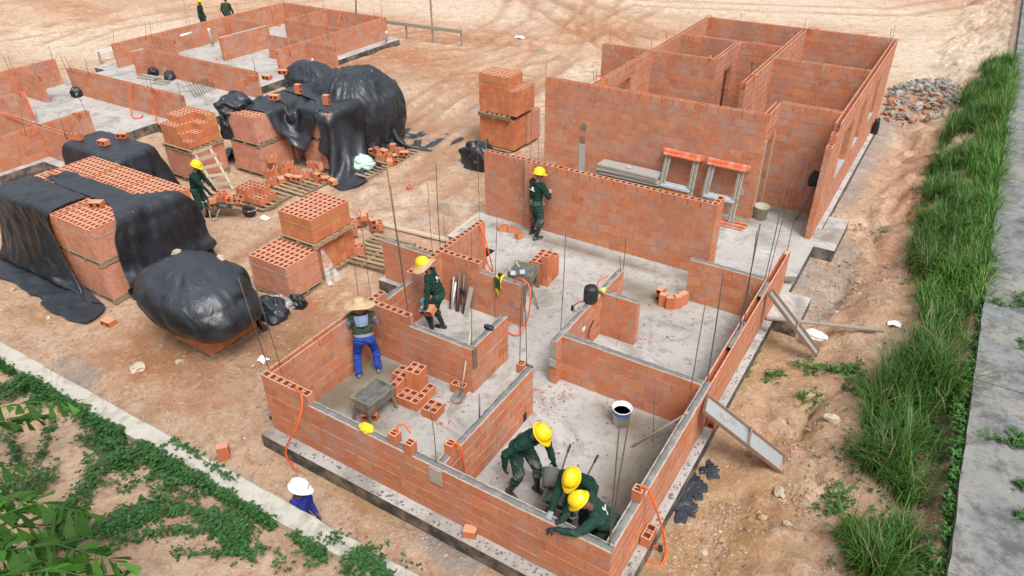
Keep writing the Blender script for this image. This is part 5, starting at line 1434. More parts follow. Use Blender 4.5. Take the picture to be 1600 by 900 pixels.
# black drum standing on the inner wall
p = at(921, 470, 1.01); t = thing('plastic_drum', 'small black drum standing on top of the inner wall', 'drum', (-4.88, p.y, 1.012))
mb = MB(); mb.lathe([(0, 0), (.125, 0), (.138, .02), (.14, .10), (.136, .11), (.14, .12), (.14, .25), (.13, .28), (.132, .29), (.132, .30), (.11, .325), (.06, .33), (.055, .345), (0, .345)], 28); part(mb, 'drum_body', MAT['black'], t)
mb = MB(); mb.tube([(.06*math.cos(a), .06*math.sin(a), .345) for a in np.linspace(0, 2*PI, 15)], .006, 5); part(mb, 'lid_ring', MAT['glove'], t)
mb = MB(); mb.lathe([(0, 0), (.03, 0), (.07, .16), (.068, .165), (0, .16)], 16, mat=Matrix.Rotation(1.45, 3, 'Y')); o = mb.build('funnel', simple('pale_yellow_plastic', (.62, .60, .22), None, 4, .5, 0)); p = at(938, 453, 1.08); o.location = (p.x-.06, p.y, 1.075); tag(o, 'pale yellow funnel lying beside the black drum', 'funnel')
# mortar troughs
def trough(label, loc, rz, lx, ly, zt):
    t = thing('mortar_trough', label, 'mortar trough', loc, rz, 'mortar troughs')
    a, b = lx/2, ly/2; d = .20
    for s in (1, -1):
        mb = MB(); mb.box((0, s*(b-.01), zt-d/2), (lx+.06, .022, d), jit=.006, mat=Matrix.Rotation(s*-.12, 3, 'X')); part(mb, 'side_board', MAT['trough'], t)
        mb = MB(); mb.box((s*(a-.01), 0, zt-d/2), (.022, ly-.03, d), jit=.006); part(mb, 'end_board', MAT['trough'], t)
    mb = MB(); mb.box((0, 0, zt-d+.01), (lx-.03, ly-.05, .02)); part(mb, 'base_board', MAT['trough'], t)
    n = 14; V = []; F = []
    for i in range(n):
        for j in range(n):
            x = -a+.02+(lx-.04)*i/(n-1); y = -b+.03+(ly-.06)*j/(n-1)
            V.append((x, y, zt-.075+.10*fb1(x*11+3, y*11+loc[0], 3, 5)))
    F = [(i*n+j, (i+1)*n+j, (i+1)*n+j+1, i*n+j+1) for i in range(n-1) for j in range(n-1)]
    np_obj('mortar', V, F, MAT['sludge'], t)
    for sx in (1, -1):
        for sy in (1, -1):
            mb = MB(); mb.bar((sx*(a-.05), sy*(b-.07), zt-.05), (sx*(a+.02), sy*(b-.02), 0), .045, .045, up=(1, 0, 0), jit=.004); part(mb, 'leg', MAT['darkwood'], t)
    return t
trough('mortar trough on wooden legs in the straw-hat mason\'s room', (-7.15, 6.82, 0), PI/2-.05, .62, .44, .52)
trough('mortar trough with trowels by the tall brick stack', (-6.98, 11.62, 0), .2, .52, .50, .58)
for (a, b, lab) in (((793, 418, .66), (803, 428, .62), 'trowel resting on the left rim of the second trough'), ((806, 408, .75), (818, 428, .60), 'trowel handle sticking out of the second trough')):
    A = at(*a); B = at(*b)
    t = thing('trowel', lab, 'trowel', A)
    mb = MB(); mb.tube([(0, 0, 0), (B-A)*.45], .016, 7); part(mb, 'handle', MAT['palewood'], t)
    mb = MB(); d = (B-A); mb.box(d*.85, (.11, .17, .006), rz=.6); part(mb, 'blade', MAT['panel'], t)
mb = MB(); mb.bar(at(833, 455, .25), at(841, 482, 0.02), .03, .03); tag(mb.build('stick', MAT['darkwood']), 'thin stick leaning at the end of the short wall by the second trough', 'stick')
# shovel
P0 = at(717, 622, .02); t = thing('shovel', 'shovel with a wooden handle leaning on the room corner, blade caked in mortar', 'shovel', (P0.x, P0.y, 0))
tp = Vector((-6.10-P0.x, 8.40-P0.y, 1.42)); 
mb = MB(); mb.tube([Vector((0, .08, .10))+(tp-Vector((0, .08, .10)))*k for k in (0, .33, .66, 1)], .017, 8); part(mb, 'shaft', MAT['palewood'], t)
bl = []
for i in range(7):
    f = i/6
    w_ = .115*(1 if f < .6 else math.sqrt(max(0, 1-((f-.6)/.42)**2)))
    for j in range(5):
        q = (j/4-.5)*2
        bl.append((q*w_, .10-.27*f, .09-.075*f+.02*q*q))
np_obj('blade', bl, [(i*5+j, i*5+j+1, (i+1)*5+j+1, (i+1)*5+j) for i in range(6) for j in range(4)], MAT['wetmortar'], t)
mb = MB(); mb.tube([(0, .12, .2), (0, .06, .075), (0, -.02, .06)], [.022, .024, .012], 8); part(mb, 'socket', MAT['rebar'], t)
# tools leaning in the small room
for k in range(8):
    u = 699+k*4.6
    b = at(u, 486-(k % 3)*2, 0); h = (.62, .72, .60, .70, .88, .92, .86, .9)[k]
    mat = (MAT['black'], MAT['galv'], MAT['white'], MAT['black'], MAT['rust'], MAT['rebar'], MAT['rust'], MAT['rebar'])[k]
    mb = MB(); mb.tube([(b.x, 10.18, 0), (b.x-.03+.02*(k % 3), 10.36, h)], .022, 7)
    tag(mb.build('pole', mat), ('black', 'grey', 'white', 'black', 'rusty', 'dark steel', 'rusty', 'dark steel')[k]+' pole leaning on the inner wall behind the brick carrier', 'pole', 'poles leaning behind the brick carrier')
for (u, v, mat, lab) in ((714, 470, MAT['black'], 'black plastic tool head among the leaning poles'),):
    p = at(u, v, .4); crumple(p.x, 10.25, .45, .07, .05, .14, 'tool_bag', lab, 'tool bag', MAT['tarp'], 4, n=10, m=14)
mb = MB(); b = at(738, 486, 0); mb.bar((b.x, 10.1, 0), (b.x+.02, 10.34, .62), .10, .02); tag(mb.build('board', MAT['board']), 'pale narrow board leaning right of the poles', 'board')
b = at(731, 500, .9); crumple(-6.06, 8.85, 1.03, .10, .06, .06, 'rag', 'dark rag hanging on the rods at the small room corner', 'rag', MAT['tarp'], 6, n=10, m=14)
mb = MB(); mb.tube([at(738, 538, 1.0), at(726, 490, 1.0)+Vector((0, 0, .15)), at(725, 455, 1.0)+Vector((0, 0, .4))], .006, 5); 
# harness on the wall
p = at(772, 440, 1.0); t = thing('safety_harness', 'yellow safety harness hung over the inner wall', 'harness', (p.x, 10.42, 1.0))
for dx, L in ((-.05, .34), (.07, .2), (.0, .42)):
    mb = MB(); mb.tube([(dx, .16, .02), (dx, .02, .03), (dx+.01, -.022, -.02), (dx-.02, -.025, -L*.6), (dx+.03, -.03, -L)], [.024, .026, .02, .024, .016], 6); part(mb, 'strap', MAT['yelcloth'], t)
mb = MB(); mb.box((.01, -.03, -.10), (.12, .05, .24), jit=.02); part(mb, 'pad', MAT['olive'], t)
mb = MB(); mb.box((.02, .04, .06), (.07, .06, .08), jit=.015); part(mb, 'buckle', MAT['black'], t)
p = at(572, 672, 1.02); crumple(p.x, 5.70, 1.012, .13, .085, .10, 'yellow_bag', 'yellow and white bag lying on the front wall', 'bag', MAT['yelcloth'], 11, n=12, m=20)
mb = MB(); mb.tube([at(988, 698, .02), at(1030, 672, .52), at(1076, 644, 1.04)], .016, 7); tag(mb.build('plastic_tube', MAT['board']), 'thin grey tube propped on the right wall of the front room', 'tube')
# trestles with orange tops
def trestle(label, loc, rz):
    t = thing('trestle', label, 'trestle', loc, rz, 'orange-topped trestles')
    for k in range(4):
        mb = MB(); y = .02+.055*(k % 2); z = 1.42+.05*(k//2)
        mb.box((0, y-.05+.01*k, z), (1.12, .05, .045), jit=.006); part(mb, 'top_rail', MAT['orangepaint'], t)
    mb = MB(); mb.box((0, -.0, 1.40), (1.0, .30, .035), jit=.005); part(mb, 'top_plate', MAT['orangepaint'], t)
    for sx in (-1, 1):
        for k in range(4):
            mb = MB(); x = sx*.38+(k-1.5)*.045; mb.bar((x, -.03-.03*(k % 2), 1.40), (x+sx*.03, -.42-.05*(k % 2), 0), .035, .03, up=(1, 0, 0)); part(mb, 'leg', MAT['galv'], t)
    mb = MB(); mb.box((0, -.25, .62), (.80, .30, .03)); part(mb, 'shelf_panel', MAT['panel'], t)
    for s in (-.11, .05):
        mb = MB(); mb.box((0, -.25+s, .645), (.78, .03, .025)); part(mb, 'panel_rib', MAT['panel'], t)
    return t
trestle('left orange-topped trestle leaning on the tall house front wall', (-5.62, 17.48, 0), -.02)
trestle('right orange-topped trestle nearest the tall house doorway', (-4.42, 17.44, 0), -.02)
t = thing('orange_frame', 'orange steel frames lying flat at the trestle feet', 'frame', (-4.1, 17.0, 0))
for k in range(4):
    mb = MB(); mb.box((.05*(k % 2), -.12+.09*k, .03+.03*(k % 2)), (.9, .05, .04), rz=.05*(k % 2), jit=.006); part(mb, 'rail', MAT['orangepaint'], t)
# stack of boards by the tall house
t = thing('board_stack', 'stack of weathered grey boards raised along the tall wall', 'board stack', (-6.98, 17.28, .42))
for k in range(8):
    mb = MB(); mb.box((random.uniform(-.05, .05), random.uniform(-.03, .03), .04+.052*k), (1.75, .46, .035), rz=random.uniform(-.02, .02), jit=.008); part(mb, 'board', MAT['board'], t)
for s in (-.6, .6):
    mb = MB(); mb.box((s, 0, -.2), (.3, .4, .43), jit=.01); part(mb, 'support', MAT['darkwood'], t)
mb = MB(); mb.box((-7.0, 17.22, .875), (.12, .06, .03)); tag(mb.build('green_box', MAT['greenp']), 'small green box on the grey board stack', 'box')
# steel forms leaning on the right wall
def form(label, top, bot, w_, depth=.07):
    A = Vector(top); B = Vector(bot); t = thing('steel_form', label, 'steel form', B, 0, 'steel forms leaning on the right wall')
    d = (A-B); L = d.length; d.normalize(); side = Vector((0, 1, 0)); side = (side-d*side.dot(d)).normalized(); nn = side.cross(d).normalized()
    if nn.z < 0: nn = -nn
    def bx(a0, a1, s0, s1, n0, n1, mat, nm):
        mb = MB(); c = d*((a0+a1)/2)+side*((s0+s1)/2)+nn*((n0+n1)/2)
        m = Matrix((side, d, nn)).transposed()
        mb.box(c, (s1-s0, a1-a0, n1-n0), mat=m); part(mb, nm, mat, t)
    bx(0, L, -w_/2, w_/2, 0, .012, MAT['steel'], 'face_plate')
    for s in (-1, 1): bx(0, L, s*w_/2-.008, s*w_/2+.008, 0, depth, MAT['rust'], 'flange')
    for a in (0, L-.015): bx(a, a+.015, -w_/2+.01, w_/2-.01, .012, depth*.8, MAT['rust'], 'end_plate')
    bx(L*.45, L*.45+.03, -w_/2-.012, w_/2+.012, depth-.002, depth+.02, MAT['rust'], 'clamp')
    return t
form('wider steel form leaning low on the right wall above the ochre bank', (-2.04, 9.02, .93), (-.72, 9.45, -.12), .36)
form('narrower steel form leaning on the right wall by the small concrete porch', (-2.03, 12.72, 1.0), (-.90, 12.68, -.05), .22)
mb = MB(); mb.bar((-2.06, 13.28, .05), (.1, 13.95, .12), .09, .03, jit=.006); tag(mb.build('plank', MAT['timber']), 'long grey plank lying out across the ochre bank from the porch', 'plank')
mb = MB(); mb.box((-2.03, 14.95, .12), (.30, .12, .03), mat=Matrix.Rotation(.5, 3, 'X') @ Matrix.Rotation(.3, 3, 'Z')); tag(mb.build('plank', MAT['darkwood']), 'short dark board at the far end of the right wall', 'plank')
p = at(1276, 520, .05); crumple(p.x, p.y, p.z-.1, .20, .13, .12, 'white_cloth', 'white plastic rag under the plank by the porch', 'rag', MAT['paper'], 14, n=12, m=18)
for (u, v, s, lab) in ((1396, 508, .13, 'white scrap on the bank near the plank end'), (415, 342, .14, 'white paper sheet on the ground right of the wheelbarrow'), (411, 564, .11, 'white paper scrap between the rods at the front left corner'), (814, 59, .3, 'white sheet on the far wheel-rutted ground')):
    p = atg(u, v); V = [(p.x+s*(i-1)*.9+random.uniform(-.02, .02), p.y+s*(j-1)*.7+random.uniform(-.02, .02), p.z+.03+random.uniform(-.015, .04)) for i in range(3) for j in range(3)]
    tag(np_obj('paper_scrap', V, [(i*3+j, (i+1)*3+j, (i+1)*3+j+1, i*3+j+1) for i in range(2) for j in range(2)], MAT['paper'], smooth=False), lab, 'paper')
# timber along the ground
for (a, b, w_, h_, mat, lab) in (((592, 349, -.22), (704, 376, -.22), .14, .05, 'palewood', 'long pale plank on the ground behind the wing wall'), ((703, 372, -.16), (752, 334, -.1), .16, .10, 'palewood', 'pale kerb board along the slab edge left of the long wall')):
    A, B = at(*a), at(*b); mb = MB(); mb.bar(A, B, w_, h_, jit=.008); tag(mb.build('plank', MAT[mat]), lab, 'plank')
p = at(616, 455, -.1); mb = MB(); mb.bar(at(590, 470, .2), at(640, 440, .2), .16, .02); 
t = thing('batter_board', 'long grey batter board on stakes beyond the upper left house', 'batter board', at(600, 37, .35))
A, B = at(600, 34, .45), at(722, 50, .45); O = Vector(t.location)
mb = MB(); mb.bar(A-O, B-O, .05, .16); part(mb, 'rail', MAT['timber'], t)
for f in (.28, .62, .98):
    q = A.lerp(B, f)-O; mb = MB(); mb.bar(q+Vector((0, .06, .1 if f != .62 else 1.3)), q+Vector((0, .06, -.9)), .07, .07, up=(1, 0, 0)); part(mb, 'stake', MAT['timber'], t)
t = thing('batter_board', 'short white batter board left of the upper left house', 'batter board', at(152, 84, .1)); O = Vector(t.location)
A, B = at(150, 83, .2), at(180, 75, .2); mb = MB(); mb.bar(A-O, B-O, .05, .18); part(mb, 'rail', MAT['white'], t)
mb = MB(); mb.bar(A-O+Vector((.05, .08, .05)), A-O+Vector((.05, .08, -.6)), .07, .07, up=(1, 0, 0)); part(mb, 'stake', MAT['timber'], t)
for (u, v, u2, v2, lab) in ((894, 4, 893, -12, ''), (556, 20, 556, -3, 'thin dark post beyond the upper left house'), (579, 62, 578, 42, 'pale stake outside the right wall of the upper left house')):
    if not lab: continue
    b = atg(u, v); mb = MB(); q = near_vertical(u2, v2, b); mb.tube([b-Vector((0, 0, .1)), q], .04, 6); tag(mb.build('stake', MAT['timber'] if 'pale' in lab else MAT['rebar']), lab, 'stake')
# wire mesh and planks in the upper left house
t = thing('rebar_mesh', 'loose rebar mesh propped on the floor of the upper left house', 'rebar mesh', at(310, 138, 0)); O = Vector(t.location)
for k in range(9):
    f = k/8; a = at(289+37*f, 127-7*f, .35); b = at(305+31*f, 152-12*f, .02)
    mb = MB(); mb.tube([a-O, b-O], .011, 5); part(mb, 'rod', MAT['rebar'], t)
mb = MB(); mb.tube([at(285, 137, .25)-O, at(328, 123, .28)-O], .011, 5); part(mb, 'cross_rod', MAT['rebar'], t)
for k, (a, b) in enumerate((((217, 120), (243, 124)), ((222, 117), (250, 122)), ((240, 128), (262, 131)), ((245, 126), (264, 128)))):
    A, B = at(*a, .04+.05*(k % 2)), at(*b, .04+.05*(k % 2)); mb = MB(); mb.bar(A, B, .2, .05); tag(mb.build('plank', MAT['board']), ('grey plank', 'upper grey plank', 'thin pale plank', 'thin upper plank')[k]+' in the small pile inside the upper left house', 'plank')
# ladder
t = thing('ladder', 'pale wooden ladder leaning against the stepped brick pack', 'ladder', at(351, 297, G)); O = Vector(t.location)
b1, b2_ = at(338, 297, G), at(364, 296, G); t1, t2 = Vector((-18.52, 11.96, .85)), Vector((-18.52, 12.44, .85))
t1 = at(302, 238, .86); t2 = at(326, 229, .86)
for a, b in ((b1, t1), (b2_, t2)):
    mb = MB(); mb.bar(a-O, b-O, .07, .045, up=(1, 0, 0)); part(mb, 'rail', MAT['palewood'], t)
for f in (.14, .36, .58, .79, .97):
    a, b = b1.lerp(t1, f), b2_.lerp(t2, f); e = (b-a).normalized()*.07
    mb = MB(); mb.bar(a-O-e+Vector((.03, 0, .02)), b-O+e+Vector((.03, 0, .02)), .03, .085, jit=.003); part(mb, 'rung', MAT['palewood'], t)
# things in the second house's porch
t = thing('prop_board', 'dark tripod board leaning inside the right wall of the tall house', 'board', (-2.5, 18.2, 0))
mb = MB(); mb.bar((-.15, 0, 0), (.22, .18, 1.3), .08, .03); part(mb, 'board', MAT['darkwood'], t)
crumple(-2.42, 18.25, 1.02, .14, .12, .34, 'dark_jacket', 'black jacket hung inside the right wall end of the tall house', 'jacket', MAT['glove'], 2, n=12, m=18)
p = at(1374, 185, 0); crumple(-1.95, 25.9, 0, .10, .16, .5, 'black_cable_coil', 'black cable bundle at the far right corner of the tall house', 'cable', MAT['tarp'], 3, n=12, m=18)
# rubble heap
protos = []
for k in range(7):
    o = stone((0, 0, -50), (1, .8, .62), None, MAT['rubble'], name='broken_concrete'); protos.append(o)
RB = simple('brick_rubble', (.42, .13, .06), (.52, .22, .13), 6, .9, .4, 25, orand=.35)
pb = []
for k in range(3):
    o = stone((0, 0, -50), (1, .75, .4), None, RB, name='broken_brick'); pb.append(o)
c0 = at(1440, 152, -.1)
for k in range(280):
    a = random.uniform(0, 2*PI); r = math.sqrt(random.random())
    x = c0.x + r*math.cos(a)*1.35; y = c0.y + r*math.sin(a)*3.3
    z = gz(x, y)+max(0, (1-r*r)*.55)*random.uniform(.55, 1)-.02
    red = (r*math.sin(a) < -.1 and random.random() < .55)
    s = random.choice((.05, .06, .08, .10, .13, .17, .22))*random.uniform(.8, 1.2)
    src = random.choice(pb if red else protos)
    o = src.copy(); C.objects.link(o); o.location = (x, y, z); o.scale = (s, s, s); o.rotation_euler = (random.uniform(-.5, .5), random.uniform(-.5, .5), random.random()*6)
    tag(o, 'piece of broken red brick in the rubble heap behind the tall house' if red else 'piece of grey concrete in the rubble heap behind the tall house', 'rubble piece', 'red brick rubble' if red else 'grey concrete rubble')
for o in protos+pb: bpy.data.objects.remove(o)
# ------------------------------------------------------------------ people
def ik(a, b, l1, l2, pole):
    a, b, pole = Vector(a), Vector(b), Vector(pole)
    d = b-a; L = d.length
    if L > (l1+l2)*.999: b = a+d*((l1+l2)*.999/L); d = b-a; L = d.length
    u = d.normalized(); c = (l1*l1-l2*l2+L*L)/(2*L); h = math.sqrt(max(0, l1*l1-c*c))
    p = pole-u*pole.dot(u)
    if p.length < 1e-4: p = u.orthogonal()
    return a+u*c+p.normalized()*h, b
def capsule(a, ra, b, rb, n=14, rings=4):
    a, b = Vector(a), Vector(b); d = b-a; L = max(d.length, 1e-5); u = d/L
    x = u.orthogonal().normalized(); y = u.cross(x)
    prof = []
    for i in range(rings+1):
        t = PI/2*i/rings; prof.append((-ra*math.cos(t), ra*math.sin(t)))
    for i in range(rings+1):
        t = PI/2*i/rings; prof.append((L+rb*math.sin(t), rb*math.cos(t)))
    V = [a+u*prof[0][0]]; F = []
    mid = prof[1:-1]
    for z, r in mid:
        for k in range(n):
            q = 2*PI*k/n; V.append(a+u*z+(x*math.cos(q)+y*math.sin(q))*r)
    V.append(a+u*prof[-1][0]); e = len(V)-1
    for k in range(n): F.append((0, 1+(k+1) % n, 1+k))
    for i in range(len(mid)-1):
        for k in range(n):
            F.append((1+i*n+k, 1+i*n+(k+1) % n, 1+(i+1)*n+(k+1) % n, 1+(i+1)*n+k))
    o = 1+(len(mid)-1)*n
    for k in range(n): F.append((o+k, o+(k+1) % n, e))
    return V, F
def person(label, loc, rz, pose, mats, hat='yellow', H=1.72, voxel=.0105, eyes=True, logo=None, group='people on the site'):
    """mats: dict skin, shirt, trousers, boots, glove, sleeve"""
    k = H/1.75
    g = pose.get
    pel = Vector(g('pelvis', (0, 0, .93)))*k
    lean = g('lean', .1); side = g('side', 0); tw = g('twist', 0)
    Rm = Matrix.Rotation(tw, 3, 'Z') @ Matrix.Rotation(-lean, 3, 'X') @ Matrix.Rotation(side, 3, 'Y')
    def S(x, y, z): return pel + Rm @ (Vector((x, y, z))*k)
    waist = S(0, 0, .14); chest = S(0, .015, .33); neck = S(0, 0, .50)
    sh = {s: S(s*.185, 0, .45) for s in (-1, 1)}
    hd = Vector(g('head', (0, .25, 1))).normalized(); hf = Vector(g('face', (0, 1, -.15))).normalized()
    hc = neck+hd*.17*k
    hf = (hf-hd*hf.dot(hd)*.6).normalized(); hr = hf.cross(hd).normalized()
    caps = []       # (a, ra, b, rb, material index)
    SK, SHIRT, TR, BOOT, GL, SLV = range(6)
    def cap(a, ra, b, rb, m): caps.append((Vector(a), ra*k, Vector(b), rb*k, m))
    for s in (-1, 1):
        hip = pel + (Matrix.Rotation(tw*.5, 3, 'Z') @ Vector((s*.095, 0, -.02)))*k
        ft = Vector(g('lf' if s < 0 else 'rf', (s*.12, 0, 0)))
        ank = Vector((ft.x, ft.y, ft.z+.09*k))
        kn, ank = ik(hip, ank, .44*k, .42*k, g('lk' if s < 0 else 'rk', (s*.15, 1, 0)))
        toe = Vector(g('lt' if s < 0 else 'rt', (s*.15, 1, 0))).normalized()
        cap(hip, .108, kn, .080, TR)
        cal = kn.lerp(ank, .35)+Vector((0, -.012, 0))
        bh = g('boot', True)
        mid = kn.lerp(ank, .38 if bh else .93)
        cap(kn, .079, mid, .072 if bh else .068, TR)
        cap(mid, .058 if bh else .05, ank, .046, BOOT if bh else TR)
        hl = ank+Vector((0, 0, -.045*k))-toe*.05*k
        cap(hl, .040, ank+toe*.10*k+Vector((0, 0, -.05*k)), .044, BOOT)
        cap(ank+toe*.10*k+Vector((0, 0, -.05*k)), .042, ank+toe*.165*k+Vector((0, 0, -.058*k)), .032, BOOT)
        # arm
        hand = Vector(g('lh' if s < 0 else 'rh', (s*.3, .1, .8)))
        el, wr = ik(sh[s], hand, .30*k, .27*k, g('le' if s < 0 else 're', (s*.6, -.6, -.3)))
        cap(S(s*.12, 0, .455), .076, sh[s], .076, SHIRT)
        cap(sh[s], .075, el, .059, SLV)
        wr2 = el.lerp(wr, .9); cap(el, .058, wr2, .045, SLV if g('long', True) else SK)
        fd = (wr-el).normalized()
        hdv = Vector(g('ld' if s < 0 else 'rd', tuple(fd))).normalized()
        pn = Vector(g('lp' if s < 0 else 'rp', (-s, .2, -.5))); pn = (pn-hdv*pn.dot(hdv)).normalized(); wd = hdv.cross(pn).normalized()
        cap(wr2, .033, wr+hdv*.02*k, .030, GL)
        for q in (-.028, 0, .026): cap(wr+wd*q*.6*k, .020, wr+hdv*.085*k+wd*q*k, .017, GL)
        for i, (q, L) in enumerate(((-.036, .068), (-.012, .080), (.012, .075), (.035, .058))):
            a = wr+hdv*.088*k+wd*q*1.1*k; b = a+(hdv*.8+pn*.45)*L*.55*k; c = b+(hdv*.25+pn*.9)*L*.5*k
            cap(a, .0115, b, .0105, GL); cap(b, .0105, c, .0085, GL)
        th = g('thumb', 1)
        sgn = -1 if s > 0 else 1
        a = wr+hdv*.03*k+wd*sgn*.03*k; b = a+(hdv*.5+wd*sgn*.7+pn*.35)*.042*k; c = b+(hdv*.75+pn*.5+wd*sgn*.1)*.036*k
        cap(a, .014, b, .012, GL); cap(b, .012, c, .0095, GL)
    # trunk
    for s in (-1, 1):
        cap(pel+Vector((s*.065, 0, 0))*k, .105, waist+Rm @ Vector((s*.055, 0, 0))*k, .114, TR)
        cap(waist+Rm @ Vector((s*.06, 0, .0))*k, .122, chest+Rm @ Vector((s*.078, 0, .02))*k, .126, SHIRT)
        cap(chest+Rm @ Vector((s*.075, 0, .02))*k, .115, S(s*.10, -.005, .43), .085, SHIRT)
        cap(pel+Vector((s*.07, -.035, -.02))*k, .095, pel+Vector((s*.07, -.03, .03))*k, .09, TR)
    cap(chest, .12, S(0, 0, .45), .08, SHIRT)
    cap(S(0, -.005, .46), .062, S(0, .0, .485), .058, SHIRT)
    cap(S(0, 0, .46), .056, neck+hd*.07*k, .052, SK)
    # head: skull, jaw, nose, brow, ears
    F_ = lambda f, u, r: hc+(hf*f+hd*u+hr*r)*k
    cap(F_(-.025, .035, 0), .092, F_(.02, .03, 0), .084, SK)
    cap(F_(.03, -.01, 0), .072, F_(.045, -.075, 0), .044, SK)
    cap(F_(.02, -.06, -.03), .04, F_(.02, -.06, .03), .04, SK)
    cap(F_(.088, .02, 0), .012, F_(.112, -.018, 0), .017, SK)
    cap(F_(.085, .035, -.035), .014, F_(.085, .035, .035), .014, SK)
    cap(F_(.078, -.058, -.014), .014, F_(.078, -.058, .014), .014, SK)
    for s in (-1, 1): cap(F_(-.005, .025, s*.088), .016, F_(-.012, -.015, s*.085), .013, SK)
    t = thing('person', label, 'person', loc, rz, group)
    V = []; F = []
    for (a, ra, b, rb, m) in caps:
        v, f = capsule(a, ra, b, rb, 12, 3); o = len(V); V += v; F += [tuple(i+o for i in q) for q in f]
    me = bpy.data.meshes.new('tmp'); me.from_pydata([tuple(v) for v in V], [], F); me.update()
    ob = bpy.data.objects.new('tmp', me); C.objects.link(ob)
    md = ob.modifiers.new('r', 'REMESH'); md.mode = 'VOXEL'; md.voxel_size = voxel
    md = ob.modifiers.new('s', 'SMOOTH'); md.factor = .5; md.iterations = 3
    dg = bpy.context.evaluated_depsgraph_get()
    ev = ob.evaluated_get(dg); m2 = bpy.data.meshes.new_from_object(ev)
    bpy.data.objects.remove(ob)
    n = len(m2.vertices); co = np.empty(n*3); m2.vertices.foreach_get('co', co); co = co.reshape(-1, 3)
    # cloth creases
    A = np.array([c[0] for c in caps]); B = np.array([c[2] for c in caps]); RA = np.array([c[1] for c in caps]); RB = np.array([c[3] for c in caps]); MI = np.array([c[4] for c in caps])
    best = np.full(n, 1e9); bi = np.zeros(n, int)
    for i in range(len(caps)):
        d = B[i]-A[i]; L2 = max(d@d, 1e-9); tt = np.clip(((co-A[i])@d)/L2, 0, 1)
        dd = np.linalg.norm(co-(A[i]+tt[:, None]*d), axis=1)-(RA[i]+(RB[i]-RA[i])*tt)
        s = dd < best; best[s] = dd[s]; bi[s] = i
    vm = MI[bi]
    nr = np.empty(n*3); m2.vertices.foreach_get('normal', nr); nr = nr.reshape(-1, 3)
    cl = np.isin(vm, (SHIRT, TR, SLV))
    sx = loc[0]*3.1
    w1 = np.abs(2*fbm(co[:, 0]*7+sx, co[:, 2]*13+co[:, 1]*6, 3, 3)-.93)-.25
    w2 = np.abs(2*fbm(co[:, 1]*9+sx, co[:, 2]*18+co[:, 0]*8, 3, 8)-.93)-.25
    co = co + nr*((w1*.040+w2*.026)*cl+.003*cl)[:, None]
    m2.vertices.foreach_set('co', co.ravel()); m2.update()
    m2.materials.clear()
    for q in ('skin', 'shirt', 'trousers', 'boots', 'glove', 'sleeve'): m2.materials.append(MAT[mats.get(q) or mats['shirt']])
    nf = len(m2.polygons); cs = np.array([vm[m2.polygons[i].vertices[0]] for i in range(nf)], dtype=np.int32)
    m2.polygons.foreach_set('material_index', cs); m2.polygons.foreach_set('use_smooth', np.ones(nf, bool))
    m2.name = 'body'
    link(bpy.data.objects.new('body', m2), t)
    Mh = Matrix((hr, hf, hd)).transposed()
    def hat_part(mb, nm, mat): return mb.build(nm, mat, t)
    top = hc+(hd*.045)*k
    if hat in ('yellow', 'whitehat', 'both'):
        mb = MB(); c = top+(hd*(.03 if hat == 'both' else 0))*k
        prof = [(.128*math.cos(a)*k, (.135*math.sin(a))*k) for a in np.linspace(0, PI/2-.02, 9)]
        def wob(v, a):
            d = math.cos(a-PI/2)
            return Vector((v.x*.93, v.y*1.12, v.z+.010*k*max(0, math.cos(a*0)) * (1 if abs(v.x) < .035*k and v.z > .07*k else 0)))
        mb.lathe([(.118*k, -.012*k)]+prof, 30, c, Mh, wob=wob)
        # brim, longer in front
        br = []
        for i, (r0, z) in enumerate(((.124, .004), (.140, -.008), (.142, -.014), (.122, -.012))):
            for q in range(30):
                a = 2*PI*q/30; e = max(0, math.sin(a))**2*(.055 if r0 > .13 else 0)
                br.append(c+Mh @ Vector((r0*math.cos(a)*.93, (r0*1.12+e)*math.sin(a), z-e*.25))*k)
        mb.add(br, [(i*30+q, i*30+(q+1) % 30, (i+1)*30+(q+1) % 30, (i+1)*30+q) for i in range(3) for q in range(30)], smooth=True)
        for s in (-.028, 0, .028):
            pts = [c+Mh @ Vector((s*k, 1.12*.128*k*math.cos(a), .137*k*math.sin(a)+.004*k)) for a in np.linspace(.5, PI-.35, 9)]
            mb.tube(pts, .008*k if s == 0 else .005*k, 6)
        hat_part(mb, 'hard_hat', MAT['whitehat' if hat == 'whitehat' else 'yellow'])
        if hat == 'whitehat':
            mb = MB(); mb.lathe([(0, .002), (.022*k, 0)], 12, c+Mh @ Vector((-.035, -.137, .035))*k, Mh @ Matrix.Rotation(1.25, 3, 'X')); hat_part(mb, 'emblem', MAT['emblem'])
    if hat in ('straw', 'both'):
        R_ = .30 if hat == 'straw' else .26
        mb = MB(); sd = random.random()*9
        def wob(v, a): return Vector((v.x, v.y, v.z+(.022*math.sin(a*2+sd)+.012*math.sin(a*3+1))*k*min(1, math.hypot(v.x, v.y)/(R_*k))**2))
        c = hc+hd*.05*k
        pr = [(R_, -.03), (R_-.01, -.022), (.2, .0), (.135, .012), (.122, .04)]
        if hat == 'straw': pr += [(.115, .085), (.095, .115), (.06, .125), (.02, .118), (0, .116)]
        else: pr += [(.11, .06)]
        pr = [(R_-.002, -.036), (.12, .002)][::-1]+pr
        mb.lathe([(r*k, z*k) for r, z in pr], 36, c, Mh, wob=wob)
        hat_part(mb, 'straw_hat', MAT['straw'])
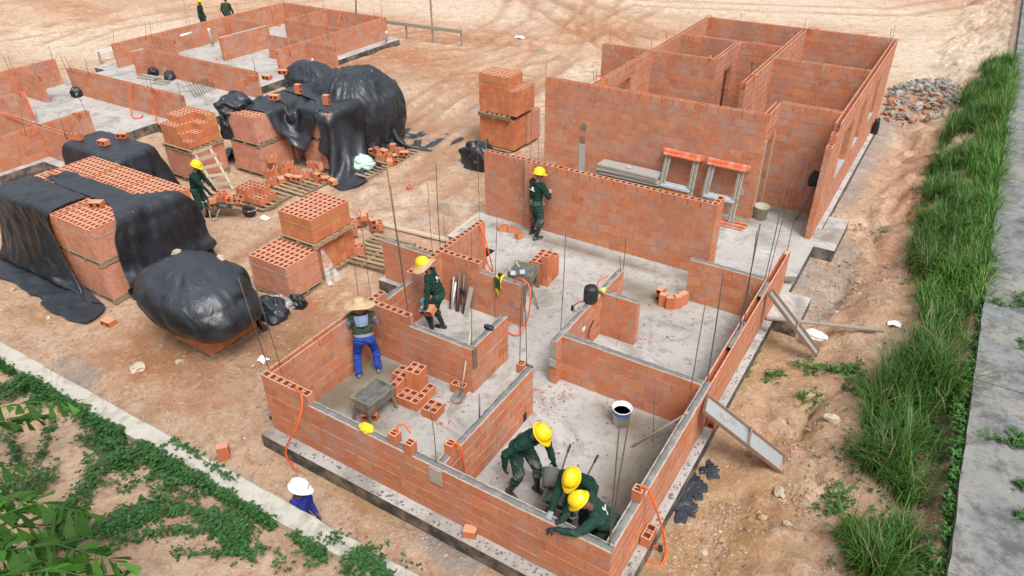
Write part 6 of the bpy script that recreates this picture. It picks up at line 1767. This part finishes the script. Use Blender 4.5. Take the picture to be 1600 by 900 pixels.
    if eyes:
        for s in (-1, 1):
            mb = MB(); v, f = capsule(F_(.083, .012, s*.033), .012*k, F_(.084, .012, s*.036), .012*k, 8, 3); mb.add(v, f, smooth=True); hat_part(mb, 'eye', MAT['eye'])
        mb = MB(); v, f = capsule(F_(.089, -.055, -.018), .007*k, F_(.089, -.055, .018), .007*k, 8, 3); mb.add(v, f, smooth=True); hat_part(mb, 'mouth', MAT['lip'])
    if logo:
        for (x, y, z, w_, h_) in logo:
            # a small emblem and a line of print, a hair proud of the cloth
            for (dx, dz, ww, hh) in ((0, .02, w_*.35, h_*.6), (0, -.022, w_, h_*.22)):
                ct = S(x+dx, y, z+dz); tgt = co
                d = Rm @ Vector((0, 1 if y > 0 else -1, 0))
                nx_ = 7; pts = []; ok = True
                for i in range(nx_):
                    for j in range(3):
                        q = S(x+dx+ww*(i/(nx_-1)-.5), y, z+dz+hh*(j/2-.5))
                        rel = co-np.array(q); al = rel@np.array(d); pe = np.linalg.norm(rel-np.outer(al, np.array(d)), axis=1)
                        cand = np.where(pe < .022)[0]
                        if len(cand) == 0: ok = False; break
                        h = al[cand].max(); pts.append(q+d*(h+.006))
                    if not ok: break
                if ok: np_obj('print', pts, [(i*3+j, (i+1)*3+j, (i+1)*3+j+1, i*3+j+1) for i in range(nx_-1) for j in range(2)], MAT['logo'], t)
    return t, dict(neck=neck, chest=chest, pel=pel, S=S)
GRN = dict(skin='skin', shirt='green', trousers='greentrs', boots='boot', glove='glove')
def rzf(x, y): return math.atan2(-x, y)
def loc_of(o, rz, P):        # world point to person-local
    d = Vector(P)-Vector(o); return (d.x*math.cos(rz)+d.y*math.sin(rz), -d.x*math.sin(rz)+d.y*math.cos(rz), d.z)
# 1 mason in a straw hat
o = (-8.0, 7.62, 0); rz = rzf(-.70, .71)
t, inf = person('person in a wide straw hat and bright blue trousers working at the left wall', o, rz,
    dict(pelvis=(0, -.04, .90), lean=.28, lf=(-.19, -.05, 0), rf=(.19, .02, 0), lh=(-.13, .40, 1.0), rh=(.12, .42, 1.05), le=(-.6, -.2, -1), re=(.6, -.2, -1), boot=False, head=(0, .02, 1), face=(.05, 1, -.5)),
    dict(skin='skin', shirt='olive', trousers='blue', boots='shoe', glove='gloveg', sleeve='greyshirt'), hat='straw', H=1.68, eyes=True)
S = inf['S']
n_, m_ = 9, 9; P = []
for i in range(n_):
    for j in range(m_):
        u, v = i/(n_-1), j/(m_-1)-.5
        P.append(S(v*(.27-.05*u), -.165-.03*math.sin(u*2.4)+.06*v*v*4+.006*math.sin(v*17), .50-.21*u))
np_obj('neck_cloth', P, [(i*m_+j, i*m_+j+1, (i+1)*m_+j+1, (i+1)*m_+j) for i in range(n_-1) for j in range(m_-1)], MAT['lightblue'], t)
P = []
for i in range(4):
    for q in range(20):
        a = 2*PI*q/20; P.append(S((.185+.006*(q % 2))*math.cos(a), (.135+.01*i/3)*math.sin(a), .12-.06*i/3))
np_obj('shirt_hem', P, grid_faces(4, 20, True), MAT['greyshirt'], t)
# 2 brick carrier
o = (-7.70, 9.38, 0); rz = rzf(-.90, -.42)
bpos = at(664, 482, .80)
hl = loc_of(o, rz, (bpos.x, bpos.y, .86))
person('person with blue gloves and straw brim under a hard hat carrying a brick', o, rz,
    dict(pelvis=(0, -.08, .92), lean=.32, lf=(-.1, .08, 0), rf=(.12, -.10, 0), lh=(hl[0]-.09, hl[1]-.03, hl[2]-.06), rh=(hl[0]+.10, hl[1]-.03, hl[2]+.05), le=(-.8, -.8, -.2), re=(.8, -.8, -.2), lp=(1, 0, .1), rp=(-1, 0, .1), ld=(.2, .9, -.3), rd=(-.2, .9, -.3), head=(0, .5, 1), face=(0, 1, -.5)),
    dict(GRN, glove='gloveb'), hat='both', H=1.76, logo=[(0, -.12, .34, .2, .09)])
block((bpos.x+.05, bpos.y-.05, .72), 0, label='hollow brick carried in the blue-gloved hands', group='loose hollow bricks', rot=(1.25, .25, rz+1.2))
# 3 front room, left
o = (-4.02, 6.68, 0); rz = rzf(.93, -.22)
hx = at(866, 728, .68); a = loc_of(o, rz, hx)
person('person in dark green bending over the front-room barrow, one arm hanging', o, rz,
    dict(pelvis=(0, -.06, .91), lean=.62, side=.05, lf=(-.15, .16, 0), rf=(.19, -.10, 0), rh=(.40, .02, .86), lh=(a[0], a[1], a[2]+.05), re=(1, -.6, .5), le=(-.8, -.2, .2), rp=(-1, .3, 0), rd=(.1, .15, -1), head=(-.05, .8, .8), face=(-.05, .7, -.7)),
    dict(GRN, trousers='trs2'), H=1.82, logo=[(.08, .13, .36, .07, .04), (-.08, .13, .36, .07, .03)])
# 4 front room, middle
hp = at(889, 740, 1.50); o = (hp.x+.02, hp.y+.36, 0); rz = rzf(.02, -1)
hw = at(860, 803, 1.06); a = loc_of(o, rz, hw)
person('person in dark green between two others, pale glove on the front wall', o, rz,
    dict(pelvis=(0, -.12, .84), lean=.66, lf=(-.17, .10, 0), rf=(.17, -.12, 0), lk=(-.1, 1, 0), rk=(.1, 1, 0), rh=(a[0], a[1], a[2]), lh=(-.16, .36, .78), re=(1, 0, -.2), le=(-1, -.2, -.2), rp=(0, -.2, -1), rd=(.0, .8, -.6), head=(0, .75, .8), face=(0, .8, -.75)),
    dict(GRN, glove='gloveg'), H=1.78, logo=[(.08, .13, .36, .07, .03)])
# 5 front room, right, leaning on the wall
hp = at(900, 775, 1.36); o = (hp.x+.34, hp.y+.20, 0); rz = rzf(-.85, -.53)
hw = at(868, 827, 1.05); a = loc_of(o, rz, hw)
person('person in dark green nearest the front corner, reaching over the front wall', o, rz,
    dict(pelvis=(0, -.12, .80), lean=.68, side=-.1, lf=(-.17, .12, 0), rf=(.17, -.1, 0), lh=(a[0], a[1], a[2]), rh=(a[0]+.16, a[1]-.10, a[2]-.02), le=(-1, -.2, -.1), re=(1, -.2, -.1), lp=(0, 0, -1), rp=(0, 0, -1), ld=(0, 1, -.3), rd=(-.2, 1, -.3), head=(0, .8, .75), face=(0, .75, -.7)),
    dict(GRN, skin='skin2', shirt='green2'), H=1.78, logo=[(.0, -.12, .34, .16, .10)])
# 6 at the long wall
o = (-8.02, 13.90, 0); rz = rzf(.35, .94)
person('person in dark green standing at the long wall behind the rooms', o, rz,
    dict(pelvis=(0, 0, .93), lean=.12, lf=(-.16, .03, 0), rf=(.15, -.08, 0), lh=(-.08, .30, .80), rh=(.14, .33, 1.12), le=(-.8, -.5, -.3), re=(.9, -.3, -.5), rp=(-.3, .4, .6), rd=(-.1, .5, .8), head=(0, .25, 1), face=(.45, 1, -.15)),
    dict(GRN, glove='gloveg', trousers='trs2'), H=1.82, logo=[(-.02, -.12, .33, .18, .10)])
# 7 at the barrow
o = (-16.55, 10.56, G); rz = rzf(.85, .52)
person('person in dark green with a yellow hard hat lifting bricks into the barrow', o, rz,
    dict(pelvis=(0, -.02, .94), lean=.18, lf=(-.10, .08, 0), rf=(.11, -.10, 0), lh=(-.15, .40, .86), rh=(.14, .42, .82), le=(-.6, -1, -.1), re=(.6, -1, -.1), lp=(1, 0, 0), rp=(-1, 0, 0), ld=(0, .5, -.9), rd=(0, .5, -.9), head=(0, .5, 1), face=(0, 1, -.6)),
    GRN, H=1.72, logo=[(0, -.12, .35, .12, .06)])
bp = in_frame(o[0], o[1], o[2], rz+PI/2, .48, 0, .62)
block(bp, 0, label='brick in the hands of the worker at the barrow', group='loose hollow bricks', rot=(PI/2, 0, rz+.3))
P = None
# 8, 9 far away behind the upper left house
o = (-33.9, 24.4, gz(-33.9, 24.4)); person('person in dark green with a yellow hard hat walking behind the upper left house', o, rzf(.8, .6), dict(pelvis=(0, 0, .93), lean=.05, lf=(-.1, .15, 0), rf=(.1, -.15, 0), lh=(-.28, .1, .85), rh=(.30, .12, .84)), GRN, H=1.72, voxel=.016, eyes=False)
o = (-32.9, 25.25, gz(-32.9, 25.25)); person('person in a grey-green vest standing beyond the back wall of the upper left house', o, rzf(-.3, .9), dict(pelvis=(0, 0, .93), lean=.05, lh=(-.28, .1, .85), rh=(.28, .1, .85)), dict(GRN, shirt='olive', sleeve='green'), H=1.74, voxel=.016, eyes=False)
# 10 white helmet behind the retaining wall
hp = at(457, 753, 1.20); o = (hp.x-.05, max(hp.y, wall_far(hp.x)+.15), -.53)
person('person in a royal blue shirt and white hard hat behind the retaining wall', o, rzf(.92, .38), dict(pelvis=(0, 0, .93), lean=.10, lh=(-.14, .20, .92), rh=(.04, .22, .90), re=(.5, -.8, -.6), head=(0, .3, 1), face=(-.1, 1, -.45)), dict(skin='skin2', shirt='navy', trousers='navy', boots='boot', glove='skin2'), hat='whitehat', H=1.74)
# ------------------------------------------------------------------ vegetation
def proj(p):
    d = Vector(p)-CAM; z = d.dot(CF)
    return 800+F_PX*d.dot(CR)/z, 450-F_PX*d.dot(CU)/z
def inside(poly, u, v):
    r = False; j = len(poly)-1
    for i in range(len(poly)):
        (x1, y1), (x2, y2) = poly[i], poly[j]
        if (y1 > v) != (y2 > v) and u < (x2-x1)*(v-y1)/(y2-y1)+x1: r = not r
        j = i
    return r
GV, GF, GT = [], [], []
DV, DF, DT = [], [], []
def blade(x, y, z, L, w, az, lean, t, V=None, F=None, Tn=None):
    V = GV if V is None else V; F = GF if F is None else F; Tn = GT if Tn is None else Tn
    o = len(V); dx, dy = math.cos(az), math.sin(az); px, py = -dy, dx
    r = 0; h = 0; n = 4
    for i in range(n+1):
        f = i/n; ww = w*(1-f**1.6)*.5+.0005
        V.append((x+dx*r+px*ww, y+dy*r+py*ww, z+h)); V.append((x+dx*r-px*ww, y+dy*r-py*ww, z+h))
        a = lean*(.25+f*1.5); r += math.sin(min(a, 2.4))*L/n; h += math.cos(min(a, 2.4))*L/n
    for i in range(n): F.append((o+2*i, o+2*i+1, o+2*i+3, o+2*i+2)); Tn.append(t)
UP = [(1604, 84), (1545, 92), (1512, 140), (1478, 205), (1460, 250), (1442, 330), (1427, 395), (1440, 430), (1455, 492), (1500, 500), (1535, 470), (1556, 400), (1580, 200), (1592, 130)]
LO = [(1492, 478), (1450, 480), (1425, 525), (1385, 580), (1345, 640), (1330, 700), (1300, 760), (1300, 800), (1335, 850), (1350, 900), (1440, 900), (1478, 720), (1508, 640), (1515, 560), (1520, 520)]
cnt = 0
rg = random.Random(4)
while cnt < 2000:
    x, y = rg.uniform(-.3, 1.62), rg.uniform(6.5, 40)
    z = gz(x, y); u, v = proj((x, y, z+.25))
    top = inside(UP, u, v); low = inside(LO, u, v)
    if not (top or low): continue
    # bare red soil shows through between the lower clumps
    if low and x > 1.2 and y < 15.2 and rg.random() < .9: cnt += .2; continue
    if low and fb1(x*1.7, y*1.1, 3, 5) < .33: cnt += .3; continue
    if top and x < 1.1 and fb1(x*2.2, y*1.5, 3, 55) < .34+.12*(.9-x): cnt += .25; continue
    cnt += 1
    bright = fb1(x*.9, y*.45, 3, 15)
    tone = .22+1.3*max(0, bright-.33)+.35*(x > .9) if top else .12+.75*max(0, bright-.28)
    k = 18 if top else 16
    tall = .55+.9*fb1(x*1.6, y*1.1, 3, 33)
    for i in range(k):
        dry = rg.random() < .05
        L = (rg.uniform(.35, .85) if top else rg.uniform(.4, 1.05))*tall
        blade(x+rg.gauss(0, .07), y+rg.gauss(0, .09), z-.02, L, rg.uniform(.011, .024), rg.uniform(0, 2*PI), rg.uniform(.3, 1.5), min(1, max(0, tone+rg.uniform(-.4, .4))), *((DV, DF, DT) if dry else ()))
tag(np_obj('tall_grass', GV, GF, MAT['grass'], smooth=True, tint=GT), 'tall green grass growing on the bank beside the concrete path', 'grass', kind='stuff')
tag(np_obj('dry_grass', DV, DF, MAT['drygrass'], smooth=True, tint=DT), 'dry straw-coloured blades among the tall grass', kind='stuff')
# leafy weeds: small diamond leaves in rosettes
WV, WF, WT = [], [], []
def leaf(x, y, z, s, az, tilt, t, V, F, Tn, lobes=False):
    c, sn = math.cos(az), math.sin(az); ct, st = math.cos(tilt), math.sin(tilt)
    if lobes: pts = [(0, 0, 0), (.35, -.62, .04), (.55, -.2, -.03), (1.0, 0, .02), (.55, .2, -.03), (.35, .62, .04)]
    else: pts = [(0, 0, 0), (.35, -.26, .05), (.75, -.18, .02), (1, 0, -.06), (.75, .18, .02), (.35, .26, .05)]
    o = len(V)
    for (a, b, h) in pts:
        a *= s; b *= s; h = h*s
        X = a*ct-h*st; Z = a*st+h*ct
        V.append((x+X*c-b*sn, y+X*sn+b*c, z+Z))
    F += [(o, o+1, o+2, o+3), (o, o+3, o+4, o+5)]; Tn += [t, t]
def weedpatch(u, v, rx, ry, n, s=.07, h=.2, zf=None):
    c = atg(u, v) if zf is None else at(u, v, zf)
    for _ in range(n):
        x, y = c.x+rg.gauss(0, rx*.5), c.y+rg.gauss(0, ry*.5)
        z0 = (gz(x, y) if zf is None else zf)
        k = rg.randint(3, 6); t = rg.uniform(.1, .9); hh = rg.uniform(.02, h)
        for i in range(k): leaf(x+rg.gauss(0, s*.4), y+rg.gauss(0, s*.4), z0+hh*rg.random()+.01, s*rg.uniform(.6, 1.3), rg.uniform(0, 6.28), rg.uniform(-.2, .7), min(1, max(0, t+rg.uniform(-.2, .2))), WV, WF, WT)
for (u, v, rx, ry, n) in ((1520, 300, .9, 6, 420), (1490, 440, .6, 2, 160), (1420, 640, .7, 2.4, 200), (1562, 330, .1, 4, 160), (1535, 480, .1, 1.6, 120), (1515, 600, .1, 2, 160), (1490, 760, .1, 2, 160), (1440, 380, .25, 2.0, 90), (1500, 700, .16, 1.4, 130), (1490, 780, .16, 1.0, 110), (1485, 640, .18, .8, 90), (1520, 590, .14, .9, 90), (1535, 500, .12, .8, 70), (1350, 840, .5, .6, 90), (1310, 790, .3, .4, 50), (1460, 880, .2, .4, 40), (1290, 580, .5, .18, 45), (1330, 582, .35, .2, 50), (1340, 605, .25, .25, 40), (1430, 330, .25, 1.6, 60), (1460, 250, .25, 1.8, 60), (1510, 420, .4, 1.2, 60), (1400, 700, .5, 1.2, 90), (1560, 300, .12, 3, 80), (1545, 440, .10, .8, 50), (1330, 720, .3, .6, 40), (1260, 622, .22, .2, 26), (1205, 590, .2, .2, 20), (1160, 585, .12, .5, 24), (1175, 560, .1, .3, 16),
                          (1380, 365, .2, .3, 10), (1470, 460, .3, .6, 70), (1480, 300, .3, 2.0, 110), (1500, 180, .4, 2.0, 90), (1445, 420, .2, .6, 50), (1290, 350, .1, .1, 4), (1400, 625, .4, .5, 60), (1450, 560, .3, .5, 50), (1370, 880, .4, .3, 60)):
    weedpatch(u, v, rx, ry, n)
for (u, v, rx, ry, n) in ((1596, 470, .10, .25, 40), (1560, 475, .25, .06, 26), (1598, 540, .05, .2, 18), (1590, 690, .16, .20, 50), (1596, 760, .08, .10, 22), (1560, 690, .2, .04, 14), (1598, 810, .06, .1, 16), (1550, 425, .08, .2, 12)):
    weedpatch(u, v, rx, ry, n, .06, .14, .81)
tag(np_obj('leafy_weeds', WV, WF, MAT['weed'], smooth=False, tint=WT), 'small leafy weeds scattered over the bank and path edge', 'weeds', kind='stuff')
# creeper over the slope and the retaining wall
IV, IF, IT = [], [], []
SV, SF = MB(), None
def creeper(pts, width, n, s=.05, stem=False, hmax=.12, zz=None):
    P = [at(u, v, zz) if zz is not None else atg(u, v) for u, v in pts]
    seg = [(P[i+1]-P[i]).length for i in range(len(P)-1)]; tot = sum(seg)
    if stem: SV.tube([p+Vector((rg.gauss(0, .02), rg.gauss(0, .02), .015)) for p in P], .006, 5)
    for _ in range(n):
        d = rg.random()*tot; i = 0
        while i < len(seg)-1 and d > seg[i]: d -= seg[i]; i += 1
        p = P[i].lerp(P[i+1], d/seg[i])
        w_ = width*(.55+.9*fb1(p.x*1.3, p.y*1.3, 2, 3))
        x, y = p.x+rg.gauss(0, w_*.5), p.y+rg.gauss(0, w_*.5)
        wy = WALL_Y0+WALL_SL*(x+8)
        if zz is None and y > wy-.24: y = wy-.24-abs(rg.gauss(0, .04))
        if fb1(x*3.2, y*3.2, 3, 44) < .40 and not stem: continue
        z0 = gz(x, y) if zz is None else zz
        t = rg.random(); h = rg.uniform(.005, hmax)
        for k in range(3): leaf(x+rg.gauss(0, .03), y+rg.gauss(0, .03), z0+h, s*rg.uniform(.6, 1.3), rg.uniform(0, 6.28), rg.uniform(-.35, .5), t*.8+.2*rg.random(), IV, IF, IT, True)
creeper([(0, 600), (60, 625), (120, 650), (190, 705), (270, 745), (340, 790), (420, 840), (500, 880), (600, 905)], .34, 3000, hmax=.20)
creeper([(0, 600), (40, 590), (110, 622)], .30, 420, hmax=.2)
creeper([(0, 690), (30, 660), (90, 625), (120, 615)], .34, 460, hmax=.16)
creeper([(0, 765), (60, 760), (130, 760), (190, 735), (250, 735), (300, 775)], .46, 1900, hmax=.2)
creeper([(90, 780), (130, 815), (110, 850), (60, 870)], .34, 420, hmax=.15)
creeper([(240, 795), (200, 815), (150, 825)], .30, 460)
creeper([(330, 800), (360, 835), (400, 870), (420, 900)], .30, 330)
creeper([(400, 880), (330, 830), (250, 835), (170, 855)], .07, 150, stem=True)
creeper([(390, 850), (300, 800), (220, 810)], .10, 170, stem=True)
creeper([(60, 730), (75, 690), (85, 650)], .07, 60, stem=True)
creeper([(20, 700), (18, 690), (30, 720), (50, 740)], .08, 60, stem=True)
creeper([(180, 780), (240, 745), (300, 740)], .16, 160)
creeper([(130, 690), (170, 690), (195, 690)], .14, 110)
creeper([(420, 860), (320, 870), (270, 868)], .05, 60, stem=True)
creeper([(280, 790), (330, 800), (400, 840)], .22, 170)
creeper([(248, 700), (270, 690), (300, 705), (370, 755)], .05, 46, s=.055, stem=True, hmax=.05, zz=1.01)
creeper([(500, 860), (540, 870), (600, 890), (640, 900)], .26, 420, hmax=.10, zz=1.0)
creeper([(530, 845), (535, 860)], .05, 20, hmax=.22, zz=1.0)
cr = tag(np_obj('ivy_creeper', IV, IF, MAT['leaf'], smooth=False, tint=IT), 'dark green creeper spreading over the sandy slope and retaining wall', None, kind='stuff')
tag(SV.build('creeper_stems', MAT['stem']), 'thin bare creeper stems running over the sandy slope', 'creeper stems', kind='stuff')
# fishtail palm hanging into the lower left corner
pt = thing('fishtail_palm', 'fishtail palm fronds with ragged leaflets hanging into the lower left corner', 'palm', (-11.4, .6, 1.2))
O = Vector(pt.location)
def leaflet(mb, p, d, L, t):
    d = d.normalized(); s = d.cross(Vector((0, 0, 1)))
    s = s.normalized() if s.length > .1 else Vector((1, 0, 0))
    nrm = s.cross(d); tw = rg.uniform(-.8, .8); s = s*math.cos(tw)+nrm*math.sin(tw)
    w_ = L*.27; nz = 6
    L0, R0 = [], []
    vs = [p]
    for i in range(1, nz+1):
        f = i/nz; ww = w_*f**.8; jag = (.09 if i % 2 else -.02)
        dr = Vector((0, 0, -.22*L*f*f))
        vs.append(p+d*L*(f*.92+jag*.4)+s*ww*(1+jag)+dr)
        vs.append(p+d*L*(f*1.0-jag*.3)-s*ww*(.65+jag)+dr)
    fs = [(0, 1, 2)]+[(2*i-1, 2*i+1, 2*i+2, 2*i) for i in range(1, nz)]
    e = len(vs); 
    tip = [p+d*L*(1.0+.16*math.sin(q*2.3+1))+s*w_*(1-q*.34)+Vector((0, 0, -.24*L)) for q in range(6)]
    mb.add(vs, fs, 0, t)
    base = len(mb.V)
    a, b = vs[-2], vs[-1]
    tp = []
    for q in range(7):
        f = q/6; m_ = a.lerp(b, f); tp.append(m_+d*L*(.22 if q % 2 else .02)*(1-f*.4)+Vector((0, 0, -.03*L)))
    mb.add([a.lerp(b, q/6) for q in range(7)]+tp, [(q, q+1, q+8, q+7) for q in range(6)], 0, t)
def frond(pix, n, L, stems=.010):
    P = [at(u, v, z) for u, v, z in pix]
    mb = MB(); Q = []
    for i in range(len(P)-1):
        for k in range(6): Q.append(P[i].lerp(P[i+1], k/6))
    Q.append(P[-1])
    mb.tube([q-O for q in Q], [stems*(1-.7*i/len(Q)) for i in range(len(Q))], 5, mi=1)
    n = int(n*1.5)
    for k in range(n):
        f = (k+.5)/n*(len(Q)-1); i = int(f); p = Q[i].lerp(Q[min(i+1, len(Q)-1)], f-i)
        d = (Q[min(i+1, len(Q)-1)]-Q[max(i-1, 0)]).normalized(); s = d.cross(Vector((0, 0, 1))).normalized()
        for sg in (-1, 1):
            if rg.random() < .1: continue
            dd = d*rg.uniform(.2, 1.1)+s*sg*rg.uniform(.3, 1.0)+Vector((0, 0, rg.uniform(-.9, .25)))
            leaflet(mb, p-O, dd, L*rg.uniform(.6, 1.25)*(1-.2*k/n), rg.random()**1.6)
    leaflet(mb, P[-1]-O, d, L*.8, rg.random())
    mb.build('frond', [MAT['palm'], MAT['leaf']], pt)
for (pix, n, L) in (([(-90, 690, 2.0), (-20, 640, 2.25), (50, 628, 2.3), (118, 630, 2.15)], 15, .22), ([(-90, 700, 1.9), (-40, 672, 2.1), (28, 655, 2.0)], 9, .22), ([(-90, 640, 1.9), (-30, 660, 2.1), (60, 650, 2.0)], 8, .2),
        ([(-120, 900, 2.2), (-20, 812, 2.6), (60, 785, 2.7), (130, 800, 2.6)], 16, .25), ([(-120, 900, 2.2), (-10, 862, 2.7), (90, 850, 2.8), (185, 878, 2.6)], 18, .25), ([(-120, 920, 2.2), (-10, 900, 2.7), (90, 890, 2.8), (190, 915, 2.5)], 18, .26),
        ([(-120, 880, 2.2), (-60, 790, 2.5), (-10, 770, 2.5), (30, 785, 2.4)], 12, .25), ([(-120, 900, 2.1), (-30, 840, 2.4), (40, 820, 2.5), (90, 830, 2.4)], 14, .24), ([(-120, 920, 2.1), (-30, 880, 2.4), (40, 870, 2.5), (120, 885, 2.4)], 14, .25), ([(-120, 860, 2.1), (-60, 740, 2.3), (-20, 720, 2.3), (15, 730, 2.2)], 9, .22), ([(-120, 940, 2.2), (-20, 930, 2.6), (80, 925, 2.7), (150, 950, 2.5)], 14, .26)):
    frond(pix, n, L)
mb = MB(); b = at(-160, 960, 1.2); 
mb.tube([Vector((b.x, b.y, .9))-O, Vector((b.x+.05, b.y, 1.6))-O, Vector((b.x+.12, b.y+.08, 2.3))-O], [.11, .09, .06], 10); mb.build('trunk', MAT['stem'], pt)

# ------------------------------------------------------------------ clods, pebbles and shards
def litter(name, label, n, place, size, mat, seed, flat=.6):
    V, F, Tn = [], [], []; r_ = random.Random(seed)
    octa = [(1, 0, 0), (0, 1, 0), (-1, 0, 0), (0, -1, 0), (0, 0, 1), (0, 0, -1)]
    of = [(0, 1, 4), (1, 2, 4), (2, 3, 4), (3, 0, 4), (1, 0, 5), (2, 1, 5), (3, 2, 5), (0, 3, 5)]
    k = 0
    while k < n:
        q = place(r_)
        if q is None: continue
        x, y, z = q; s = size(r_); a = r_.uniform(0, 6.28); o = len(V); c, sn = math.cos(a), math.sin(a)
        for (px, py, pz) in octa:
            px *= s*r_.uniform(.6, 1.3); py *= s*r_.uniform(.5, 1.1); pz *= s*flat*r_.uniform(.6, 1.2)
            V.append((x+px*c-py*sn+r_.uniform(-.2, .2)*s, y+px*sn+py*c+r_.uniform(-.2, .2)*s, z+pz+s*flat*.25))
        t = r_.random(); F += [tuple(i+o for i in f) for f in of]; Tn += [t]*8; k += 1
    tag(np_obj(name, V, F, mat, smooth=False, tint=Tn), label, None, kind='stuff')
MAT['clod'] = simple('soil_clod', (.34, .20, .12), (.52, .36, .25), 3, .95, .3, 30, tint=.45)
MAT['pebble'] = simple('pale_pebble', (.42, .38, .33), (.60, .55, .48), 3, .9, .3, 30, tint=.5)
MAT['shard'] = simple('brick_shard', (.46, .15, .07), (.56, .24, .14), 3, .9, .3, 30, tint=.4)
MAT['drop'] = simple('mortar_dropping', (.13, .125, .115), (.26, .25, .23), 3, .95, .3, 30, tint=.4)
SLABS = [(-8.6, -1.9, 5.35, 27.2), (-10.1, -1.9, 12.7, 18.1), (-1.95, -1.4, 13.3, 14.7), (-1.95, -1.4, 16.95, 18.9), (-10.1, -8.4, 10.2, 11.5), (-31.3, -23.5, 3, 27.7), (-23.7, -22.2, 10, 18.4)]
def on_soil(x, y): return not any(a < x < b and c < y < d for a, b, c, d in SLABS)
def by_pixels(polys):
    def f(r_):
        pl, z_, need = polys[r_.randrange(len(polys))]
        us = [p[0] for p in pl]; vs = [p[1] for p in pl]
        u, v = r_.uniform(min(us), max(us)), r_.uniform(min(vs), max(vs))
        if not inside(pl, u, v): return None
        p = at(u, v, G if z_ is None else z_)
        if z_ is None:
            p = at(u, v, gz(p.x, p.y))
            if not on_soil(p.x, p.y) or p.x > 1.5 or abs(p.y-(WALL_Y0+WALL_SL*(p.x+8)-.08)) < .2: return None
            if fb1(p.x*.9, p.y*.9, 3, 61) < .38+r_.uniform(-.1, .1): return None
            return p.x, p.y, gz(p.x, p.y)
        return p.x, p.y, z_
    return f
SOIL = [([(0, 420), (420, 560), (420, 640), (700, 880), (560, 860), (0, 530)], None, 0), ([(340, 300), (760, 240), (760, 340), (600, 420), (430, 580), (330, 560), (420, 500)], None, 0), ([(560, 60), (860, 20), (860, 300), (600, 260)], None, 0), ([(1200, 500), (1380, 200), (1450, 300), (1440, 450), (1330, 640), (1300, 900), (1000, 900), (1120, 700)], None, 0), ([(1030, 900), (1130, 700), (1340, 640), (1310, 900)], None, 0), ([(1230, 500), (1320, 300), (1390, 330), (1400, 480)], None, 0)]
litter('soil_clods', 'small clods scattered over the bare soil', 5200, by_pixels(SOIL), lambda r_: .012+.035*r_.random()**3, MAT['clod'], 3)
litter('bank_clods', 'crumbled clods on the eroded bank', 600, by_pixels(SOIL[3:]), lambda r_: .012+.08*r_.random()**5, MAT['clod'], 23, .7)
litter('pebbles', 'pale pebbles scattered over the soil', 1700, by_pixels(SOIL+[([(560, 770), (900, 895), (700, 870)], None, 0), ([(1230, 420), (1330, 300), (1370, 190), (1395, 200), (1300, 430)], None, 0)]), lambda r_: .010+.03*r_.random()**3, MAT['pebble'], 5)
litter('brick_shards', 'brick shards scattered on soil and floors', 900, by_pixels(SOIL[:4]+[([(770, 340), (1000, 420), (900, 480), (790, 400)], 0, 0), ([(900, 430), (1060, 430), (1100, 520), (1000, 540)], 0, 0), ([(830, 600), (900, 600), (860, 680)], 0, 0), ([(640, 600), (760, 620), (690, 700)], 0, 0), ([(420, 290), (640, 250), (640, 310), (440, 330)], None, 0)]), lambda r_: .010+.035*r_.random()**3, MAT['shard'], 7, .35)
FLOOR = [([(510, 620), (640, 690), (760, 620), (830, 500), (780, 430), (870, 440), (850, 560), (760, 720), (980, 840), (1060, 670), (870, 600)], 0, 0), ([(740, 730), (960, 850), (1060, 670), (860, 600)], 0, 0), ([(760, 350), (1060, 430), (1130, 560), (900, 540), (800, 440)], 0, 0), ([(480, 640), (580, 590), (680, 660), (640, 690)], 0, 0), ([(950, 800), (1050, 670), (1000, 660), (930, 760)], 0, 0)]
def room_ok(f):
    bars = [(-8.42, -2.08, 5.6, 5.8), (-8.3, -5.95, 8.14, 8.34), (-6.15, -5.95, 8.14, 9.4), (-4.96, -4.76, 5.6, 8.33), (-4.98, -2.1, 9.33, 9.53), (-4.98, -4.78, 9.1, 12.1), (-8.3, -6.2, 10.4, 10.6), (-2.25, -2.05, 5, 15), (-4.8, -4.0, 11, 11.2)]
    def g(r_):
        q = f(r_)
        if q is None or any(a < q[0] < b and c < q[1] < d for a, b, c, d in bars): return None
        if fb1(q[0]*1.3, q[1]*1.3, 3, 71) < .40+r_.uniform(-.12, .12): return None
        return q
    return g
litter('mortar_droppings', 'dried mortar droppings on the house floors', 800, room_ok(by_pixels(FLOOR)), lambda r_: .006+.03*r_.random()**4, MAT['drop'], 9, .3)
litter('ledge_droppings', 'mortar splashes on the outer slab ledge', 420, lambda r_: ((r_.uniform(-8.45, -2.0), r_.uniform(5.43, 5.6), 0) if r_.random() < .55 else (r_.uniform(-2.06, -1.95), r_.uniform(5.5, 13.3), 0)), lambda r_: .008+.03*r_.random()**2, MAT['drop'], 12, .35)
